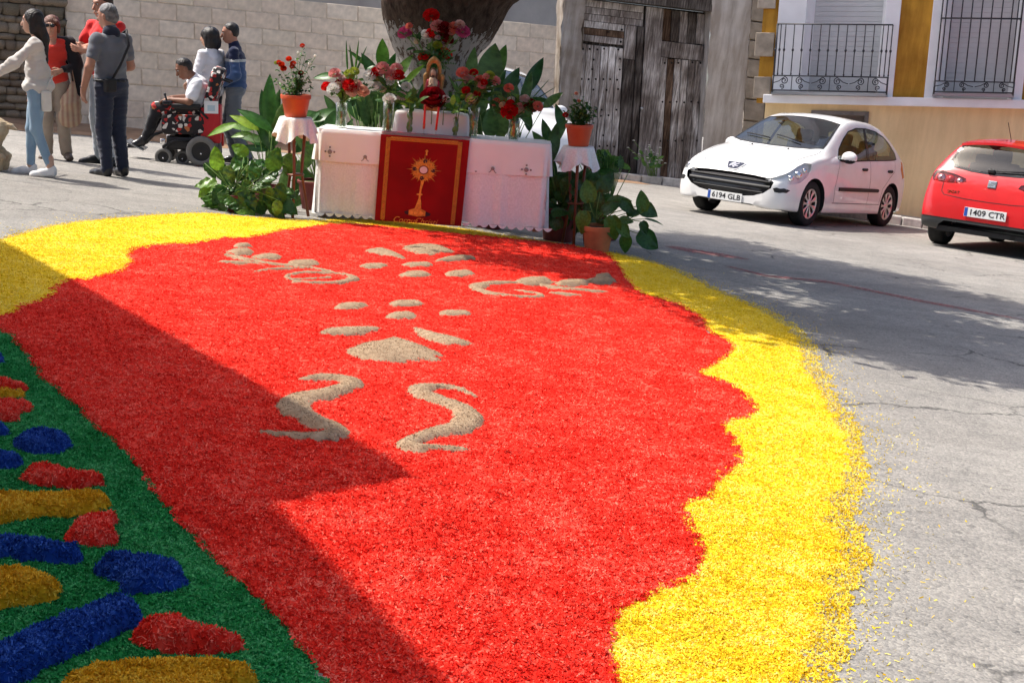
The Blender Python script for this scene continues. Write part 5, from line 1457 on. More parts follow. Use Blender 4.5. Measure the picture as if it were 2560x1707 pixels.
# ================================================================== TREE BEHIND THE ALTAR
def bark_material():
    m = bpy.data.materials.new('bark'); m.use_nodes = True
    N, L = nodes(m); b = N['Principled BSDF']; tc = N.new('ShaderNodeTexCoord')
    mp = N.new('ShaderNodeMapping'); mp.inputs['Scale'].default_value = (1, 1, .45); L.new(tc.outputs['Object'], mp.inputs['Vector'])
    n = N.new('ShaderNodeTexNoise'); n.inputs['Scale'].default_value = 15; n.inputs['Detail'].default_value = 8; n.inputs['Roughness'].default_value = .7; L.new(mp.outputs[0], n.inputs['Vector'])
    r = N.new('ShaderNodeValToRGB'); r.color_ramp.elements[0].position = .35; r.color_ramp.elements[1].position = .7
    r.color_ramp.elements[0].color = (.028, .018, .013, 1); r.color_ramp.elements[1].color = (.115, .08, .06, 1); L.new(n.outputs['Fac'], r.inputs['Fac'])
    # old whitewash on the lower trunk, flaking off
    sx = N.new('ShaderNodeSeparateXYZ'); L.new(tc.outputs['Object'], sx.inputs[0])
    mr = N.new('ShaderNodeMapRange'); mr.inputs['From Min'].default_value = 2.2; mr.inputs['From Max'].default_value = 1.86; L.new(sx.outputs['Z'], mr.inputs['Value'])
    ad = N.new('ShaderNodeMath'); ad.operation = 'ADD'; L.new(mr.outputs[0], ad.inputs[0])
    sb = N.new('ShaderNodeMath'); sb.operation = 'MULTIPLY_ADD'; sb.inputs[1].default_value = -3.2; sb.inputs[2].default_value = 1.2; L.new(n.outputs['Fac'], sb.inputs[0]); L.new(sb.outputs[0], ad.inputs[1])
    r2 = N.new('ShaderNodeValToRGB'); r2.color_ramp.elements[0].position = .38; r2.color_ramp.elements[1].position = .52; L.new(ad.outputs[0], r2.inputs['Fac'])
    x = N.new('ShaderNodeMix'); x.data_type = 'RGBA'; L.new(r2.outputs[0], x.inputs[0]); L.new(r.outputs[0], x.inputs[6]); x.inputs[7].default_value = (.33, .31, .29, 1)
    L.new(x.outputs[2], b.inputs['Base Color']); b.inputs['Roughness'].default_value = .95; b.inputs['Specular IOR Level'].default_value = .1
    bp = N.new('ShaderNodeBump'); bp.inputs['Strength'].default_value = 1; bp.inputs['Distance'].default_value = .05; L.new(n.outputs['Fac'], bp.inputs['Height']); L.new(bp.outputs['Normal'], b.inputs['Normal'])
    return m
TY = 16.4
T0 = GY(1086, TY)
M_bark = bark_material()
tree = thing('street_tree', 'big old tree with whitewashed trunk rising behind the altar', 'tree', T0)
tl = lambda px, py: AT(px, py, TY) - T0
rad = lambda px0, px1, py: (AT(px1, py, TY) - AT(px0, py, TY)).length / 2
prof = [((1010, 1176, 210)), ((1003, 1182, 150)), ((992, 1192, 100)), ((976, 1214, 60)), ((955, 1266, 0)), ((925, 1320, -60))]
s = Solid(.035, .06)
pts = [Vector((.05, 0, -.1)), Vector((.02, 0, .5))]; rs_ = [.52, .44]
for a, c, y in prof:
    pts.append(tl((a + c) / 2, y)); rs_.append(rad(a, c, y))
s.chain(pts, rs_)
fork = pts[-1]
limbs = []
rt_ = random.Random(5)
for d, L, r0 in ((Vector((-.55, -.2, 1)), 2.4, .34), (Vector((.55, -.35, .9)), 2.8, .36), (Vector((.1, .5, 1)), 2.2, .3), (Vector((.5, -.9, .8)), 2.6, .26)):
    d = d.normalized(); a = fork + Vector((d.x * .25, d.y * .25, 0)); e = a + d * L + Vector((0, 0, .3)); limbs.append((a, e, r0)); s.chain([fork - Vector((0, 0, .2)), a, a.lerp(e, .5) + Vector((0, 0, -.1)), e], [.55, r0, r0 * .75, r0 * .5])
s.build('trunk', M_bark, tree, disp=lambda X, Y, Z: .05 * fbm(X, Y, Z * .25, 3, 7, 9) + .018 * fbm(X, Y, Z * .5, 8, 6, 30))
# crown: leaf clumps spread so that the shade falls where it does on the street
SHP = [tuple(G(x, y)[:2]) for x, y in ((1150, 600), (1225, 566), (1340, 560), (1500, 568), (1620, 585), (1760, 590), (1950, 622), (2150, 662), (2330, 705), (2560, 775), (2900, 880), (2900, 1030), (2560, 955), (2360, 935), (2240, 905), (2120, 860), (2000, 858), (1880, 838), (1760, 775), (1620, 722), (1500, 712), (1420, 676), (1320, 690), (1240, 650))]
A_ = np.array(SHP); r = np.random.default_rng(21)
lo, hi = A_.min(0), A_.max(0)
C = np.column_stack([r.uniform(lo[0], hi[0], 3000), r.uniform(lo[1], hi[1], 3000)])
C = C[inpoly(C, SHP)]
C = C[vnoise(C[:, 0] * 1.6, C[:, 1] * 1.6, 5) > .30][:680]
kk = 1 / math.tan(SUN_EL)
Vs = []; tips = []
for c in C:
    z = r.uniform(3.3, 6.3); ctr = np.array([c[0] - SH.x * kk * z, c[1] - SH.y * kk * z, z]) - np.array(T0); tips.append(Vector(ctr))
    n = 52; p = ctr + r.normal(0, 1, (n, 3)) * np.array([.20, .20, .16])
    a = r.normal(0, 1, (n, 3)); a /= np.linalg.norm(a, axis=1)[:, None]; b_ = np.cross(a, r.normal(0, 1, (n, 3))); b_ /= np.linalg.norm(b_, axis=1)[:, None]
    l = r.uniform(.055, .095, (n, 1)); w = l * .62
    Vs.append(np.stack([p - a * l, p - b_ * w, p + a * l, p + b_ * w], 1).reshape(-1, 3))
Vs = np.concatenate(Vs)
link('crown', npmesh('crown', Vs, np.arange(len(Vs)).reshape(-1, 4), M_leafm), tree)
b = MB(); b.smooth = True
for i, (a, e, r0) in enumerate(limbs):
    near_ = sorted(tips, key=lambda t: (t - e).length)[:26]
    for t in near_[::4]:
        mid = e.lerp(t, .5) + Vector((0, 0, .15)); b.tube([e - (e - a).normalized() * .1, mid, t], [.05, .025, .008], 6)
for t in tips[::40]:
    e = min((l[1] for l in limbs), key=lambda q_: (q_ - t).length); mid = e.lerp(t, .5) + Vector((0, 0, .25)); b.tube([e, mid, t], [.04, .022, .008], 6)
b.build('branches', M_bark, tree)

# flowers hung on the trunk above the statue
fm = AP(a_uw(1082, 185, 1.2)[0], 1.2, a_uw(1082, 185, 1.2)[1])
bouquet('flower_spray', 'spray of red, pink and white flowers hung on the whitewashed trunk above the statue', fm, zs((640, 212, 'carn_magenta', .046), (665, 168, 'carn_coral', .024), (805, 103, 'carn_red', .050), (772, 222, 'rose_white', .042), (808, 215, 'rose_red', .044), (845, 170, 'carn_pink', .046), (888, 180, 'carn_dkred', .044), (880, 205, 'carn_dkred', .05), (900, 250, 'rose_dkred', .05), (953, 182, 'carn_coral', .044), (985, 160, 'carn_palep', .034), (1003, 205, 'carn_magenta', .046), (862, 318, 'rose_red', .048), (898, 345, 'rose_red', .044), (765, 362, 'rose_red', .048), (782, 380, 'rose_red', .03), (845, 290, 'carn_lime', .03)), 1.2, leafn=46, lk=('d', 'm', 'd'), ferns=16, seed=11, tall=.04)

# ================================================================== POTTED PLANTS
M_terra = mat('terracotta_plastic', (.50, .085, .03), .5, spec=.4, var=.10, vscale=6)
M_clay = mat('clay_pot', (.46, .17, .075), .85, var=.18, vscale=8, bump=.2)
M_soil = mat('soil', (.045, .03, .02), 1, bump=.8, bscale=60)
M_wine = mat('dark_pot', (.16, .03, .025), .6, var=.2, vscale=6)
def pot_part(root, h, r_top, r_bot, m, rim=.03, z0=0.0):
    b = MB(); b.lathe([(r_bot * .98, z0), (r_bot, z0 + .004), (r_top * .93, z0 + h - rim), (r_top, z0 + h - rim + .002), (r_top * 1.02, z0 + h - .004), (r_top * 1.0, z0 + h), (r_top * .92, z0 + h), (r_top * .9, z0 + h - .03)], 24, None, False); o = b.build('pot', m, root, True); sharp_by_angle(o.data, 40)
    b = MB(); b.lathe([(r_top * .9, z0 + h - .03), (.01, z0 + h - .02)], 20, None, False); b.build('soil', M_soil, root, True)
def tl_local(root, p): return root.matrix_world.inverted() @ p if False else (root.rotation_euler.to_matrix().inverted() @ (p - root.location))
def stand(label, px, y, py_top, py_pot_top, pot_w, bushlabel, lacelabel, spec, bush, lk, seed, sprig):
    base = GY(px, y); up_ = UP
    top = AT(px, py_top, y); H = (top - base).dot(UP)
    R3 = upright(0)
    root = thing('plant_stand', label, 'plant stand', base, R3)
    mw = mat('stand_wood', (.20, .065, .03), .45, var=.2, vscale=8)
    b = MB(); b.lathe([(.135, H - .025), (.14, H - .012), (.135, H)], 20); b.build('top', mw, root, True)
    for k in range(3):
        a = k * 2 * PI / 3 + .5; b = MB(); b.tube([(.10 * math.cos(a), .10 * math.sin(a), H - .02), (.06 * math.cos(a), .06 * math.sin(a), H * .45), (.13 * math.cos(a), .13 * math.sin(a), 0)], [.016, .014, .015], 8); b.build('leg', mw, root, True)
    b = MB(); b.lathe([(.075, H * .42), (.085, H * .42 + .01), (.075, H * .42 + .02)], 16); b.build('lower_shelf', mw, root, True)
    # lace cover
    lc = thing('lace_cover', lacelabel, 'lace cover', base + UP * (H + .001), R3)
    b = MB(); b.smooth = True; n = 72; vs = []
    for j in range(16):
        k = j / 15
        for i in range(n):
            a = 2 * PI * i / n
            if k < .35: rr_ = .152 * (k / .35); z = .004
            else:
                f = (k - .35) / .65; z = .004 - f * (.185 + .045 * math.sin(a * 4 + seed) + .012 * abs(math.sin(a * 9))); rr_ = .150 + .05 * f + .026 * f * math.sin(a * 9 + seed) + .02 * f * noise.noise(Vector((a * 2, seed, f)))
            vs.append(Vector((rr_ * math.cos(a), rr_ * math.sin(a), z)))
    b.add(vs, [(j * n + i, j * n + (i + 1) % n, (j + 1) * n + (i + 1) % n, (j + 1) * n + i) for j in range(15) for i in range(n)])
    b.build('lace', M_lace, lc)
    # flower pot on top
    hp_ = (AT(px, py_pot_top, y) - top).dot(UP)
    pt = thing('flower_pot', bushlabel, 'flower pot', base + UP * (H + .008), R3)
    rw = pot_w / 2
    pot_part(pt, hp_, rw, rw * .72, M_terra, .04)
    rr_ = random.Random(seed); st_ = MB()
    twigs = []
    for i in range(bush[0]):
        a = rr_.uniform(0, 6.28); el = rr_.uniform(.35, 1.45); L = bush[1] * rr_.uniform(.45, 1)
        e = Vector((math.cos(a) * math.cos(el) * L * bush[2], math.sin(a) * math.cos(el) * L * bush[2], hp_ + math.sin(el) * L)); o_ = Vector((rr_.uniform(-.04, .04), rr_.uniform(-.04, .04), hp_ - .02)); twigs.append((o_, e))
    for px_, py_ in sprig:
        p = R3.transposed() @ (AT(px_, py_, y) - pt.location); twigs.append((Vector((0, 0, hp_)), p))
    for o_, e in twigs:
        st_.tube([o_, o_.lerp(e, .5) + Vector((0, 0, .02)), e], .0025, 4)
        for k in range(bush[3]):
            t = rr_.uniform(.25, 1); p = o_.lerp(e, t) + Vector((rr_.gauss(0, .02), rr_.gauss(0, .02), rr_.gauss(0, .015)))
            d = Vector((rr_.gauss(0, 1), rr_.gauss(0, 1), rr_.gauss(.2, .6)))
            o = link('leaf', LEAF['small_' + rr_.choice(lk)], pt); sc_ = rr_.uniform(.6, 1.15)
            o.matrix_local = Matrix.Translation(p) @ orient(d, Vector((rr_.gauss(0, .5), rr_.gauss(-.3, .5), 1))).to_4x4() @ Matrix.Diagonal((sc_, sc_ * 1.2, sc_, 1))
    st_.build('twigs', M_stem, pt, True)
    for px_, py_, k, rd in spec:
        p = R3.transposed() @ (AT(px_, py_, y - .06) - pt.location); o = link('flower', FL[k], pt)
        o.matrix_local = Matrix.Translation(p) @ Matrix.Rotation(.9, 4, 'X') @ Matrix.Diagonal((rd, rd, rd, 1))
    return root
stand('wooden plant stand with a lace cover left of the altar', 738, 13.75, 293, 238, .28, 'orange pot with a small rose bush in red bloom left of the altar', 'white lace cover hanging over the left plant stand',
      [(704, 162, 'rose_orange', .034), (709, 172, 'rose_orange', .034), (697, 157, 'carn_orange', .026), (722, 148, 'rose_orange', .032), (733, 160, 'carn_orange', .03), (730, 167, 'carn_orange', .024), (752, 183, 'rose_dkred', .030), (756, 115, 'carn_orange', .024), (774, 160, 'rose_white', .020), (690, 158, 'carn_lime', .02), (788, 140, 'rose_white', .016), (745, 132, 'rose_white', .014)],
      (24, .24, .85, 9), ('d', 'd', 'm'), 3, [(756, 118), (790, 140), (676, 195), (690, 158), (774, 150), (745, 130), (722, 150), (765, 135)])
stand('wooden plant stand with a lace cover right of the altar, in the shade', 1434, 14.3, 365, 311, .27, 'orange pot with a dark green bush right of the altar', 'white lace cover hanging over the right plant stand',
      [(1441, 234, 'rose_peach', .022), (1447, 253, 'carn_coral', .018), (1414, 288, 'carn_red', .03)], (34, .26, .62, 11), ('d', 'd', 'd', 'm'), 4, [(1428, 235), (1460, 240), (1478, 270), (1422, 255)])

def blade(root, kind, px, py, y, L, ang, tilt, W=None, dep=0.0, stem_to=None, stems=None, bend=.05):
    """leaf whose middle sits at a photo point; ang: its direction in the picture (deg), tilt: 0 faces the street, 90 faces up"""
    R3 = root.rotation_euler.to_matrix().transposed()
    c = R3 @ (AT(px, py, y) - root.location)
    a = math.radians(ang); e1 = Vector((math.cos(a), dep, math.sin(a))).normalized()
    t = math.radians(tilt); n0 = Vector((.15 * math.sin(px), -math.cos(t), math.sin(t)))
    if abs(n0.normalized().dot(e1)) > .96: n0 = Vector((.5, -.8, .3))
    base = c - e1 * L * .48
    put_leaf(root, kind, base, e1, n0, L, W)
    if stems is not None and stem_to is not None:
        mid = base.lerp(stem_to, .5) - e1 * bend; stems.tube([stem_to, mid, base], [.006, .005, .004], 5)
def z7(zx, zy): return (460 + zx * .2296, 200 + zy * .2296)
def z8(zx, zy): return (1300 + zx * .2806, 200 + zy * .2806)

# left: glossy round-leaved plant
pl = thing('round_leaf_plant', 'plant with big glossy round leaves spilling from its pot, left of the altar', 'plant', GY(590, 13.55), upright(0))
pot_part(pl, .17, .15, .11, M_wine)
st_ = MB(); st_.smooth = True; hub = Vector((0, 0, .17))
for zx, zy, L, ang, tilt, k in ((355, 865, .21, 95, 15, 'round_l'), (400, 1010, .15, 100, 5, 'round_d'), (235, 1120, .20, 178, 55, 'round_m'), (210, 1215, .16, 215, 30, 'round_l'), (375, 1285, .22, 235, 40, 'round_d'), (455, 1330, .18, 260, 35, 'round_d'), (560, 1180, .17, 160, 60, 'round_d'), (640, 1305, .24, 280, 45, 'round_d'), (700, 1090, .22, 60, 50, 'round_d'),
      (625, 880, .19, 120, 40, 'round_m'), (610, 760, .17, 150, 20, 'round_l'), (520, 960, .15, 190, 50, 'round_m'), (830, 1150, .18, 20, 60, 'round_d'), (840, 1280, .15, 275, 30, 'lance_m'), (800, 1430, .22, 225, 30, 'round_d'), (1095, 1360, .25, 340, 35, 'round_d'), (1060, 1195, .20, 10, 55, 'round_d'), (985, 880, .22, 75, 10, 'round_m'), (945, 1010, .18, 45, 40, 'round_d'), (930, 1340, .18, 300, 40, 'round_d'),
      (720, 1210, .20, 200, 50, 'round_d'), (580, 1060, .18, 170, 60, 'round_d'), (480, 1200, .20, 210, 60, 'round_d'), (880, 1080, .19, 30, 60, 'round_d'), (760, 980, .17, 100, 40, 'round_m'), (320, 1180, .16, 190, 60, 'round_m'), (1010, 1430, .2, 320, 30, 'round_d'), (560, 1400, .2, 250, 30, 'round_d'), (420, 1400, .17, 240, 30, 'round_d')):
    x, y = z7(zx, zy); blade(pl, k, x, y, 13.55 + random.uniform(-.16, .12), L * 1.08, ang, tilt, None, random.uniform(-.35, .1), hub, st_)
rr_ = random.Random(3)
for i in range(40):
    x, y = z7(rr_.uniform(260, 1180), rr_.uniform(880, 1400) if i < 24 else rr_.uniform(1230, 1430)); blade(pl, rr_.choice(('round_d', 'round_d', 'round_m')), x, y, 13.6 + rr_.uniform(-.1, .2) - (.2 if i >= 24 else 0), rr_.uniform(.16, .23), rr_.uniform(150, 390), rr_.uniform(20, 65), None, rr_.uniform(-.4, .1), hub, st_)
st_.build('leaf_stalks', M_stem, pl)
# left: long-leaved plant behind the stand
pl = thing('long_leaf_plant', 'plant with long upright and arching leaves behind the left plant stand', 'plant', GY(668, 14.25), upright(0))
pot_part(pl, .22, .16, .12, M_wine)
st_ = MB(); st_.smooth = True; hub = Vector((0, 0, .2))
for zx, zy, L, ang, tilt, k in ((415, 525, .34, 195, 50, 'lance_l'), (620, 590, .22, 185, 40, 'lance_m'), (660, 450, .34, 150, 40, 'lance_l'), (780, 420, .42, 145, 50, 'lance_m'), (830, 500, .40, 140, 45, 'lance_m'), (950, 470, .30, 110, 20, 'lance_l'), (925, 230, .52, 92, 5, 'lance_m'), (985, 330, .40, 75, 10, 'lance_d'), (890, 350, .42, 105, 15, 'lance_d'), (1020, 420, .36, 70, 15, 'lance_d'),
      (720, 620, .32, 165, 40, 'lance_d'), (800, 660, .34, 150, 40, 'lance_d'), (880, 620, .34, 120, 30, 'lance_d'), (1010, 620, .30, 60, 30, 'lance_d'), (940, 740, .28, 100, 30, 'lance_d'), (760, 740, .28, 170, 30, 'lance_d'), (850, 560, .3, 130, 40, 'lance_m'), (600, 500, .3, 165, 40, 'lance_m'), (1000, 900, .3, 80, 15, 'lance_m'), (930, 930, .28, 100, 15, 'lance_m')):
    x, y = z7(zx, zy); blade(pl, k, x, y, 14.25 + random.uniform(-.15, .15), L, ang, tilt, L * 1.35, random.uniform(-.2, .1), hub, st_, 0)
st_.build('leaf_stalks', M_stem, pl)
# behind the altar: tall leaves left and right of the trunk
def rear_plant(label, px, y, leaves, seed):
    p = thing('tall_leaf_plant', label, 'plant', GY(px, y), upright(0)); pot_part(p, .30, .19, .14, M_wine)
    stm = MB(); stm.smooth = True
    for zx, zy, L, ang, tilt, k, wf in leaves:
        x, yy = Z3(zx, zy); blade(p, k, x, yy, y + random.uniform(-.18, .18), L, ang, tilt, L * wf, random.uniform(-.1, .15), Vector((0, 0, .28)), stm, 0)
    rr_ = random.Random(seed)
    for i in range(26):
        l = rr_.choice(leaves); x, yy = Z3(l[0] + rr_.gauss(0, 60), max(l[1], 520) + rr_.uniform(0, 160)); blade(p, 'lance_d', x, yy, y + rr_.uniform(-.1, .3), rr_.uniform(.25, .4), rr_.uniform(40, 140), rr_.uniform(0, 40), .45, 0, Vector((0, 0, .28)), stm, 0)
    stm.build('leaf_stalks', M_stem, p)
    return p
rear_plant('tall plant behind the altar with one leaf coloured as if backlit beside the trunk', 935, 15.0, [(497, 345, .34, 92, 5, 'lance_l', 2.0), (420, 430, .34, 120, 20, 'lance_d', 1.6), (370, 390, .40, 140, 30, 'sword_m', 1.0), (545, 420, .3, 70, 15, 'lance_m', 1.5), (460, 620, .34, 100, 15, 'lance_d', 2), (380, 640, .34, 120, 20, 'lance_d', 2), (560, 640, .34, 80, 15, 'lance_d', 2), (330, 700, .34, 140, 30, 'lance_d', 2), (630, 420, .3, 60, 30, 'lance_m', 1.4), (690, 470, .3, 50, 40, 'lance_l', 1.0), (650, 580, .32, 90, 20, 'lance_d', 2), (430, 730, .3, 95, 10, 'lance_d', 2.2), (520, 740, .3, 85, 10, 'lance_d', 2.2), (130, 480, .26, 180, 40, 'lance_m', 1.5), (300, 380, .3, 100, 10, 'sword_d', .6), (270, 350, .3, 95, 10, 'sword_m', .5), (335, 350, .3, 85, 10, 'sword_m', .5), (360, 380, .3, 70, 10, 'sword_d', .5)], 1)  # lime material paints the backlight on the leaf by the trunk
rear_plant('tall plant with broad dark leaves behind the altar, right of the trunk', 1222, 15.0, [(1060, 420, .40, 87, 10, 'lance_d', 1.5), (1180, 420, .46, 78, 5, 'lance_d', 2.3), (1235, 400, .40, 75, 5, 'lance_m', 1.5), (1310, 520, .34, 62, 10, 'lance_d', 1.9), (1410, 560, .36, 80, 10, 'lance_d', 1.4), (1455, 480, .42, 66, 10, 'lance_d', 1.7), (1120, 620, .36, 90, 15, 'lance_d', 2), (1220, 640, .36, 95, 15, 'lance_d', 2), (1320, 640, .34, 80, 15, 'lance_d', 2), (1480, 630, .3, 10, 50, 'lance_d', 1.3), (1090, 740, .34, 95, 10, 'lance_d', 2.3), (1180, 780, .34, 88, 10, 'lance_d', 2.3), (1250, 780, .34, 85, 10, 'lance_d', 2.3), (1400, 720, .3, 300, 30, 'lance_d', 2.0), (960, 560, .3, 120, 20, 'sword_d', .8), (985, 600, .3, 110, 20, 'sword_d', .8), (1500, 560, .26, 50, 10, 'sword_d', .3), (1530, 590, .26, 35, 10, 'sword_d', .3)], 2)
rear_plant('dark drooping plant between the left stand and the altar', 790, 14.7, [(60, 740, .36, 150, 50, 'lance_d', 2), (130, 720, .36, 30, 50, 'lance_d', 2), (100, 800, .34, 200, 50, 'lance_d', 2), (30, 760, .3, 215, 50, 'lance_m', 1.6), (180, 760, .34, 60, 40, 'lance_d', 2), (-10, 860, .3, 220, 40, 'lance_d', 1.6), (20, 1000, .3, 250, 30, 'lance_d', 2), (-30, 1100, .3, 270, 20, 'lance_d', 2)], 3)
# right: shaded pots
pl = thing('clay_pot_plant', 'broad-leaved plant sprawling from a clay pot at the shaded right side', 'plant', GY(1492, 13.95), upright(0)); pot_part(pl, .25, .155, .115, M_clay, .05)
st_ = MB(); st_.smooth = True; hub = Vector((0, 0, .27))
for zx, zy, L, ang, tilt, k in ((605, 990, .22, 100, 25, 'heart_m'), (770, 910, .22, 60, 30, 'heart_d'), (560, 1270, .22, 265, 10, 'heart_m'), (830, 1320, .24, 285, 15, 'heart_m'), (930, 1340, .18, 320, 30, 'heart_m'), (880, 1080, .22, 20, 40, 'heart_d'), (960, 1130, .18, 330, 30, 'heart_d'), (1090, 1080, .20, 100, 10, 'heart_m'), (1140, 1160, .20, 340, 30, 'heart_d'), (1190, 1250, .18, 355, 70, 'lance_d'), (1150, 1430, .26, 330, 20, 'heart_m'), (940, 1460, .18, 270, 10, 'heart_m'), (1110, 1320, .14, 300, 30, 'heart_d'), (700, 1080, .2, 80, 40, 'heart_d'), (810, 1130, .2, 40, 40, 'heart_d'), (1010, 1180, .14, 10, 40, 'heart_d'), (950, 1250, .13, 0, 30, 'heart_d'), (740, 1380, .16, 250, 10, 'heart_d')):
    x, y = z8(zx, zy); blade(pl, k, x, y, 13.9 + random.uniform(-.12, .1), L * 1.05, ang, tilt, None, random.uniform(-.3, .1), hub, st_)
st_.build('leaf_stalks', M_stem, pl)
pl = thing('dark_pot_plant', 'dark plant with pointed leaves in a deep red pot beside the altar', 'plant', GY(1395, 14.55), upright(0)); pot_part(pl, .34, .19, .15, M_wine, .05)
st_ = MB(); st_.smooth = True; hub = Vector((0, 0, .32))
for zx, zy, L, ang, tilt, k in ((260, 640, .40, 95, 10, 'lance_d'), (300, 560, .40, 80, 10, 'lance_d'), (210, 590, .36, 125, 15, 'lance_d'), (330, 480, .34, 60, 20, 'lance_d'), (240, 480, .3, 110, 20, 'lance_d'), (280, 780, .34, 100, 10, 'lance_d'), (380, 890, .26, 60, 20, 'heart_d'), (230, 1010, .22, 190, 30, 'heart_d'), (320, 960, .24, 250, 20, 'heart_m'), (430, 960, .22, 300, 20, 'heart_d'), (400, 1170, .22, 240, 20, 'heart_d'), (560, 880, .24, 70, 20, 'heart_d'), (640, 860, .2, 50, 20, 'heart_d'), (470, 1040, .24, 20, 50, 'heart_m'), (610, 1060, .2, 330, 40, 'heart_m'), (480, 1340, .2, 265, 10, 'lance_d')):
    x, y = z8(zx, zy); blade(pl, k, x, y, 14.5 + random.uniform(-.15, .15), L, ang, tilt, L * (1.6 if 'lance' in k else 1), random.uniform(-.2, .1), hub, st_, 0)
rr_ = random.Random(6)
for i in range(34):
    x, y = z8(rr_.uniform(220, 800), rr_.uniform(850, 1290)); blade(pl, rr_.choice(('heart_d', 'heart_m', 'heart_d')), x, y, 14.4 + rr_.uniform(-.2, .2), rr_.uniform(.15, .24), rr_.uniform(0, 360), rr_.uniform(0, 50), None, rr_.uniform(-.3, .1), hub, st_, 0)
st_.build('leaf_stalks', M_stem, pl)
pl = thing('low_bush', 'low dark green bush behind the right plant stand', 'plant', GY(1510, 15.3), upright(0)); pot_part(pl, .22, .16, .12, M_wine)
st_ = MB(); st_.smooth = True; rr_ = random.Random(8)
for i in range(46):
    zx, zy = 720 + rr_.gauss(0, 80), 740 + rr_.gauss(0, 42); x, y = z8(zx, zy); blade(pl, rr_.choice(('lance_d', 'lance_d', 'lance_m')), x, y, 15.3 + rr_.uniform(-.15, .15), rr_.uniform(.14, .22), rr_.uniform(0, 360), rr_.uniform(0, 60), .3, 0, Vector((0, 0, .22)), st_, 0)
st_.build('leaf_stalks', M_stem, pl)
for px, py, y, lb in ((1625, 405, 28.3, 'small white-flowered weed growing at the foot of the gate'), (1640, 385, 28.4, 'taller weed with white flowers against the gate planks')):
    w = thing('weed', lb, 'weed', AT(px, 438, y), upright(0)); b = MB(); b.smooth = True; rr_ = random.Random(px)
    for i in range(10):
        e = Vector((rr_.gauss(0, .18), rr_.gauss(0, .05), rr_.uniform(.2, .45) + (.2 if 'taller' in lb else 0))); b.tube([(0, 0, -.1), e * .5 + Vector((0, 0, .05)), e], .006, 4)
        put_leaf(w, 'lance_m', e * .6, Vector((rr_.gauss(0, 1), -.3, .4)), Vector((0, -1, .5)), .12, .3); o = link('flower', FL['carn_white'], w); o.matrix_local = Matrix.Translation(e) @ Matrix.Diagonal((.025, .025, .02, 1))
    b.build('stalks', M_stem, w)
# ================================================================== CARS
def pchip(xs, ys):
    xs = np.array(xs, float); ys = np.array(ys, float); o = np.argsort(xs); xs, ys = xs[o], ys[o]
    h = np.diff(xs); d = np.diff(ys) / h; m = np.zeros(len(xs)); m[0], m[-1] = d[0], d[-1]
    for i in range(1, len(xs) - 1):
        if d[i - 1] * d[i] > 0:
            w1, w2 = 2 * h[i] + h[i - 1], h[i] + 2 * h[i - 1]; m[i] = (w1 + w2) / (w1 / d[i - 1] + w2 / d[i])
    def f(x):
        i = int(np.clip(np.searchsorted(xs, x) - 1, 0, len(h) - 1)); t = (x - xs[i]) / h[i]; t = min(max(t, 0), 1)
        return (2 * t**3 - 3 * t**2 + 1) * ys[i] + (t**3 - 2 * t**2 + t) * h[i] * m[i] + (-2 * t**3 + 3 * t**2) * ys[i + 1] + (t**3 - t**2) * h[i] * m[i + 1]
    return f
def paint(name, col):
    m = bpy.data.materials.new(name); m.use_nodes = True; N, L = nodes(m); b = N['Principled BSDF']
    b.inputs['Base Color'].default_value = (*col, 1); b.inputs['Roughness'].default_value = .38; b.inputs['Coat Weight'].default_value = 1; b.inputs['Coat Roughness'].default_value = .04
    tc = N.new('ShaderNodeTexCoord'); n = N.new('ShaderNodeTexNoise'); n.inputs['Scale'].default_value = 5; n.inputs['Detail'].default_value = 6; L.new(tc.outputs['Object'], n.inputs['Vector'])
    r = N.new('ShaderNodeValToRGB'); r.color_ramp.elements[0].color = (*[c * .93 for c in col], 1); r.color_ramp.elements[1].color = (*col, 1); r.color_ramp.elements[0].position = .35; r.color_ramp.elements[1].position = .6
    L.new(n.outputs['Fac'], r.inputs['Fac']); L.new(r.outputs[0], b.inputs['Base Color'])
    return m
M_carw = paint('car_white', (.78, .78, .77)); M_carr = paint('car_red', (.62, .008, .012))
M_blackp = mat('black_plastic', (.018, .018, .019), .55, spec=.4); M_gloss = mat('black_gloss', (.012, .012, .014), .12, spec=.6)
M_rubber = mat('tyre_rubber', (.022, .022, .022), .85, spec=.25, var=.2, vscale=20)
M_rim = mat('rim_silver', (.66, .63, .62), .35, metal=.75); M_chrome = mat('chrome', (.75, .75, .76), .12, metal=1)
M_cabin = mat('cabin_dark', (.05, .05, .055), .85, var=.2, vscale=6); M_seat = mat('seat_cloth', (.085, .08, .082), .9, var=.25, vscale=12)
M_lens = glass_material('lamp_lens', (.98, .98, .98), .12); M_tail = mat('tail_lamp', (.40, .01, .012), .15, spec=.6, coat=.8); M_amber = mat('amber_lamp', (.55, .17, .03), .25)
M_plate = mat('plate_white', (.72, .73, .72), .4, var=.04); M_eu = mat('plate_blue', (.02, .08, .38), .4); M_char = mat('plate_black', (.015, .015, .018), .5)
M_cargl = glass_material('car_glass', (.60, .68, .66), .32)

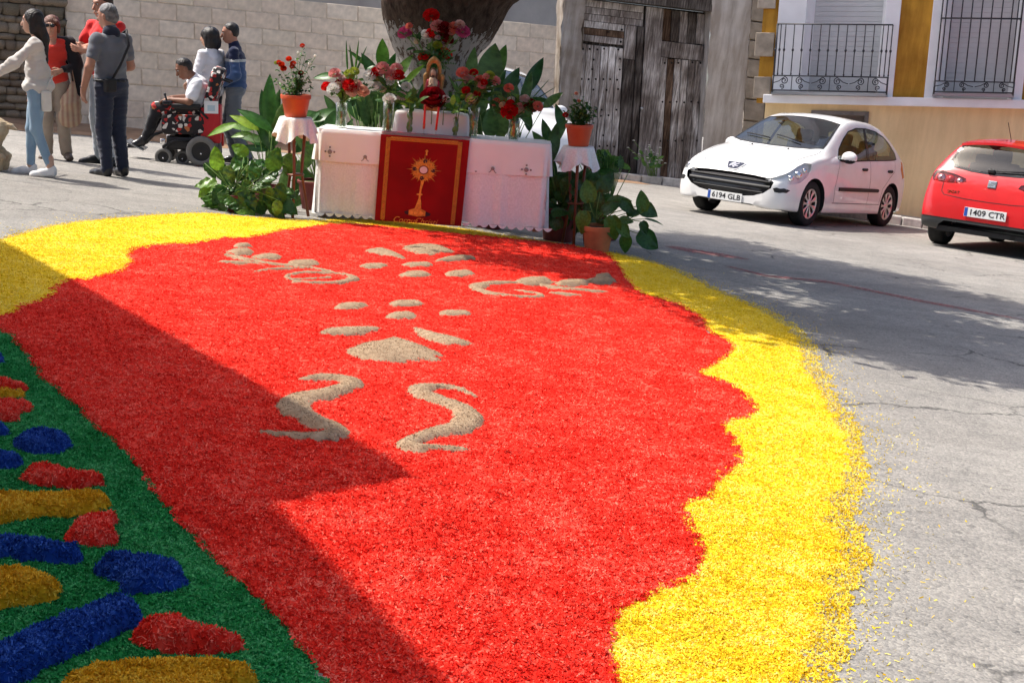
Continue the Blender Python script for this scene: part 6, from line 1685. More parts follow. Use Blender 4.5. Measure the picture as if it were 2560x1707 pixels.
class Car:
    def __init__(s, T, wb):
        """T: rows of x, ztop, zbelt, wbelt, wroof, zedge, wmid, zbot (x forward, 0 at the front axle)"""
        T = np.array(T, float); s.f = [pchip(T[:, 0], T[:, k]) for k in range(1, 8)]; s.wb = wb
        x0, x1 = T[:, 0].min(), T[:, 0].max()
        u = np.linspace(0, 1, 110); xs = x0 + (x1 - x0) * (u - .045 * np.sin(4 * PI * u) / 1.0 * 0 - .0) ; xs = x0 + (x1 - x0) * (.5 - .5 * np.cos(u * PI)) * .45 + (x1 - x0) * u * .55
        s.bm = bmesh.new(); rows = []
        for x in xs:
            zt, zb, wb_, wr, ze, wm, z0 = [f(x) for f in s.f]
            zm = z0 + (zb - z0) * .50
            C_ = [(wm * .72, z0 - .0), (wm * .93, z0 + .004), (wm * .985, z0 + .06), (wm, zm), (wm * .5 + wb_ * .5 + .004, zm * .35 + zb * .65), (wb_, zb), (wb_ * .55 + wr * .45, zb * .5 + ze * .5 + .012), (wr, ze), (wr * .80, ze + (zt - ze) * .52), (wr * .4, zt - (zt - ze) * .10), (0, zt)]
            P_ = []
            Q = [C_[0]] + C_ + [(-C_[-2][0], C_[-2][1])]
            for i in range(1, len(Q) - 2):
                for k in range(5):
                    t = k / 5; p0, p1, p2, p3 = [np.array(q_) for q_ in Q[i - 1:i + 3]]
                    P_.append(.5 * ((2 * p1) + (-p0 + p2) * t + (2 * p0 - 5 * p1 + 4 * p2 - p3) * t * t + (-p0 + 3 * p1 - 3 * p2 + p3) * t ** 3))
            P_.append(np.array(C_[-1]))
            half = [Vector((x, max(p[0], 0), p[1])) for p in P_]
            rows.append([s.bm.verts.new(v) for v in half] + [s.bm.verts.new(Vector((v.x, -v.y, v.z))) for v in reversed(half[:-1])])
        n = len(rows[0])
        for i in range(len(rows) - 1):
            for k in range(n - 1): s.bm.faces.new((rows[i][k], rows[i][k + 1], rows[i + 1][k + 1], rows[i + 1][k]))
        s.bm.faces.new(rows[0]); s.bm.faces.new(list(reversed(rows[-1])))
        bmesh.ops.recalc_face_normals(s.bm, faces=s.bm.faces)
        bmesh.ops.triangulate(s.bm, faces=[f for f in s.bm.faces if len(f.verts) > 4])
        s.bvh = BVHTree.FromBMesh(s.bm)
        s.x0, s.x1 = x0, x1
    def cut(s, poly, ax, pred):
        i, j = ax; P = np.array(poly); lo = P.min(0) - .12; hi = P.max(0) + .12
        n = len(poly)
        def near_(fs_):
            r = []
            for f in fs_:
                c = f.calc_center_median()
                if lo[0] < c[i] < hi[0] and lo[1] < c[j] < hi[1] and pred(c, f.normal): r.append(f)
            return r
        fs = near_(s.bm.faces)
        for k in range(n):
            a, b = poly[k], poly[(k + 1) % n]; no = Vector((0, 0, 0)); no[i] = b[1] - a[1]; no[j] = -(b[0] - a[0])
            if no.length < 1e-9: continue
            co = Vector((0, 0, 0)); co[i], co[j] = a
            g_ = fs + list({e for f in fs for e in f.edges}) + list({v for f in fs for v in f.verts})
            ret = bmesh.ops.bisect_plane(s.bm, geom=g_, plane_co=co, plane_no=no.normalized(), dist=1e-5)
            fs = [x for x in ret['geom'] if isinstance(x, bmesh.types.BMFace)]
        out = near_(fs)
        if not out: return []
        C_ = np.array([(c[i], c[j]) for c in (f.calc_center_median() for f in out)])
        return [f for f, k in zip(out, inpoly(C_, poly)) if k]
    def take(s, faces, push=0.0, keep=False):
        """lift faces out of the body into a new shape (pushed in along their normal)"""
        mb = MB(); mb.smooth = True; idx = {}; av = sum((f.normal * f.calc_area() for f in faces), Vector())
        av = av.normalized() if av.length else Vector((1, 0, 0))
        vs = []; fs = []
        for f in faces:
            r_ = []
            for v in f.verts:
                if v not in idx: idx[v] = len(vs); vs.append(v.co - av * push)
                r_.append(idx[v])
            fs.append(r_)
        mb.add(vs, fs)
        if push:       # side walls of the recess
            ed = {}
            for f in faces:
                for e in f.edges: ed[e] = ed.get(e, 0) + 1
            for e, c in ed.items():
                if c == 1:
                    a, b = e.verts; mb.add([a.co, b.co, b.co - av * push, a.co - av * push], [(0, 1, 2, 3)])
        if not keep: bmesh.ops.delete(s.bm, geom=faces, context='FACES')
        return mb
    def hit(s, p, d):
        h = s.bvh.ray_cast(Vector(p), Vector(d)); return (h[0], h[1]) if h[0] is not None else (None, None)
    def on(s, a, b, proj):
        """surface point for a projection: 'L'/'R' side view (x, z), 'F'/'B' end view (y, z), 'T' top view (x, y)"""
        o, d = {'L': ((a, 3, b), (0, -1, 0)), 'R': ((a, -3, b), (0, 1, 0)), 'F': ((5, a, b), (-1, 0, 0)), 'B': ((-8, a, b), (1, 0, 0)), 'T': ((a, b, 4), (0, 0, -1))}[proj]
        return s.hit(o, d)
    def ribbon(s, pts, w, proj, off=.002, dense=.05):
        L_ = []
        for i in range(len(pts) - 1):
            a, b = Vector(pts[i]), Vector(pts[i + 1]); n = max(1, int((b - a).length / dense))
            L_ += [a.lerp(b, k / n) for k in range(n)]
        L_.append(Vector(pts[-1])); H = [s.on(p.x, p.y, proj) for p in L_]; H = [h for h in H if h[0] is not None]
        mb = MB(); vs = []
        for i, (p, n) in enumerate(H):
            t = (H[min(i + 1, len(H) - 1)][0] - H[max(i - 1, 0)][0]); t = t.normalized() if t.length else Vector((1, 0, 0)); sd = t.cross(n).normalized()
            vs += [p + n * off + sd * w / 2, p + n * off - sd * w / 2]
        mb.add(vs, [(2 * i, 2 * i + 1, 2 * i + 3, 2 * i + 2) for i in range(len(H) - 1)])
        return mb
    def patch(s, poly, proj, off=.004, n=10):
        """thin piece lying on the body, outline given in a projection"""
        P = np.array(poly); c = P.mean(0); m = len(poly); vs = []; fs = []; mb = MB(); mb.smooth = True
        for k in range(n + 1):
            for p in poly:
                q_ = c + (np.array(p) - c) * (k / n); h, nn_ = s.on(q_[0], q_[1], proj)
                if h is None: h, nn_ = vs[-1] if vs else Vector((0, 0, 0)), Vector((0, 0, 0))
                vs.append(h + nn_ * off)
        for k in range(n):
            for i in range(m): fs.append((k * m + i, k * m + (i + 1) % m, (k + 1) * m + (i + 1) % m, (k + 1) * m + i))
        b0 = n * m
        ed = [vs[b0 + i] for i in range(m)]
        mb.add(vs, fs)
        for i in range(m):     # edge thickness
            h, nn_ = s.on(poly[i][0], poly[i][1], proj); nn_ = nn_ if nn_ is not None else Vector()
            ed[i] = ed[i] - nn_ * (off + .01)
        mb.add([vs[b0 + i] for i in range(m)] + ed, [(i, (i + 1) % m, m + (i + 1) % m, m + i) for i in range(m)])
        return mb
def arc_poly(cx, cy, rx, ry, n=18, a0=0, a1=2 * PI):
    return [(cx + rx * math.cos(a0 + (a1 - a0) * k / n), cy + ry * math.sin(a0 + (a1 - a0) * k / n)) for k in range(n if abs(a1 - a0) > 6.2 else n + 1)]
def wheel_parts(root, x, y, side, R, W, rim_r, spokes, steer=0.0, hole=.5):
    m = Matrix.Translation((x, y, R)) @ Matrix.Rotation(steer, 4, 'Z') @ Matrix.Rotation(-PI / 2 * side, 4, 'X')      # local +z points outwards
    w = bpy.data.objects.new('wheel', None); COL.objects.link(w); w.parent = root; w.matrix_local = m; w.empty_display_size = .05
    b = MB(); b.lathe([(rim_r * .98, -W / 2), (R * .93, -W / 2), (R * .985, -W / 2 + .018), (R, -W / 4), (R, W / 4), (R * .985, W / 2 - .018), (R * .93, W / 2), (rim_r * 1.02, W / 2 - .004), (rim_r * .97, W / 2 - .02)], 36, None, False); b.build('tyre', M_rubber, w, True)
    b = MB(); b.lathe([(rim_r, -W / 2), (rim_r, W / 2 - .014), (rim_r * .94, W / 2 - .010), (rim_r * .90, W / 2 - .022)], 36, None, False)
    n = spokes
    b.lathe([(.001, W / 2 - .012), (rim_r * .26, W / 2 - .016), (rim_r * .30, W / 2 - .03)], 24, None, False)
    for k in range(n):        # spokes
        a = 2 * PI * k / n; hw = PI / n * (1 - hole)
        def f(u, v, a=a, hw=hw):
            rr_ = rim_r * (.24 + .68 * v); an = a + (u - .5) * 2 * hw * (1.15 - .35 * math.sin(v * PI)); return Vector((rr_ * math.cos(an), rr_ * math.sin(an), W / 2 - .014 - .010 * (2 * u - 1) ** 2 - .006 * math.sin(v * PI)))
        b.grid(f, 3, 5)
    b.build('rim', M_rim, w, True)
    b = MB(); b.lathe([(rim_r * .96, W / 2 - .055), (.001, W / 2 - .05)], 24, None, False); b.build('brake', M_blackp, w)
    return w
def plate(root, text, M4, blue=True):
    p = bpy.data.objects.new('number_plate', None); COL.objects.link(p); p.parent = root; p.matrix_local = M4; p.empty_display_size = .05
    b = MB(); b.bbox((0, 0, 0), (.52, .115, .008), .004); b.build('plate', M_plate, p)
    b = MB(); b.box((-.237, 0, .0048), (.040, .108, .0012)); b.build('blue_strip', M_eu, p)
    t = text_mesh(text, .098, 'characters', .0012, offset=.0012); t.materials.append(M_char)
    xs = [v.co.x for v in t.vertices]; k = .43 / (max(xs) - min(xs))
    link('characters', t, p, None, Matrix.Translation((.022, 0, .0055)) @ Matrix.Diagonal((k, 1.0, 1, 1)))
    return p
def cabin(root, xd, xs_front, xs_rear, w, zf=.38, belt=.95):
    b = MB(); b.box(((xd + xs_rear - .4) / 2, 0, .27), (xd - xs_rear + .5, w * 1.8, .06)); b.build('floor', M_cabin, root)
    b = MB(); b.bbox((xd - .16, 0, belt - .13), (.42, w * 1.72, .26), .07); b.bbox((xd + .22, 0, belt - .16), (.5, w * 1.5, .12), .04); b.build('dashboard', M_cabin, root, True)
    for y in (-w * .48, w * .48):
        b = MB(); b.bbox((xs_front, y, .50), (.5, .48, .16), .06); b.bbox((xs_front - .30, y, .82), (.14, .46, .62), .06, Matrix.Rotation(-.25, 3, 'Y')); b.bbox((xs_front - .40, y, 1.20), (.10, .25, .17), .045, Matrix.Rotation(-.2, 3, 'Y')); b.build('front_seat', M_seat, root, True)
    b = MB(); b.bbox((xs_rear, 0, .52), (.45, w * 1.6, .16), .06); b.bbox((xs_rear - .28, 0, .82), (.14, w * 1.6, .56), .06, Matrix.Rotation(-.25, 3, 'Y'))
    for y in (-w * .5, w * .5): b.bbox((xs_rear - .38, y, 1.14), (.09, .24, .13), .04)
    b.build('rear_seat', M_seat, root, True)
    b = MB(); c = Vector((xd - .42, w * .48, belt - .06)); b.tube([c + Matrix.Rotation(-.45, 3, 'Y') @ Vector((0, .18 * math.cos(k * PI / 10), .18 * math.sin(k * PI / 10))) for k in range(20)], .015, 6, closed=True); b.tube([c, c + Vector((.25, 0, -.1))], .02, 6); b.build('steering_wheel', M_blackp, root, True)
def mirror(root, x, y, z, side, m):
    s_ = Solid(.012, .02); s_.ell((x - .01, y + side * .12, z), (.065, .115, .085)).cap((x + .02, y, z - .05), .025, (x, y + side * .08, z - .03), .022)
    s_.build('mirror', [m, M_blackp], root, matfn=lambda C: (C[:, 2] < z - .035).astype(int))
def arches(c, root, xs, R, body_m):
    for x in xs:
        poly = [p for p in arc_poly(x, R, R * 1.14, R * 1.14, 26)]
        fs = c.cut(poly, (0, 2), lambda q_, n: abs(q_.y) > .45); bmesh.ops.delete(c.bm, geom=fs, context='FACES')
        for sd in (-1, 1):
            b = MB(); b.smooth = True
            def f(u, v, x=x, sd=sd):
                a = -.35 + (PI + .7) * u; rr_ = R * 1.15; yo = .90; h, n = c.on(x + rr_ * math.cos(a), R + rr_ * math.sin(a), 'L' if sd > 0 else 'R')
                yo = abs(h.y) - .004 if h is not None else .70
                return Vector((x + rr_ * math.cos(a), sd * (yo - v * max(.1, yo - .50)), max(.1, R + rr_ * math.sin(a))))
            b.grid(f, 24, 3); b.build('wheel_arch', M_blackp, root)
def finish(c, root, m):
    me = bpy.data.meshes.new('body'); c.bm.to_mesh(me); c.bm.free(); me.materials.append(m)
    me.polygons.foreach_set('use_smooth', [True] * len(me.polygons)); sharp_by_angle(me, 50)
    return link('body', me, root)
def car_root(label, loc, head, sc):
    o = thing('parked_car', label, 'car', loc); o.rotation_euler = (0, 0, head); o.scale = (sc,) * 3
    return o
def seam(c, root, pts, proj, w=.007, name='panel_gap'):
    return c.ribbon(pts, w, proj, .0015).build(name, M_blackp, root)

# ---------------------------------------------------------------- white hatchback
WT = [(0.84, 0.5, 0.44, 0.5, 0.4, 0.47, 0.55, 0.235), (0.815, 0.575, 0.5, 0.62, 0.48, 0.555, 0.66, 0.21), (0.77, 0.635, 0.55, 0.7, 0.54, 0.61, 0.745, 0.2), (0.68, 0.705, 0.62, 0.755, 0.58, 0.675, 0.8, 0.2), (0.5, 0.785, 0.705, 0.8, 0.62, 0.755, 0.835, 0.19), (0.2, 0.875, 0.8, 0.815, 0.66, 0.845, 0.86, 0.18), (-0.1, 0.945, 0.875, 0.825, 0.69, 0.91, 0.868, 0.18), (-.25, .968, .89, .83, .705, .935, .871, .18), (-.45, 1.075, .905, .832, .70, 1.02, .872, .18), (-.70, 1.205, .885, .835, .665, 1.14, .874, .18),
      (-1, 1.345, 0.9, 0.835, 0.63, 1.275, 0.875, 0.18), (-1.25, 1.425, 0.91, 0.832, 0.605, 1.36, 0.875, 0.18), (-1.6, 1.47, 0.925, 0.828, 0.59, 1.405, 0.874, 0.18), (-2, 1.465, 0.945, 0.822, 0.58, 1.4, 0.873, 0.18), (-2.5, 1.415, 0.98, 0.81, 0.56, 1.345, 0.87, 0.19), (-2.8, 1.35, 0.995, 0.79, 0.545, 1.27, 0.86, 0.2), (-2.98, 1.24, 0.975, 0.765, 0.56, 1.17, 0.845, 0.22), (-3.1, 1.06, 0.93, 0.745, 0.6, 1, 0.82, 0.24), (-3.19, 0.86, 0.76, 0.7, 0.58, 0.82, 0.76, 0.28), (-3.23, 0.62, 0.54, 0.6, 0.46, 0.59, 0.64, 0.33)]
def white_hatch():
    c = Car([(x, *[z * 1.03 if z > .8 and k in (0, 4) else z for k, z in enumerate(row)]) for x, *row in WT], 2.54)
    r = car_root('white hatchback with a wide black grille parked facing the street', (3.314, 21.72, 0), math.radians(-126.6), 1.075)
    arches(c, r, (0, -2.54), .305, M_carw)
    up_ = lambda q_, n: q_.z > .9 and abs(n.y) < .75
    ws = [(-.29, .0), (-.305, .30), (-.35, .54), (-.43, .685), (-.53, .672), (-.80, .618), (-1.0, .575), (-1.14, .545), (-1.17, .3), (-1.175, 0), (-1.17, -.3), (-1.14, -.545), (-1.0, -.575), (-.80, -.618), (-.53, -.672), (-.43, -.685), (-.35, -.54), (-.305, -.30)]
    f = c.cut(ws, (0, 1), lambda q_, n: q_.z > .85); c.take(f).build('windscreen', M_cargl, r)
    side = [(-.74, .905), (-.68, .94), (-.78, 1.06), (-.98, 1.20), (-1.2, 1.315), (-1.5, 1.375), (-1.85, 1.385), (-2.2, 1.36), (-2.47, 1.30), (-2.64, 1.20), (-2.71, 1.08), (-2.69, 1.0), (-2.60, .985), (-2.2, .965), (-1.7, .945), (-1.2, .92)]
    f = c.cut(side, (0, 2), lambda q_, n: abs(q_.y) > .4 and q_.z > .8)
    c.take([x for x in f if x.calc_center_median().y > 0]).build('side_window', M_cargl, r)
    c.take([x for x in f if x.is_valid and x.calc_center_median().y < 0]).build('side_window', M_cargl, r)
    rw = [(.0, 1.33), (.3, 1.32), (.46, 1.28), (.52, 1.15), (.50, 1.03), (.25, 1.0), (0, .995), (-.25, 1.0), (-.50, 1.03), (-.52, 1.15), (-.46, 1.28), (-.3, 1.32)]
    f = c.cut(rw, (1, 2), lambda q_, n: q_.x < -2.6); c.take(f).build('rear_window', M_cargl, r)
    # grille mouth
    gr_ = [(sg_ * y * 1.14, z) for sg_, y, z in ((-1, .52, .595), (-1, .30, .612), (1, 0, .617), (1, .30, .612), (1, .52, .595), (1, .575, .55), (1, .56, .47), (1, .48, .395), (1, .36, .345), (1, .18, .318), (1, 0, .312), (-1, .18, .318), (-1, .36, .345), (-1, .48, .395), (-1, .56, .47), (-1, .575, .55))]
    f = c.cut(gr_, (1, 2), lambda q_, n: q_.x > .4); gm_ = c.take(f, .05); gm_.build('grille', M_gloss, r)
    for z, h_ in ((.545, .026), (.475, .05), (.40, .022)):
        wd = .60 if z > .5 else .61 if z > .43 else .52
        b = MB(); b.smooth = True
        pts = []
        for k in range(25):
            y = -wd + 2 * wd * k / 24; h, n = c.on(y, z, 'F'); pts.append((h.x if h is not None else .8) - .016)
        def fb(u, v, z=z, h_=h_, wd=wd, pts=pts): i = min(int(u * 24), 24); return Vector((pts[i] - .02 * (2 * v - 1) ** 2, -wd + 2 * wd * u, z + (v - .5) * h_))
        b.grid(fb, 24, 4); b.build('grille_bar', M_blackp, r)
    # headlights
    for sd, pj in ((1, 'L'), (-1, 'R')):
        hl = [(.80, .585), (.70, .645), (.52, .725), (.36, .79), (.20, .84), (.10, .835), (.15, .73), (.25, .645), (.42, .575), (.62, .545)]
        f = c.cut(hl, (0, 2), lambda q_, n, sd=sd: q_.y * sd > .40)
        lamp = bpy.data.objects.new('headlight', None); COL.objects.link(lamp); lamp.parent = r
        c.take(f, .05, True).build('reflector', mat('lamp_reflector', (.70, .72, .72), .45, metal=.15), lamp); c.take(f).build('lens', M_lens, lamp)
        b = MB()
        for x, z, rd in ((.56, .63, .045), (.40, .68, .060), (.24, .745, .040)):
            h, n = c.on(x, z, pj)
            if h is not None: b.ball(h - n * .045, rd, 10, 7)
        b.build('bulb', M_chrome if sd > 0 else M_chrome, lamp, True)
        c.patch([(sd * y, z) for y, z in ((.665, .475), (.70, .49), (.78, .49), (.815, .47), (.80, .435), (.74, .425), (.69, .43))], 'F', .005, 4).build('bumper_blank', M_blackp, r)
        c.patch([(-.72, .50), (-.72, .548), (-1.2, .553), (-2.02, .553), (-2.06, .53), (-2.02, .505), (-1.2, .50)], pj, .018, 3).build('side_moulding', M_blackp, r)
        for x in (-1.60, -2.50):
            c.patch([(x, .815), (x + .02, .835), (x + .15, .832), (x + .17, .81), (x + .13, .795), (x + .03, .795)], pj, .022, 3).build('door_handle', M_blackp, r)
        seam(c, r, [(-.72, .90), (-.66, .75), (-.60, .55), (-.62, .34)], pj); seam(c, r, [(-1.72, .94), (-1.74, .7), (-1.72, .34)], pj); seam(c, r, [(-2.62, .98), (-2.60, .82), (-2.42, .72), (-2.2, .56), (-2.14, .34)], pj)
        seam(c, r, [(-.58, .33), (-2.16, .33)], pj, .009, 'sill_gap')
        c.ribbon([(-1.66, .95), (-1.71, 1.2), (-1.76, 1.38)], .085, pj, .003).build('pillar_trim', M_gloss, r)
        c.ribbon(side + [side[0]], .016, pj, .003).build('window_seal', M_blackp, r)
        c.patch([(-2.98, .95), (-3.03, .74), (-2.94, .72), (-2.86, .86), (-2.90, .97)], pj, .004, 4).build('tail_light', M_amber, r)
        mirror(r, -.80, sd * .80, .965, sd, M_carw)
    c.ribbon(ws + [ws[0]], .03, 'T', .003, .03).build('windscreen_seal', M_blackp, r)
    seam(c, r, [(-.37, .70), (-.1, .69), (.2, .665), (.45, .62), (.62, .5), (.69, .3), (.71, 0), (.69, -.3), (.62, -.5), (.45, -.62), (.2, -.665), (-.1, -.69), (-.37, -.70)], 'T', .008, 'bonnet_gap')
    b = MB()
    for y0 in (.35, -.12):
        h, n = c.on(-.42, y0, 'T'); h2, n2 = c.on(-.52, y0 - .42, 'T'); b.tube([h + n * .02, h.lerp(h2, .5) + n * .03, h2 + n2 * .02], .009, 5)
    b.build('wiper', M_blackp, r, True)
    b = MB()
    for y0 in (-.28, .28): h, n = c.on(-.22, y0, 'T'); b.ball(h + n * .006, (.02, .012, .012), 6, 4)
    b.build('washer_jet', M_blackp, r, True)
    # badge on the bonnet nose: dark shield with a silver rearing-lion shape
    h, n = c.on(0, .69, 'F'); fr = orient(Vector((0, 1, 0)), n).to_4x4()
    Mb = Matrix.Translation(h + n * .005) @ Matrix(((0, fr[0][1], n.x, 0), (1, fr[1][1], n.y, 0), (0, fr[2][1], n.z, 0), (0, 0, 0, 1)))
    yy = Vector((0, 1, 0)); zz = n.cross(yy).normalized()
    Mb = Matrix(((yy.x, zz.x, n.x, h.x + n.x * .004), (yy.y, zz.y, n.y, h.y), (yy.z, zz.z, n.z, h.z + n.z * .004), (0, 0, 0, 1)))
    bd = bpy.data.objects.new('badge', None); COL.objects.link(bd); bd.parent = r; bd.matrix_local = Mb @ Matrix.Diagonal((1.35, 1.35, 1, 1))
    b = MB(); b.prism([(-.10, .065), (.10, .065), (.105, .05), (.065, -.045), (.04, -.06), (-.04, -.06), (-.065, -.045), (-.105, .05)], -.012, .006); b.build('badge_rim', M_carw, bd)
    b = MB(); b.prism([(-.088, .057), (.088, .057), (.092, .047), (.057, -.04), (.036, -.052), (-.036, -.052), (-.057, -.04), (-.092, .047)], .006, .010); b.build('badge_field', mat('badge_blue', (.02, .025, .05), .25), bd)
    b = MB()
    for pl_ in ([(-.045, .012), (-.03, .04), (-.005, .045), (.01, .03), (-.002, .015), (-.02, .005), (-.03, -.02), (-.045, -.03), (-.05, -.01)], [(-.025, -.005), (.012, .02), (.03, .01), (.01, -.01), (.02, -.035), (.005, -.04), (-.012, -.018)], [(.012, .02), (.04, .042), (.048, .03), (.028, .01)], [(-.02, .0), (.05, -.008), (.05, -.02), (-.012, -.014)]):
        b.prism(pl_, .010, .016)
    b.build('badge_lion', M_chrome, bd)
    h, n = c.on(0, .295, 'F'); plate(r, '6194 GLB', Matrix(((0, 0, 1, h.x + .012), (1, 0, 0, 0), (0, 1, 0, .285), (0, 0, 0, 1))))
    finish(c, r, M_carw)
    for x in (0, -2.54):
        for sd in (-1, 1): wheel_parts(r, x, sd * .745, sd, .305, .19, .205, 9, steer=.0, hole=.42)
    cabin(r, -.62, -1.45, -2.25, .66)
    b = MB(); b.box((-1.2, 0, .24), (3.6, 1.2, .07)); b.build('underbody', M_blackp, r)
    return r
white_hatch()

# ---------------------------------------------------------------- red hatchback (seen from behind)
RT = [(.78, .52, .46, .50, .38, .49, .52, .30), (.70, .64, .55, .68, .50, .61, .70, .24), (.4, .78, .70, .77, .58, .745, .80, .19), (0, .87, .81, .80, .64, .84, .835, .18), (-.4, .96, .89, .81, .67, .92, .845, .18), (-.9, 1.24, .92, .815, .625, 1.17, .85, .18), (-1.3, 1.39, .94, .815, .585, 1.32, .85, .18), (-1.7, 1.44, .955, .81, .57, 1.37, .85, .18), (-2.2, 1.43, .975, .80, .56, 1.36, .848, .18), (-2.55, 1.40, .99, .79, .55, 1.33, .845, .19), (-2.74, 1.375, 1.0, .78, .545, 1.30, .84, .20),
      (-2.82, 1.30, .99, .775, .57, 1.23, .838, .21), (-2.92, 1.12, .96, .77, .62, 1.06, .835, .22), (-3.02, .95, .88, .76, .64, .92, .83, .23), (-3.075, .80, .74, .745, .62, .775, .815, .25), (-3.10, .70, .64, .735, .6, .67, .80, .27), (-3.125, .60, .54, .71, .56, .575, .77, .30), (-3.135, .52, .47, .64, .5, .50, .69, .34)]
def red_hatch():
    c = Car(RT, 2.46)
    r = car_root('red hatchback seen from behind at the right edge', (8.10, 22.80, 0), math.radians(56), 1.105)
    arches(c, r, (0, -2.46), .30, M_carr)
    rw = [(.0, 1.345), (.35, 1.335), (.50, 1.30), (.555, 1.20), (.595, 1.075), (.585, 1.02), (.30, .985), (0, .975), (-.30, .985), (-.585, 1.02), (-.595, 1.075), (-.555, 1.20), (-.50, 1.30), (-.35, 1.335)]
    f = c.cut(rw, (1, 2), lambda q_, n: q_.x < -2.5); c.take(f).build('rear_window', M_cargl, r)
    c.ribbon(rw + [rw[0]], .03, 'B', .003, .04).build('window_seal', M_gloss, r)
    ws = [(-.45, .0), (-.48, .4), (-.56, .64), (-.85, .60), (-1.18, .55), (-1.22, 0), (-1.18, -.55), (-.85, -.60), (-.56, -.64), (-.48, -.4)]
    f = c.cut(ws, (0, 1), lambda q_, n: q_.z > .85); c.take(f).build('windscreen', M_cargl, r)
    side = [(-.85, .985), (-1.0, 1.15), (-1.25, 1.28), (-1.6, 1.335), (-2.0, 1.335), (-2.35, 1.29), (-2.55, 1.18), (-2.58, 1.06), (-2.3, 1.03), (-1.6, 1.0)]
    f = c.cut(side, (0, 2), lambda q_, n: abs(q_.y) > .4 and q_.z > .8)
    c.take([x for x in f if x.calc_center_median().y > 0]).build('side_window', M_cargl, r); c.take([x for x in f if x.is_valid and x.calc_center_median().y < 0]).build('side_window', M_cargl, r)
    # spoiler lip over the window
    b = MB(); b.smooth = True
    b.grid(lambda u, v: Vector((-2.70 - .16 * v + .06 * (2 * u - 1) ** 2, -.54 + 1.08 * u, 1.385 - .028 * v - .05 * (2 * u - 1) ** 2 + .0)), 20, 4); b.grid(lambda u, v: Vector((-2.86 + .06 * (2 * u - 1) ** 2, -.54 + 1.08 * u, 1.357 - .03 * v - .05 * (2 * u - 1) ** 2)), 20, 1); b.grid(lambda u, v: Vector((-2.86 + .1 * v + .06 * (2 * u - 1) ** 2, -.54 + 1.08 * u, 1.327 - .05 * (2 * u - 1) ** 2)), 20, 1)
    b.build('spoiler', M_carr, r)
    for sd in (-1, 1):
        tl_ = [(sd * y, z) for y, z in ((.30 + .02, .84), (.34, .885), (.50, .925), (.66, .945), (.745, .935), (.77, .87), (.745, .815), (.6, .80), (.42, .81))]
        f = c.cut(tl_, (1, 2), lambda q_, n: q_.x < -2.5)
        lamp = bpy.data.objects.new('tail_light', None); COL.objects.link(lamp); lamp.parent = r
        c.take(f, .035, True).build('housing', M_tail, lamp); c.take(f).build('lens', glass_material('tail_lens_%d' % sd, (.95, .62, .62), .2), lamp)
        for y, z, rd, mm in ((.66, .875, .052, M_chrome), (.54, .87, .052, M_tail), (.42, .857, .046, M_chrome)):
            h, n = c.on(sd * y, z, 'B')
            if h is None: continue
            b = MB(); b.lathe([(.001, .012), (rd * .7, .006), (rd, -.01)], 16, Matrix.Translation(h - n * .018) @ Vector((0, 0, 1)).rotation_difference(n).to_matrix().to_4x4(), False); b.build('lamp', mm if sd > 0 else mm, lamp, True)
        seam(c, r, [(sd * .62, 1.0), (sd * .60, .93)], 'B'); seam(c, r, [(sd * .60, .80), (sd * .60, .70), (sd * .56, .655), (sd * .3, .635), (0, .63)], 'B', .009)
        mirror(r, -.85, sd * .80, 1.0, sd, M_carr)
    # lower bumper in black plastic
    f = c.cut([(-3.4, .0), (-2.80, .0), (-2.80, .372), (-3.4, .372)], (0, 2), lambda q_, n: True)
    c.take(f).build('lower_bumper', mat('grey_plastic', (.045, .047, .048), .6), r)
    c.ribbon([(.78, .37), (.5, .37), (0, .37), (-.5, .37), (-.78, .37)], .012, 'B', .003).build('bumper_gap', M_blackp, r)
    b = MB()
    h, n = c.on(.05, 1.0, 'B'); h2, n2 = c.on(-.38, 1.03, 'B'); b.tube([h + n * .03, h2 + n2 * .025], .010, 5); b.bbox(h + n * .02, (.05, .09, .05), .015); b.build('rear_wiper', M_blackp, r, True)
    h, n = c.on(0, .85, 'B'); zz = Vector((0, 0, 1)); yy = Vector((0, -1, 0)); zz = n.cross(yy).normalized()
    Mb = Matrix(((yy.x, zz.x, n.x, h.x + n.x * .004), (yy.y, zz.y, n.y, h.y), (yy.z, zz.z, n.z, h.z + n.z * .004), (0, 0, 0, 1)))
    bd = bpy.data.objects.new('badge', None); COL.objects.link(bd); bd.parent = r; bd.matrix_local = Mb
    Ms = mat('badge_grey', (.22, .24, .25), .3, metal=.6)
    b = MB(); b.bbox((0, 0, 0), (.105, .095, .014), .006); b.build('badge_field', Ms, bd)
    b = MB(); b.prism([(-.04, .038), (.042, .038), (.042, .024), (-.018, .022), (-.02, .008), (.042, -.012), (.042, -.038), (-.042, -.038), (-.042, -.024), (.018, -.022), (.02, -.010), (-.04, .008)], .007, .010); b.build('badge_letter', M_chrome, bd)
    t = text_mesh('SPORT', .052, 'lettering', .001); t.materials.append(M_chrome)
    h, n = c.on(.45, .70, 'B'); zz = n.cross(yy).normalized(); link('lettering', t, r, None, Matrix(((yy.x, zz.x, n.x, h.x + n.x * .004), (yy.y, zz.y, n.y, h.y), (yy.z, zz.z, n.z, h.z), (0, 0, 0, 1))))
    h, n = c.on(0, .49, 'B'); plate(r, '1409 CTR', Matrix(((0, 0, -1, h.x - .014), (-1, 0, 0, .0), (0, 1, 0, .485), (0, 0, 0, 1))))
    finish(c, r, M_carr)
    for x in (0, -2.46):
        for sd in (-1, 1): wheel_parts(r, x, sd * .725, sd, .30, .20, .20, 7)
    cabin(r, -.7, -1.4, -2.1, .64)
    b = MB(); b.tube([(-3.05, -.35, .24), (-2.6, -.35, .24)], .03, 8); b.build('exhaust', M_blackp, r)
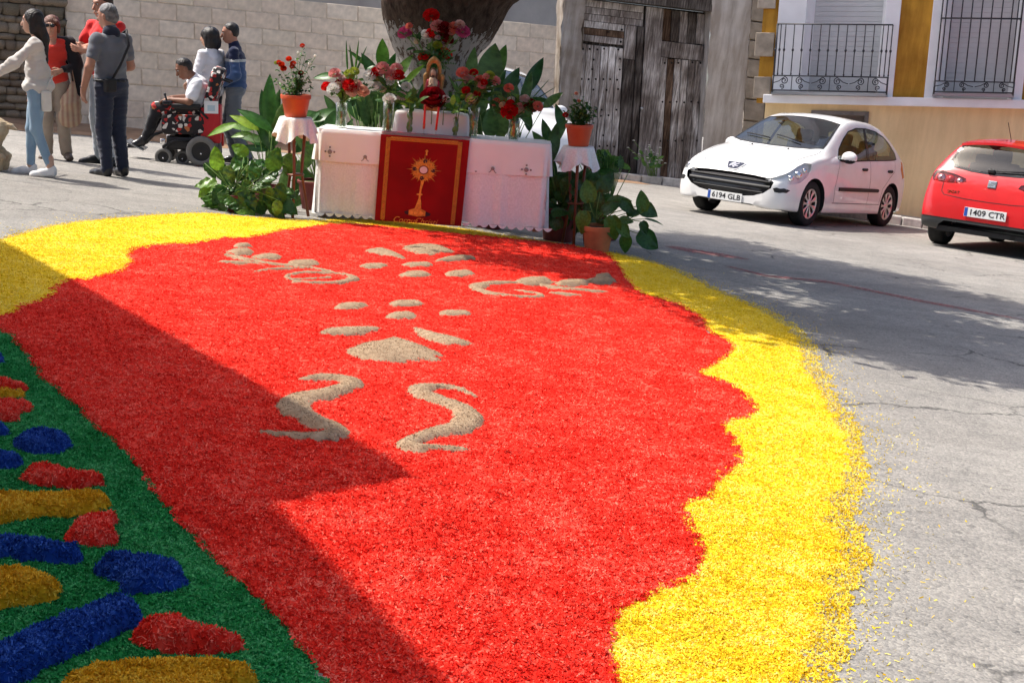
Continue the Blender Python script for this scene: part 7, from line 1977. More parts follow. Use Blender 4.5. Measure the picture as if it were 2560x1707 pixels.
    b = MB(); b.box((-1.6, 0, .24), (2.9, 1.2, .06)); b.build('underbody', M_blackp, r)
    b = MB(); b.tube([(-2.6, 0, 1.39), (-2.62, 0, 1.43), (-2.85, 0, 1.62)], .005, 5); b.build('aerial', M_blackp, r)
    return r
red_hatch()

# ---------------------------------------------------------------- white people carrier behind the altar
VT = [(.86, .58, .50, .50, .40, .54, .55, .30), (.80, .78, .66, .66, .50, .74, .70, .25), (.6, .95, .83, .75, .58, .91, .80, .2), (.2, 1.06, .95, .80, .64, 1.02, .84, .19), (-.2, 1.14, 1.03, .82, .67, 1.09, .86, .18), (-.6, 1.42, 1.08, .83, .64, 1.35, .865, .18), (-1.0, 1.62, 1.11, .83, .61, 1.54, .87, .18), (-1.4, 1.71, 1.13, .83, .60, 1.63, .87, .18), (-2.0, 1.735, 1.15, .825, .59, 1.66, .87, .18), (-2.8, 1.70, 1.17, .815, .575, 1.62, .86, .19), (-3.2, 1.62, 1.17, .80, .56, 1.54, .85, .2), (-3.4, 1.35, 1.12, .78, .58, 1.29, .83, .22), (-3.5, 1.0, .90, .75, .56, .97, .80, .25), (-3.54, .6, .52, .68, .5, .57, .72, .32)]
def carrier():
    c = Car(VT, 2.65)
    r = car_root('white family car half hidden behind the altar and its plants', (-.25, 22.7, 0), math.radians(-63), 1.05)
    arches(c, r, (0, -2.65), .31, M_carw)
    ws = [(-.22, .0), (-.26, .4), (-.36, .66), (-.7, .62), (-1.05, .57), (-1.1, 0), (-1.05, -.57), (-.7, -.62), (-.36, -.66), (-.26, -.4)]
    f = c.cut(ws, (0, 1), lambda q_, n: q_.z > .95); c.take(f).build('windscreen', M_cargl, r)
    side = [(-.60, 1.13), (-.75, 1.28), (-1.0, 1.46), (-1.3, 1.58), (-2.0, 1.62), (-2.8, 1.58), (-3.1, 1.45), (-3.1, 1.25), (-2.6, 1.21), (-1.6, 1.17)]
    f = c.cut(side, (0, 2), lambda q_, n: abs(q_.y) > .4 and q_.z > 1.0)
    c.take([x for x in f if x.calc_center_median().y > 0]).build('side_window', M_cargl, r); c.take([x for x in f if x.is_valid and x.calc_center_median().y < 0]).build('side_window', M_cargl, r)
    for sd, pj in ((1, 'L'), (-1, 'R')):
        c.ribbon(side + [side[0]], .02, pj, .003).build('window_seal', M_blackp, r)
        for x in (-1.55, -2.4): c.ribbon([(x, 1.17), (x - .05, 1.6)], .08, pj, .003).build('pillar_trim', M_gloss, r)
        c.ribbon([(.5, .83), (-.5, .86), (-2.9, .90)], .012, pj, .002).build('crease', M_blackp, r)
        seam(c, r, [(-.5, 1.08), (-.45, .8), (-.5, .35)], pj); seam(c, r, [(-1.6, 1.1), (-1.6, .35)], pj)
        c.patch([(.72, .72), (.6, .80), (.35, .88), (.3, .83), (.5, .70), (.68, .66)], pj, .004, 4).build('headlight', M_chrome, r)
        mirror(r, -.62, sd * .82, 1.14, sd, M_carw)
    c.ribbon(ws + [ws[0]], .03, 'T', .003, .04).build('windscreen_seal', M_blackp, r)
    finish(c, r, M_carw)
    for x in (0, -2.65):
        for sd in (-1, 1): wheel_parts(r, x, sd * .74, sd, .31, .19, .205, 7)
    cabin(r, -.5, -1.4, -2.3, .66, belt=1.1)
    b = MB(); b.box((-1.3, 0, .25), (2.4, 1.2, .06)); b.build('underbody', M_blackp, r)
carrier()
# ================================================================== PEOPLE
def skin_mat(n, c): return mat('skin_' + n, c, .5, spec=.35, var=.06, vscale=14, sub=.08)
SK = dict(a=skin_mat('a', (.50, .29, .20)), b=skin_mat('b', (.44, .22, .15)), c=skin_mat('c', (.22, .105, .065)), d=skin_mat('d', (.54, .33, .24)))
def cloth_mat(n, c, **k): return mat('cloth_' + n, c, .88, spec=.15, sheen=.25, bump=.25, bscale=140, **{**dict(var=.08, vscale=6), **k})
V3 = lambda *a: np.array(a, float)
def rot_z(p, a): return np.array([p[0] * math.cos(a) - p[1] * math.sin(a), p[0] * math.sin(a) + p[1] * math.cos(a), p[2]])
def head_solid(s, hc, yaw, tilt=0.0, sz=1.0, nose=1.0):
    """head centred at hc, facing -Y turned by yaw, nodding by tilt"""
    R = np.array((Matrix.Rotation(yaw, 3, 'Z') @ Matrix.Rotation(tilt, 3, 'X')))
    L = lambda x, y, z: hc + R @ (np.array([x, y, z]) * sz)
    s.ell(L(0, .008, .035), np.array((.074, .092, .088)) * sz, R, .02).ell(L(0, -.012, -.03), np.array((.060, .076, .080)) * sz, R, .03)
    s.ell(L(0, -.052, -.088), np.array((.026, .022, .020)) * sz, R, .03)          # chin
    s.cap(L(0, -.082, .022), .010 * sz, L(0, -.104 * nose, -.028), .015 * sz, .012)   # nose
    s.ell(L(-.033, -.082, .018), (.019 * sz, .014 * sz, .011 * sz), R, .010, 's').ell(L(.033, -.082, .018), (.019 * sz, .014 * sz, .011 * sz), R, .010, 's')
    s.ell(L(0, -.080, .040), (.052 * sz, .014 * sz, .008 * sz), R, .012)
    s.ell(L(0, -.088, -.056), (.024 * sz, .010 * sz, .006 * sz), R, .008).ell(L(0, -.086, -.069), (.020 * sz, .010 * sz, .007 * sz), R, .008)
    for sd in (-1, 1): s.ell(L(sd * .077, .012, -.002), np.array((.010, .020, .032)) * sz, R, .008)
    return L, R
def eyes(root, L, R, col=(.03, .018, .01)):
    b = MB()
    for sd in (-1, 1): b.ball(L(sd * .032, -.078, .018), (.012, .010, .008), 8, 6)
    e = b.build('eyes', mat('eye', (.55, .52, .5), .2), root, True)
    b = MB()
    for sd in (-1, 1): b.ball(L(sd * .032, -.0875, .018), (.0062, .004, .0062), 7, 5)
    b.build('pupils', mat('pupil', (.015, .01, .008), .15), e, True)
def brows(s, L, R):
    for sd in (-1, 1): s.cap(L(sd * .016, -.092, .040), .006, L(sd * .052, -.080, .044), .005, .004)
def hand(s, w, d, palm_n, side, curl=.45, sc=1.0, k=.006):
    """wrist w, pointing along d, palm facing palm_n; side +1/-1 puts the thumb"""
    d = d / np.linalg.norm(d); n = palm_n - d * (palm_n @ d); n /= np.linalg.norm(n); t = np.cross(d, n) * side
    s.cap(w, .024 * sc, w + d * .03 * sc, .027 * sc, .012); 
    for o in (-.022, 0, .022): s.cap(w + d * .02 * sc + t * o * .7 * sc, .017 * sc, w + d * .082 * sc + t * o * sc, .014 * sc, .012)
    for i, (o, ln) in enumerate(((-.031, .062), (-.0105, .078), (.0105, .084), (.031, .074))):
        b0 = w + d * .085 * sc + t * o * sc; a1 = curl * .7; a2 = curl * 1.6
        p1 = b0 + (d * math.cos(a1) + n * math.sin(a1)) * ln * .5 * sc; p2 = p1 + (d * math.cos(a2) + n * math.sin(a2)) * ln * .5 * sc
        s.cap(b0, .0095 * sc, p1, .0085 * sc, k).cap(p1, .0085 * sc, p2, .007 * sc, k)
    tb_ = w + d * .025 * sc + t * .028 * sc; p1 = tb_ + (d * .7 + t * .6 + n * .3) * .042 * sc; p2 = p1 + (d * .9 + t * .1 + n * .35) * .034 * sc
    s.cap(tb_, .014 * sc, p1, .011 * sc, .01).cap(p1, .0105 * sc, p2, .0085 * sc, k)
def shoe(root, heel, d, mats, h=.085, ln=.27, w=.048, sole=True, name='shoe'):
    d = np.array(d, float); d /= np.linalg.norm(d); t = np.array([-d[1], d[0], 0]); s = Solid(.008, .02); H = np.array(heel, float)
    a = H + d * .03; b = H + d * (ln - .05)
    s.cap(a + V3(0, 0, .040), .040, a + V3(0, 0, h), .042).cap(a + V3(0, 0, .04), .042, H + d * ln * .5 + V3(0, 0, .038), .044).cap(H + d * ln * .5 + V3(0, 0, .04), .045, b + V3(0, 0, .032), .036).cap(a + V3(0, 0, h - .01), .038, H + d * ln * .5 + V3(0, 0, .05), .036)
    s.ell(b + V3(0, 0, .028), (.044, .044, .028))
    s.box((a + b) / 2 + V3(0, 0, -.02), (.3, .3, .02), .0, None, .002, 's')
    return s.build(name, mats, root, matfn=(lambda C: (C[:, 2] < heel[2] + .020).astype(int)) if len(mats) > 1 else None)
def person(label, foot_px, heading, H, y=None, up=None):
    p = GY(foot_px[0], y) if y else G(*foot_px)
    o = thing('person', label, 'person', p, upright(heading, up)); o.scale = (H / 1.75,) * 3
    return o
fold = lambda a, sd, f=26: (lambda X, Y, Z: a * fbm(X, Y, Z * .6, sd, 6, f) + 1.1 * a * fbm(X * .8, Y * .8, Z * 1.6, sd + 3, 5, f * 2.2))
Mhair = mat('hair_black', (.014, .011, .010), .45, spec=.5, var=.3, vscale=30, bump=.6, bscale=90); Mhair_g = mat('hair_grey', (.24, .24, .245), .6, col2=(.08, .08, .085), vscale=18, bump=.6, bscale=90); Mhair_r = mat('hair_red', (.11, .035, .018), .5, var=.3, vscale=22, bump=.6, bscale=90)
def trousers(root, hip, kn, an, r, m, seat=.115, amp=.006, seed=1, waist=None, name='trousers', mats=None, cuff=1.0):
    """hip/kn/an: pairs of joint positions (left, right); r: thigh, knee, ankle radius"""
    s = Solid(.012, .03)
    c = (hip[0] + hip[1]) / 2
    s.ell(c + V3(0, .015, .02), (.165, seat, .12)).cap(c + V3(-.06, 0, .10), .095, c + V3(.06, 0, .10), .095)
    for i in (0, 1):
        s.cap(hip[i], r[0], kn[i], r[1]).cap(kn[i], r[1], an[i], r[2] * cuff)
    if waist: s.box(c + V3(0, 0, waist + .25), (.4, .4, .25), 0, None, .004, 's')
    return s.build(name, mats or m, root, disp=fold(amp, seed, 22))
def body_frame(facing_lr=None): pass

# ---- woman in white blouse (far left), walking to the left
def woman_white():
    r = person('young woman with long black hair, sheer white blouse and pale jeans, reaching left', (100, 440), math.radians(-78), 1.66, 14.75)
    sh = [V3(-.15, .01, 1.39), V3(.15, .01, 1.39)]      # local: she faces -Y
    # jeans
    hip = [V3(-.085, 0, .92), V3(.085, 0, .92)]; kn = [V3(-.08, -.08, .50), V3(.09, -.01, .50)]; an = [V3(-.085, -.10, .12), V3(.10, .12, .12)]
    trousers(r, hip, kn, an, (.096, .060, .044), cloth_mat('jeans_pale', (.27, .40, .52), col2=(.20, .31, .43), vscale=5), seat=.125, amp=.004, seed=2)
    s = Solid(.007, .014)
    hc = V3(0, -.03, 1.60); L, R = head_solid(s, hc, math.radians(-8), 0)
    s.cap(V3(0, .015, 1.40), .050, V3(0, -.0, 1.55), .050, .03).cap(sh[0], .040, sh[1], .040, .03).cap(V3(0, 0, 1.35), .075, V3(0, 0, 1.1), .08, .04)
    # the arm towards the camera (her left, +x when facing -Y) reaches forward and down
    el = V3(.22, -.20, 1.18); wr = V3(.17, -.43, 1.04); s.chain([sh[1], el, wr], [.045, .036, .026], .02); hand(s, wr, wr - el, V3(-.2, .3, -1), -1, .5)
    el2 = V3(-.21, .02, 1.12); wr2 = V3(-.20, -.05, .90); s.chain([sh[0], el2, wr2], [.045, .036, .026], .02); hand(s, wr2, wr2 - el2, V3(1, 0, 0), 1, .5)
    for i in (0, 1): s.cap(an[i] + V3(0, 0, .08), .038, an[i] + V3(0, 0, -.06), .036, .01)
    s.cap(V3(0, 0, 1.1), .075, V3(0, 0, .95), .08, .04)
    for i in (0, 1): s.chain([hip[i], kn[i], an[i]], [.08, .052, .038], .02)
    s.build('body', SK['d'], r); eyes(r, L, R)
    s = Solid(.011, .06)
    s.ell(V3(0, .0, 1.28), (.155, .105, .16)).ell(V3(0, .01, 1.10), (.17, .13, .16)).ell(V3(0, .015, .945), (.195, .165, .11)).cap(sh[0], .052, sh[1], .052).chain([sh[1], el, el * .25 + wr * .75], [.058, .052, .046]).chain([sh[0], el2, el2 * .3 + wr2 * .7], [.058, .052, .046])
    s.box(V3(0, -.02, 1.49), (.075, .08, .05), .02, None, .01, 's')
    s.build('blouse', cloth_mat('sheer_white', (.72, .69, .65), thin=.25), r, disp=fold(.010, 4, 24))
    s = Solid(.008, .02)
    s.ell(L(0, .025, .045), (.090, .100, .095)).ell(L(0, .06, -.04), (.085, .065, .12)).cap(L(0, .07, -.05), .075, V3(-.0, .08, 1.42), .06).cap(V3(0, .085, 1.45), .055, V3(.05, .105, 1.22), .022).cap(V3(.05, .105, 1.22), .022, V3(.06, .10, 1.05), .010)
    s.cap(L(.07, .01, .03), .028, L(.075, .02, -.10), .024).cap(L(-.07, .01, .03), .028, L(-.075, .02, -.10), .024).ell(L(0, -.085, -.02), (.066, .05, .085), R, .012, 's'); brows(s, L, R)
    s.build('hair', Mhair, r, disp=lambda X, Y, Z: .003 * np.sin(X * 260 + Y * 190))
    wm = [cloth_mat('shoe_white', (.74, .74, .74)), mat('sole_white', (.66, .64, .62), .6)]
    shoe(r, an[0] + V3(0, .05, -.12), (-.1, -1, 0), wm); shoe(r, an[1] + V3(0, .05, -.12), (.15, -1, 0), wm)
    return r
ww = woman_white()
# her small bag is carried: a thing of its own
bag = thing('shoulder_bag', 'small white bag hanging at the hip of the woman in white', 'bag', ww.location + Vector((.035, -.10, .76)), upright(math.radians(-60)))
s = Solid(.010, .015); s.box((0, 0, 0), (.085, .030, .085), .018).box((0, -.03, .03), (.088, .008, .05), .008); s.build('pouch', mat('white_leather', (.66, .64, .58), .55, var=.08), bag)
b = MB(); b.tube([(-.07, 0, .09), (-.07, .02, .16), (.0, .08, .24), (.07, .02, .16), (.07, 0, .09)], .008, 6); b.build('strap', MATS['white_leather'], bag, True)

# ---- woman with red hair and black jacket, facing the street
def woman_red():
    r = person('woman with red hair and sunglasses, red top and black jacket over her shoulder', (140, 396), math.radians(12), 1.66, 17.0)
    hip = [V3(-.085, 0, .92), V3(.085, 0, .92)]; kn = [V3(-.09, -.02, .50), V3(.10, -.02, .50)]; an = [V3(-.10, .02, .10), V3(.12, .02, .10)]
    trousers(r, hip, kn, an, (.105, .080, .070), cloth_mat('beige_trousers', (.33, .27, .215)), amp=.007, seed=5)
    sh = [V3(-.17, .01, 1.40), V3(.17, .01, 1.40)]
    s = Solid(.007, .014); L, R = head_solid(s, V3(0, -.02, 1.595), math.radians(-6), .05)
    s.cap(V3(0, .01, 1.38), .06, V3(0, 0, 1.54), .052, .03).cap(sh[0], .040, sh[1], .040, .03).cap(V3(0, 0, 1.35), .075, V3(0, 0, 1.0), .08, .04)
    el = V3(-.25, .02, 1.14); wr = V3(-.10, -.18, 1.06); el2 = V3(.25, .04, 1.14); wr2 = V3(.10, -.17, 1.08)
    s.chain([sh[0], el, wr], [.048, .040, .027], .02).chain([sh[1], el2, wr2], [.048, .04, .027], .02); hand(s, wr, wr - el, V3(.2, .9, -.2), 1, .6); hand(s, wr2, wr2 - el2, V3(-.2, .9, 0), -1, .6)
    for i in (0, 1): s.chain([hip[i], kn[i], an[i] + V3(0, 0, .02)], [.085, .056, .042], .02)
    s.build('body', SK['a'], r); eyes(r, L, R)
    s = Solid(.011, .03); s.ell(V3(0, -.01, 1.28), (.175, .125, .16)).ell(V3(0, 0, 1.08), (.175, .14, .17)).ell(V3(0, 0, .98), (.18, .145, .09)).cap(sh[0], .06, sh[1], .06).cap(sh[0], .066, (sh[0] + el) / 2, .06).ell(V3(0, -.07, 1.45), (.07, .06, .08), None, .01, 's')
    s.build('top', cloth_mat('red_top', (.62, .045, .03)), r, disp=fold(.006, 7, 24))
    s = Solid(.011, .025); s.cap(V3(.05, .06, 1.42), .07, V3(.19, .03, 1.40), .085).cap(V3(.19, .03, 1.40), .085, V3(.27, .03, 1.14), .085).cap(V3(.26, .0, 1.2), .075, V3(.27, .02, .80), .050).ell(V3(.17, .1, 1.25), (.12, .06, .2)).cap(V3(.24, -.02, 1.12), .06, V3(.14, -.12, 1.1), .048)
    s.build('jacket', cloth_mat('black_jacket', (.016, .016, .019)), r, disp=fold(.008, 9, 20))
    s = Solid(.008, .02); s.ell(L(0, .02, .05), (.094, .100, .088)).ell(L(0, .05, -.01), (.088, .07, .10)).cap(L(-.07, -.045, .045), .026, L(.07, -.045, .055), .03).cap(L(.08, .0, .02), .026, L(.078, .01, -.06), .02).cap(L(-.08, .0, .02), .026, L(-.078, .01, -.06), .02); brows(s, L, R)
    s.build('hair', Mhair_r, r, disp=lambda X, Y, Z: .003 * np.sin(X * 260 + Z * 150))
    b = MB()
    for sd in (-1, 1): b.ball(L(sd * .033, -.094, .018), (.030, .010, .022), 10, 6)
    b.tube([L(-.012, -.102, .024), L(.012, -.102, .024)], .004, 5)
    for sd in (-1, 1): b.tube([L(sd * .06, -.085, .022), L(sd * .08, .0, .015)], .003, 5)
    b.build('sunglasses', M_gloss, r, True)
    b = MB(); b.bbox(V3(-.06, -.185, 1.075), (.05, .02, .02), .005); b.build('wristwatch', M_chrome, r)
    dk = [mat('shoe_brown', (.09, .06, .045), .5)]
    shoe(r, an[0] + V3(0, .05, -.10), (-.25, -1, 0), dk, ln=.25); shoe(r, an[1] + V3(0, .05, -.10), (.3, -1, 0), dk, ln=.25)
    return r
wr_ = woman_red()
tote = thing('tote_bag', 'striped beige cloth bag hanging from the arm of the woman in red', 'bag', wr_.location + Vector((.17, -.12, .62)), upright(.2))
def stripe_mat():
    m = bpy.data.materials.new('striped_cloth'); m.use_nodes = True; N, L = nodes(m); b = N['Principled BSDF']; tc = N.new('ShaderNodeTexCoord')
    w = N.new('ShaderNodeTexWave'); w.inputs['Scale'].default_value = 5.5; w.inputs['Distortion'].default_value = 1.2; L.new(tc.outputs['Object'], w.inputs['Vector'])
    r = N.new('ShaderNodeValToRGB'); r.color_ramp.elements[0].color = (.42, .32, .22, 1); r.color_ramp.elements[1].color = (.30, .17, .12, 1); L.new(w.outputs['Fac'], r.inputs['Fac']); L.new(r.outputs[0], b.inputs['Base Color']); b.inputs['Roughness'].default_value = .9; return m
s = Solid(.010, .03); s.cap((.03, 0, .28), .022, (0, 0, .05), .095).ell((-.01, 0, -.10), (.135, .055, .13)).ell((0, 0, .04), (.12, .045, .14)); s.build('bag', stripe_mat(), tote, disp=fold(.007, 3, 26))
b = MB(); b.tube([(.0, 0, .18), (.03, -.01, .42), (.06, .02, .18)], .010, 6); b.build('handles', stripe_mat(), tote, True)

# ---- man in red T-shirt with folded arms
def man_red():
    r = person('tall man in a red T-shirt with folded arms behind the man in grey', (270, 408), math.radians(-28), 1.93, 17.1)
    hip = [V3(-.09, 0, .93), V3(.09, 0, .93)]; kn = [V3(-.11, -.03, .50), V3(.10, -.02, .50)]; an = [V3(-.13, .02, .10), V3(.12, .02, .10)]
    trousers(r, hip, kn, an, (.10, .078, .062), cloth_mat('light_jeans', (.36, .40, .44)), amp=.007, seed=6)
    sh = [V3(-.185, .01, 1.43), V3(.185, .01, 1.43)]
    s = Solid(.007, .014); L, R = head_solid(s, V3(0, -.03, 1.645), math.radians(-10), .02, 1.04)
    s.cap(V3(0, .01, 1.42), .066, V3(0, 0, 1.58), .060, .03).cap(sh[0], .040, sh[1], .040, .03).cap(V3(0, 0, 1.4), .075, V3(0, 0, 1.05), .08, .04)
    el = V3(-.27, -.10, 1.18); wr = V3(.02, -.24, 1.24); el2 = V3(.27, -.10, 1.16); wr2 = V3(-.03, -.27, 1.20)
    s.chain([sh[0], el, wr], [.056, .047, .033], .02).chain([sh[1], el2, wr2], [.056, .047, .033], .02); hand(s, wr, wr - el, V3(0, .8, -.3), 1, .5); hand(s, wr2, wr2 - el2, V3(0, .8, .2), -1, .5)
    for i in (0, 1): s.chain([hip[i], kn[i], an[i] + V3(0, 0, .02)], [.085, .056, .042], .02)
    s.build('body', SK['b'], r); eyes(r, L, R)
    s = Solid(.011, .03); s.ell(V3(0, 0, 1.31), (.185, .125, .17)).ell(V3(0, 0, 1.12), (.185, .135, .2)).ell(V3(0, 0, .98), (.18, .13, .10)).cap(sh[0], .062, sh[1], .062).cap(sh[0], .068, sh[0] * .45 + el * .55, .066).cap(sh[1], .068, sh[1] * .45 + el2 * .55, .066).cap(V3(0, 0, 1.46), .08, V3(0, 0, 1.5), .068)
    s.build('t_shirt', cloth_mat('red_shirt', (.60, .022, .022)), r, disp=fold(.008, 8, 20))
    s = Solid(.008, .015); s.ell(L(0, .025, .06), (.082, .096, .078)).ell(L(0, .05, .02), (.080, .065, .08)).ell(L(0, -.10, .0), (.08, .055, .075), R, .012, 's'); brows(s, L, R)
    s.build('hair', mat('hair_brown', (.035, .02, .013), .6, var=.3, vscale=22, bump=.6, bscale=90), r)
    bk_ = [mat('shoe_black', (.012, .012, .014), .28, spec=.6)]
    shoe(r, an[0] + V3(0, .05, -.10), (-.35, -1, 0), bk_, ln=.29); shoe(r, an[1] + V3(0, .05, -.10), (.1, -1, 0), bk_, ln=.29)
man_red()
# ---- grey-haired man, back to the street
def man_grey():
    r = person('grey-haired man in a grey polo shirt and navy trousers seen from behind', (283, 442), math.radians(-128), 1.80, 15.7)
    hip = [V3(-.085, 0, .93), V3(.085, 0, .93)]; kn = [V3(-.09, -.02, .50), V3(.085, -.03, .50)]; an = [V3(-.10, .03, .09), V3(.08, .0, .09)]
    trousers(r, hip, kn, an, (.105, .080, .066), cloth_mat('navy_trousers', (.030, .036, .062), col2=(.022, .027, .048)), seat=.13, amp=.009, seed=11)
    sh = [V3(-.175, .01, 1.405), V3(.175, .01, 1.405)]
    s = Solid(.007, .014); L, R = head_solid(s, V3(0, -.045, 1.63), math.radians(22), .08, 1.03)
    s.cap(V3(0, .015, 1.40), .066, V3(0, -.015, 1.57), .060, .03).cap(sh[0], .040, sh[1], .040, .03).cap(V3(0, 0, 1.36), .075, V3(0, 0, 1.05), .08, .04)
    # near arm hangs (his left, +x), the other is bent in front
    el = V3(.27, .02, 1.13); wr = V3(.25, -.12, .90); el2 = V3(-.26, -.02, 1.13); wr2 = V3(-.12, -.22, 1.05)
    s.chain([sh[1], el, wr], [.056, .046, .032], .02).chain([sh[0], el2, wr2], [.056, .046, .032], .02); hand(s, wr, V3(-.02, -.15, -1), V3(-1, 0, 0), -1, .5); hand(s, wr2, wr2 - el2, V3(0, .8, 0), 1, .5)
    for i in (0, 1): s.chain([hip[i], kn[i], an[i] + V3(0, 0, .02)], [.085, .056, .042], .02)
    s.build('body', SK['b'], r); eyes(r, L, R)
    s = Solid(.011, .03); s.ell(V3(0, .01, 1.28), (.175, .125, .18)).ell(V3(0, -.01, 1.12), (.175, .14, .17)).ell(V3(0, -.01, 1.02), (.175, .14, .08)).cap(sh[0], .060, sh[1], .060).cap(sh[1], .066, sh[1] * .4 + el * .6, .064).cap(sh[0], .066, sh[0] * .4 + el2 * .6, .064).cap(V3(0, .012, 1.44), .078, V3(0, 0, 1.50), .070)
    s.build('polo_shirt', cloth_mat('grey_polo', (.155, .165, .19), col2=(.125, .135, .16)), r, disp=fold(.008, 12, 20))
    s = Solid(.011, .012)
    s.cap(V3(-.02, .03, 1.465), .072, V3(.02, .02, 1.48), .070); s.build('collar', cloth_mat('navy_trim', (.02, .024, .042)), r)
    s = Solid(.008, .015); s.ell(L(0, .02, .052), (.084, .099, .082)).ell(L(0, .05, -.005), (.082, .065, .082)).ell(L(0, -.105, -.005), (.085, .055, .085), R, .012, 's'); brows(s, L, R)
    s.build('hair', Mhair_g, r, disp=lambda X, Y, Z: .003 * np.sin(X * 240 + Z * 160))
    s = Solid(.010, .01); s.chain([V3(math.cos(a) * .170, math.sin(a) * .136 - .004, .99) for a in np.linspace(0, 2 * PI, 17)], [.015] * 17); s.build('belt', M_blackp, r)
    bk_ = [mat('shoe_black', (.012, .012, .014), .28, spec=.6)]
    shoe(r, an[0] + V3(0, .05, -.09), (-.15, -1, 0), bk_, ln=.29); shoe(r, an[1] + V3(0, .05, -.09), (.12, -1, 0), bk_, ln=.29)
    b = MB(); b.tube([wr + V3(.031 * math.cos(a), .031 * math.sin(a), .02) for a in np.linspace(0, 2 * PI, 14, endpoint=False)], .009, 5, closed=True); b.build('wristwatch', M_gloss, r, True)
    # case with its strap, worn over the shoulder
    return r
mg = man_grey()
cs = thing('camera_case', 'black case on a shoulder strap worn by the man in grey', 'bag', mg.location, mg.rotation_euler.to_matrix()); cs.scale = mg.scale
s = Solid(.010, .012); s.box((.12, .15, .95), (.045, .025, .055), .015).box((.12, .17, .975), (.042, .01, .03), .008); s.build('case', mat('black_nylon', (.014, .014, .016), .7), cs)
b = MB(); b.tube([(.10, .15, 1.0), (.02, .19, 1.15), (-.10, .175, 1.35), (-.16, .06, 1.50), (-.15, -.09, 1.42), (0, -.175, 1.2), (.15, -.15, 1.05)], .014, 6); b.build('strap', MATS['black_nylon'], cs, True)

# ---- woman in white jacket with black bob, and man in blue sweater
def woman_bob():
    r = person('woman with a black bob in a white jacket behind the wheelchair', (528, 395), math.radians(-118), 1.80, 19.75)
    hip = [V3(-.085, 0, .92), V3(.085, 0, .92)]; kn = [V3(-.08, -.02, .50), V3(.09, -.04, .50)]; an = [V3(-.085, .03, .10), V3(.10, .0, .10)]
    trousers(r, hip, kn, an, (.105, .078, .066), cloth_mat('dark_trousers', (.05, .05, .056)), amp=.006, seed=15)
    sh = [V3(-.165, .01, 1.38), V3(.165, .01, 1.38)]
    s = Solid(.008, .014); L, R = head_solid(s, V3(0, -.03, 1.59), math.radians(20), .05); s.cap(V3(0, .01, 1.38), .06, V3(0, 0, 1.54), .05, .03).cap(sh[0], .040, sh[1], .040, .03).cap(V3(0, 0, 1.35), .075, V3(0, 0, 1.0), .08, .04)
    el = V3(-.24, -.02, 1.12); wr = V3(-.14, -.22, 1.02); el2 = V3(.25, -.02, 1.12); wr2 = V3(.15, -.22, 1.02)
    s.chain([sh[0], el, wr], [.048, .04, .027], .02).chain([sh[1], el2, wr2], [.048, .04, .027], .02); hand(s, wr, wr - el, V3(0, 0, -1), -1, .7); hand(s, wr2, wr2 - el2, V3(0, 0, -1), 1, .7)
    for i in (0, 1): s.chain([hip[i], kn[i], an[i] + V3(0, 0, .02)], [.085, .056, .042], .02)
    s.build('body', SK['a'], r); eyes(r, L, R)
    s = Solid(.011, .03); s.ell(V3(0, .01, 1.27), (.175, .125, .17)).ell(V3(0, .01, 1.08), (.18, .14, .18)).ell(V3(0, .01, .93), (.195, .155, .11)).cap(sh[0], .058, sh[1], .058).chain([sh[0], el, wr], [.064, .058, .046]).chain([sh[1], el2, wr2], [.064, .058, .046]).cap(V3(0, .02, 1.42), .075, V3(0, .01, 1.47), .065)
    s.build('jacket', cloth_mat('white_jacket', (.72, .71, .74)), r, disp=fold(.009, 17, 20))
    s = Solid(.008, .02); s.ell(L(0, .028, .04), (.115, .122, .105)).ell(L(0, .06, -.06), (.118, .09, .12)).cap(L(.085, 0, 0), .035, L(.085, .01, -.10), .032).cap(L(-.085, 0, 0), .035, L(-.085, .01, -.10), .032).ell(L(0, -.10, -.02), (.068, .05, .085), R, .012, 's'); brows(s, L, R)
    s.build('hair', Mhair, r, disp=lambda X, Y, Z: .006 * fbm(X, Y, Z, 5, 6, 60))
    bk_ = [MATS['shoe_black']]; shoe(r, an[0] + V3(0, .05, -.10), (0, -1, 0), bk_, ln=.25); shoe(r, an[1] + V3(0, .05, -.10), (0, -1, 0), bk_, ln=.25)
woman_bob()
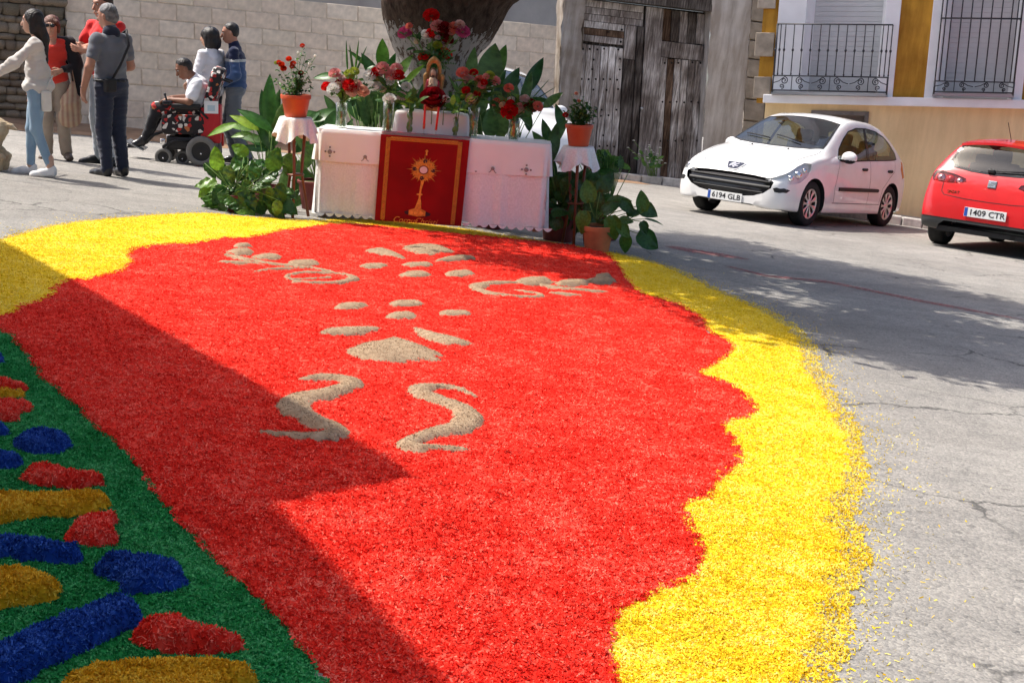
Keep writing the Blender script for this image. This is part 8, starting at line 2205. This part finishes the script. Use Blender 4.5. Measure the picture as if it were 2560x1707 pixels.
def man_blue():
    r = person('man in a navy and blue striped sweater and grey jeans, rightmost of the group', (588, 400), math.radians(-84), 1.86, 19.9)
    hip = [V3(-.085, 0, .93), V3(.085, 0, .93)]; kn = [V3(-.09, -.10, .52), V3(.085, -.02, .50)]; an = [V3(-.10, .0, .11), V3(.085, .16, .12)]
    trousers(r, hip, kn, an, (.105, .080, .068), cloth_mat('grey_jeans', (.155, .17, .19), col2=(.11, .125, .145)), seat=.13, amp=.009, seed=21)
    sh = [V3(-.17, .0, 1.405), V3(.17, .0, 1.405)]
    s = Solid(.007, .014); L, R = head_solid(s, V3(0, -.06, 1.625), math.radians(6), .12, 1.02, 1.05)
    s.cap(V3(0, .01, 1.40), .064, V3(0, -.03, 1.57), .058, .03).cap(sh[0], .040, sh[1], .040, .03).cap(V3(0, 0, 1.36), .075, V3(0, 0, 1.05), .08, .04)
    el = V3(.25, .04, 1.13); wr = V3(.19, -.16, 1.0); el2 = V3(-.25, .0, 1.13); wr2 = V3(-.16, -.22, 1.02)
    s.chain([sh[1], el, wr], [.056, .046, .032], .02).chain([sh[0], el2, wr2], [.056, .046, .032], .02); hand(s, wr, wr - el, V3(-1, 0, 0), -1, .6); hand(s, wr2, wr2 - el2, V3(1, 0, 0), 1, .6)
    for i in (0, 1): s.chain([hip[i], kn[i], an[i] + V3(0, 0, .02)], [.085, .056, .042], .02)
    s.build('body', SK['b'], r); eyes(r, L, R)
    s = Solid(.011, .03); s.ell(V3(0, .005, 1.29), (.178, .13, .17)).ell(V3(0, .0, 1.12), (.18, .145, .18)).ell(V3(0, .0, .985), (.182, .15, .10)).cap(sh[0], .060, sh[1], .060).chain([sh[1], el, wr], [.066, .060, .046]).chain([sh[0], el2, wr2], [.066, .060, .046]).cap(V3(0, .01, 1.44), .078, V3(0, -.01, 1.50), .07)
    s.build('sweater', [cloth_mat('blue_knit', (.045, .085, .19)), cloth_mat('navy_knit', (.014, .02, .055)), cloth_mat('pale_knit', (.42, .43, .42))], r, disp=fold(.008, 23, 20), matfn=lambda C: np.where(C[:, 2] > 1.315, 1, np.where(C[:, 2] > 1.285, 2, 0)))
    s = Solid(.008, .015); s.ell(L(0, .025, .058), (.082, .096, .078)).ell(L(0, .055, .015), (.080, .062, .075)).ell(L(0, -.105, -.005), (.085, .055, .085), R, .012, 's'); brows(s, L, R)
    s.build('hair', Mhair, r, disp=lambda X, Y, Z: .003 * np.sin(X * 240 + Z * 160))
    bk_ = [MATS['shoe_black']]; shoe(r, an[0] + V3(0, .05, -.11), (0, -1, 0), bk_, ln=.28); shoe(r, an[1] + V3(0, .06, -.12), (0, -1, .0), bk_, ln=.28)
man_blue()

# ---- powered wheelchair and the man sitting in it (built facing -Y, turned to the left)
def pattern_mat():
    m = bpy.data.materials.new('printed_fabric'); m.use_nodes = True; N, L = nodes(m); b = N['Principled BSDF']; tc = N.new('ShaderNodeTexCoord')
    v = N.new('ShaderNodeTexVoronoi'); v.inputs['Scale'].default_value = 24; L.new(tc.outputs['Object'], v.inputs['Vector'])
    r = N.new('ShaderNodeValToRGB'); r.color_ramp.interpolation = 'CONSTANT'
    els = r.color_ramp.elements; els[0].color = (.015, .012, .014, 1); els[1].position = .42; els[1].color = (.40, .02, .018, 1)
    for p, c in ((.55, (.015, .012, .014)), (.66, (.62, .58, .54)), (.76, (.02, .015, .016)), (.86, (.45, .14, .05))): e = els.new(p); e.color = (*c, 1)
    L.new(v.outputs['Color'], r.inputs['Fac']); L.new(r.outputs[0], b.inputs['Base Color']); b.inputs['Roughness'].default_value = .85; return m
M_prt = pattern_mat(); M_tyreg = mat('grey_tyre', (.17, .165, .155), .8, var=.1, vscale=20); M_chairf = mat('chair_frame', (.02, .02, .022), .4, metal=.3)
CH = GY(478, 18.9); CR = upright(math.radians(-84)); CSC = 1.04
ch = thing('wheelchair', 'black powered wheelchair with red and white printed seat covers', 'wheelchair', CH, CR); ch.scale = (CSC,) * 3
s = Solid(.014, .03); s.box((0, -.04, .50), (.20, .22, .045), .03).box((0, -.25, .47), (.19, .04, .05), .03).box((.20, -.06, .50), (.02, .24, .10), .02); s.build('seat', M_prt, ch)
rb = Matrix.Rotation(-.28, 3, 'X'); s = Solid(.014, .03); s.box((0, .26, .82), (.19, .035, .30), .035, rb).box((0, .34, 1.10), (.15, .035, .06), .035, rb); s.build('backrest', M_prt, ch)
s = Solid(.012, .02); s.box((.215, .26, .50), (.012, .10, .20), .012).box((.14, .36, .52), (.09, .02, .22), .012); s.build('side_panel', mat('red_panel', (.42, .008, .015), .55), ch)
b = MB(); b.bbox((.243, .28, .72), (.006, .17, .15), .002); b.build('notice', mat('paper', (.74, .76, .78), .8), ch)
b = MB(); b.bbox((.246, .28, .71), (.004, .09, .07), .001); b.build('notice_print', mat('paper_print', (.45, .58, .66), .8), ch)
s = Solid(.014, .02); s.box((0, .02, .27), (.20, .26, .05), .03).box((0, .16, .34), (.17, .12, .06), .03).box((0, -.1, .37), (.06, .06, .08), .02); s.build('base', M_chairf, ch)
for sd in (-1, 1):
    b = MB(); b.tube([(sd * .23, .24, .58), (sd * .25, .12, .70), (sd * .25, -.16, .70)], .016, 6); b.build('arm_support', M_chairf, ch, True)
    s = Solid(.012, .015); s.box((sd * .25, -.02, .725), (.03, .16, .014), .014); s.build('armrest', mat('black_pad', (.012, .012, .013), .6), ch)
    def cwheel(x, y, R, W, nm):
        w = bpy.data.objects.new(nm, None); COL.objects.link(w); w.parent = ch; w.matrix_local = Matrix.Translation((x, y, R)) @ Matrix.Rotation(PI / 2 * (1 if x > 0 else -1), 4, 'Y')
        b = MB(); b.lathe([(R * .66, -W / 2), (R * .92, -W / 2), (R, -W / 5), (R, W / 5), (R * .92, W / 2), (R * .66, W / 2), (R * .62, W / 4)], 28, None, False); b.build('tyre', M_tyreg, w, True)
        b = MB(); b.lathe([(R * .68, W / 3), (R * .5, W / 5), (R * .2, W / 3), (.001, W / 2.5)], 20, None, False)
        b.lathe([(.001, -W / 3), (R * .68, -W / 3)], 20, None, False); b.build('rim', M_chairf, w, True)
        b = MB(); b.ball((R * .14, 0, W / 2.2), .014, 7, 5); b.build('hub_bolt', M_chrome, w, True)
    cwheel(sd * .27, .16, .185, .075, 'drive_wheel'); cwheel(sd * .25, -.30, .105, .06, 'front_wheel'); cwheel(sd * .16, -.08, .09, .05, 'caster_wheel')
    b = MB(); b.tube([(sd * .22, .1, .30), (sd * .23, -.16, .30), (sd * .25, -.30, .23), (sd * .25, -.30, .12)], .018, 6); b.build('fork', M_chairf, ch, True)
    b = MB(); b.bbox((sd * .255, -.305, .29), (.05, .06, .07), .012); b.build('bracket', M_chrome, ch, True)
    b = MB(); b.tube([(sd * .12, .31, 1.02), (sd * .13, .38, 1.06), (sd * .13, .50, 1.02)], .014, 6); b.build('push_handle', M_blackp, ch, True)
b = MB(); b.bbox((.25, -.24, .76), (.07, .12, .05), .015); b.tube([(.25, -.25, .78), (.25, -.27, .85)], .012, 6); b.ball((.25, -.272, .86), .018, 8, 6); b.build('joystick', M_gloss, ch, True)
b = MB(); b.tube([(.12, -.26, .42), (.12, -.46, .34), (.12, -.57, .22)], .016, 6); b.build('leg_rest', M_chairf, ch, True)
b = MB(); b.tube([(-.12, -.26, .42), (-.12, -.46, .34), (-.12, -.57, .22)], .016, 6); b.build('leg_rest', M_chairf, ch, True)
b = MB(); b.bbox((0, -.66, .215), (.34, .24, .018), .006, Matrix.Rotation(-.45, 3, 'X')); b.build('footplate', mat('steel_plate', (.30, .31, .32), .3, metal=.7), ch)
b = MB(); b.bbox((.10, .40, .32), (.05, .03, .16), .01); b.build('battery_light', mat('red_lamp', (.5, .01, .01), .3), ch)
def man_seated():
    r = thing('person', 'young man in a white T-shirt bending forward in the wheelchair', 'person', CH, CR); r.scale = (CSC,) * 3
    hip = [V3(-.09, .10, .64), V3(.09, .10, .64)]; kn = [V3(-.12, -.40, .63), V3(.12, -.40, .65)]; an = [V3(-.10, -.54, .32), V3(.10, -.54, .32)]
    trousers(r, hip, kn, an, (.095, .072, .055), cloth_mat('black_trousers', (.018, .018, .022)), seat=.13, amp=.008, seed=31)
    sh = [V3(-.17, .10, .99), V3(.17, .10, .99)]
    s = Solid(.007, .014); L, R = head_solid(s, V3(.02, -.07, 1.155), math.radians(18), .45, 1.04)
    s.cap(V3(0, .10, 1.0), .066, V3(0, -.01, 1.10), .058, .03).cap(sh[0], .040, sh[1], .040, .03).cap(V3(0, .11, .96), .075, V3(0, .15, .72), .08, .04)
    el = V3(.27, .02, .78); wr = V3(.20, -.22, .79); el2 = V3(-.25, .0, .80); wr2 = V3(-.05, -.22, .80)
    s.chain([sh[1], el, wr], [.054, .044, .030], .02).chain([sh[0], el2, wr2], [.054, .044, .03], .02); hand(s, wr, V3(-.3, -1, -.1), V3(0, .2, -1), -1, .7); hand(s, wr2, wr2 - el2, V3(0, .3, -1), 1, .7)
    for i in (0, 1): s.chain([hip[i], kn[i], an[i]], [.08, .054, .040], .02)
    s.build('body', SK['c'], r); eyes(r, L, R)
    s = Solid(.011, .03); s.ell(V3(0, .09, .92), (.18, .135, .15)).ell(V3(0, .10, .78), (.185, .155, .16)).cap(sh[0], .062, sh[1], .062).cap(sh[1], .074, sh[1] * .35 + el * .65, .080).cap(sh[0], .074, sh[0] * .35 + el2 * .65, .08).cap(V3(0, .09, 1.01), .08, V3(0, .05, 1.05), .068)
    s.build('t_shirt', cloth_mat('white_shirt', (.74, .74, .78)), r, disp=fold(.009, 33, 20))
    s = Solid(.008, .015); s.ell(L(0, .022, .058), (.083, .096, .078)).ell(L(0, .05, .01), (.080, .062, .075)).ell(L(0, -.105, -.005), (.085, .055, .085), R, .012, 's'); brows(s, L, R)
    s.build('hair', Mhair, r, disp=lambda X, Y, Z: .005 * fbm(X, Y, Z, 6, 6, 90))
    bk_ = [MATS['shoe_black']]; shoe(r, an[0] + V3(0, .0, -.09), (-.1, -1, -.35), bk_, ln=.27); shoe(r, an[1] + V3(0, .0, -.09), (.1, -1, -.35), bk_, ln=.27)
man_seated()
lap = thing('lap_blanket', 'red and white printed blanket over the knees of the man in the wheelchair', 'blanket', CH, CR); lap.scale = (CSC,) * 3
s = Solid(.012, .04); s.cap((-.10, .08, .665), .095, (-.12, -.39, .665), .085).cap((.10, .08, .665), .095, (.12, -.39, .68), .085).box((0, -.12, .70), (.14, .24, .02), .02).ell((0, -.02, .86), (.3, .4, .10), None, .01, 's')
s.build('cloth', M_prt, lap, disp=fold(.006, 41, 22))

# ---- dog at the left edge, walking out of the picture
M_fur = mat('dog_fur', (.50, .40, .27), .9, col2=(.36, .27, .17), vscale=14, bump=.9, bscale=70)
dg = thing('dog', 'cream coloured dog half out of the picture at the left edge', 'dog', GY(-12, 14.75), upright(math.radians(-94))); dg.scale = (.9,) * 3
s = Solid(.011, .03)                     # faces -Y
s.ell((0, -.52, .47), (.115, .17, .15)).ell((0, -.25, .48), (.105, .22, .125)).ell((0, .02, .47), (.105, .15, .13))
s.cap((0, -.62, .54), .085, (0, -.80, .70), .07).ell((0, -.86, .76), (.065, .085, .07)).cap((0, -.90, .74), .045, (0, -1.0, .71), .032).ell((.06, -.83, .75), (.018, .04, .06)).ell((-.06, -.83, .75), (.018, .04, .06))
for sd in (-1, 1):
    s.chain([(sd * .07, .05, .44), (sd * .08, -.03, .27), (sd * .08, .12, .16), (sd * .08, .09, .03)], [.085, .055, .034, .030], .03).cap((sd * .08, .09, .03), .032, (sd * .08, .03, .022), .026, .01)
    s.chain([(sd * .075, -.55, .40), (sd * .08, -.50, .25), (sd * .08, -.55, .12), (sd * .08, -.55, .03)], [.06, .042, .032, .028], .03).cap((sd * .08, -.55, .03), .03, (sd * .08, -.61, .022), .026, .01)
s.chain([(0, .13, .52), (0, .20, .50), (0, .27, .46)], [.035, .032, .014], .02)
s.build('body', M_fur, dg, disp=lambda X, Y, Z: .010 * fbm(X, Y, Z, 4, 8, 75))
b = MB(); b.ball((0, -1.03, .715), (.016, .012, .012), 8, 5); b.build('nose', M_blackp, dg, True)
b = MB(); b.tube([(.075 * math.cos(a), -.72 + .04 * math.sin(a), .62 + .06 * math.sin(a)) for a in np.linspace(0, 2 * PI, 16, endpoint=False)], .011, 5, closed=True); b.build('collar', mat('red_collar', (.3, .02, .02), .6), dg, True)

# ---- pushchair at the very edge, pushed by the woman in white
pc = thing('pushchair', 'blue pushchair mostly outside the left edge, by the hand of the woman in white', 'pushchair', GY(-48, 15.2), upright(math.radians(-85)))
M_blf = mat('blue_fabric', (.02, .04, .22), .85, var=.15)
s = Solid(.014, .03); s.box((0, -.28, .50), (.19, .20, .05), .03).box((0, -.08, .70), (.19, .03, .22), .03, Matrix.Rotation(-.3, 3, 'X')); s.build('seat', M_blf, pc)
s = Solid(.014, .03); s.ell((0, -.10, .98), (.22, .26, .17)).ell((0, -.25, .86), (.24, .3, .17), None, .01, 's'); s.build('hood', M_blf, pc)
for sd in (-1, 1):
    b = MB(); b.tube([(sd * .22, -.55, .10), (sd * .22, -.1, .60), (sd * .22, .20, .98), (sd * .20, .30, 1.03)], .014, 6); b.build('frame', M_chairf, pc, True)
    b = MB(); b.tube([(sd * .22, .12, .10), (sd * .22, -.18, .55)], .014, 6); b.build('rear_leg', M_chairf, pc, True)
    for y in (-.55, .12):
        b = MB(); b.lathe([(.04, -.02), (.085, -.02), (.095, 0), (.085, .02), (.04, .02)], 20, Matrix.Translation((sd * .22, y, .095)) @ Matrix.Rotation(PI / 2, 4, 'Y')); b.build('wheel', M_rubber, pc, True)
b = MB(); b.tube([(-.20, .30, 1.03), (.20, .30, 1.03)], .02, 8); b.build('handlebar', M_blackp, pc, True)
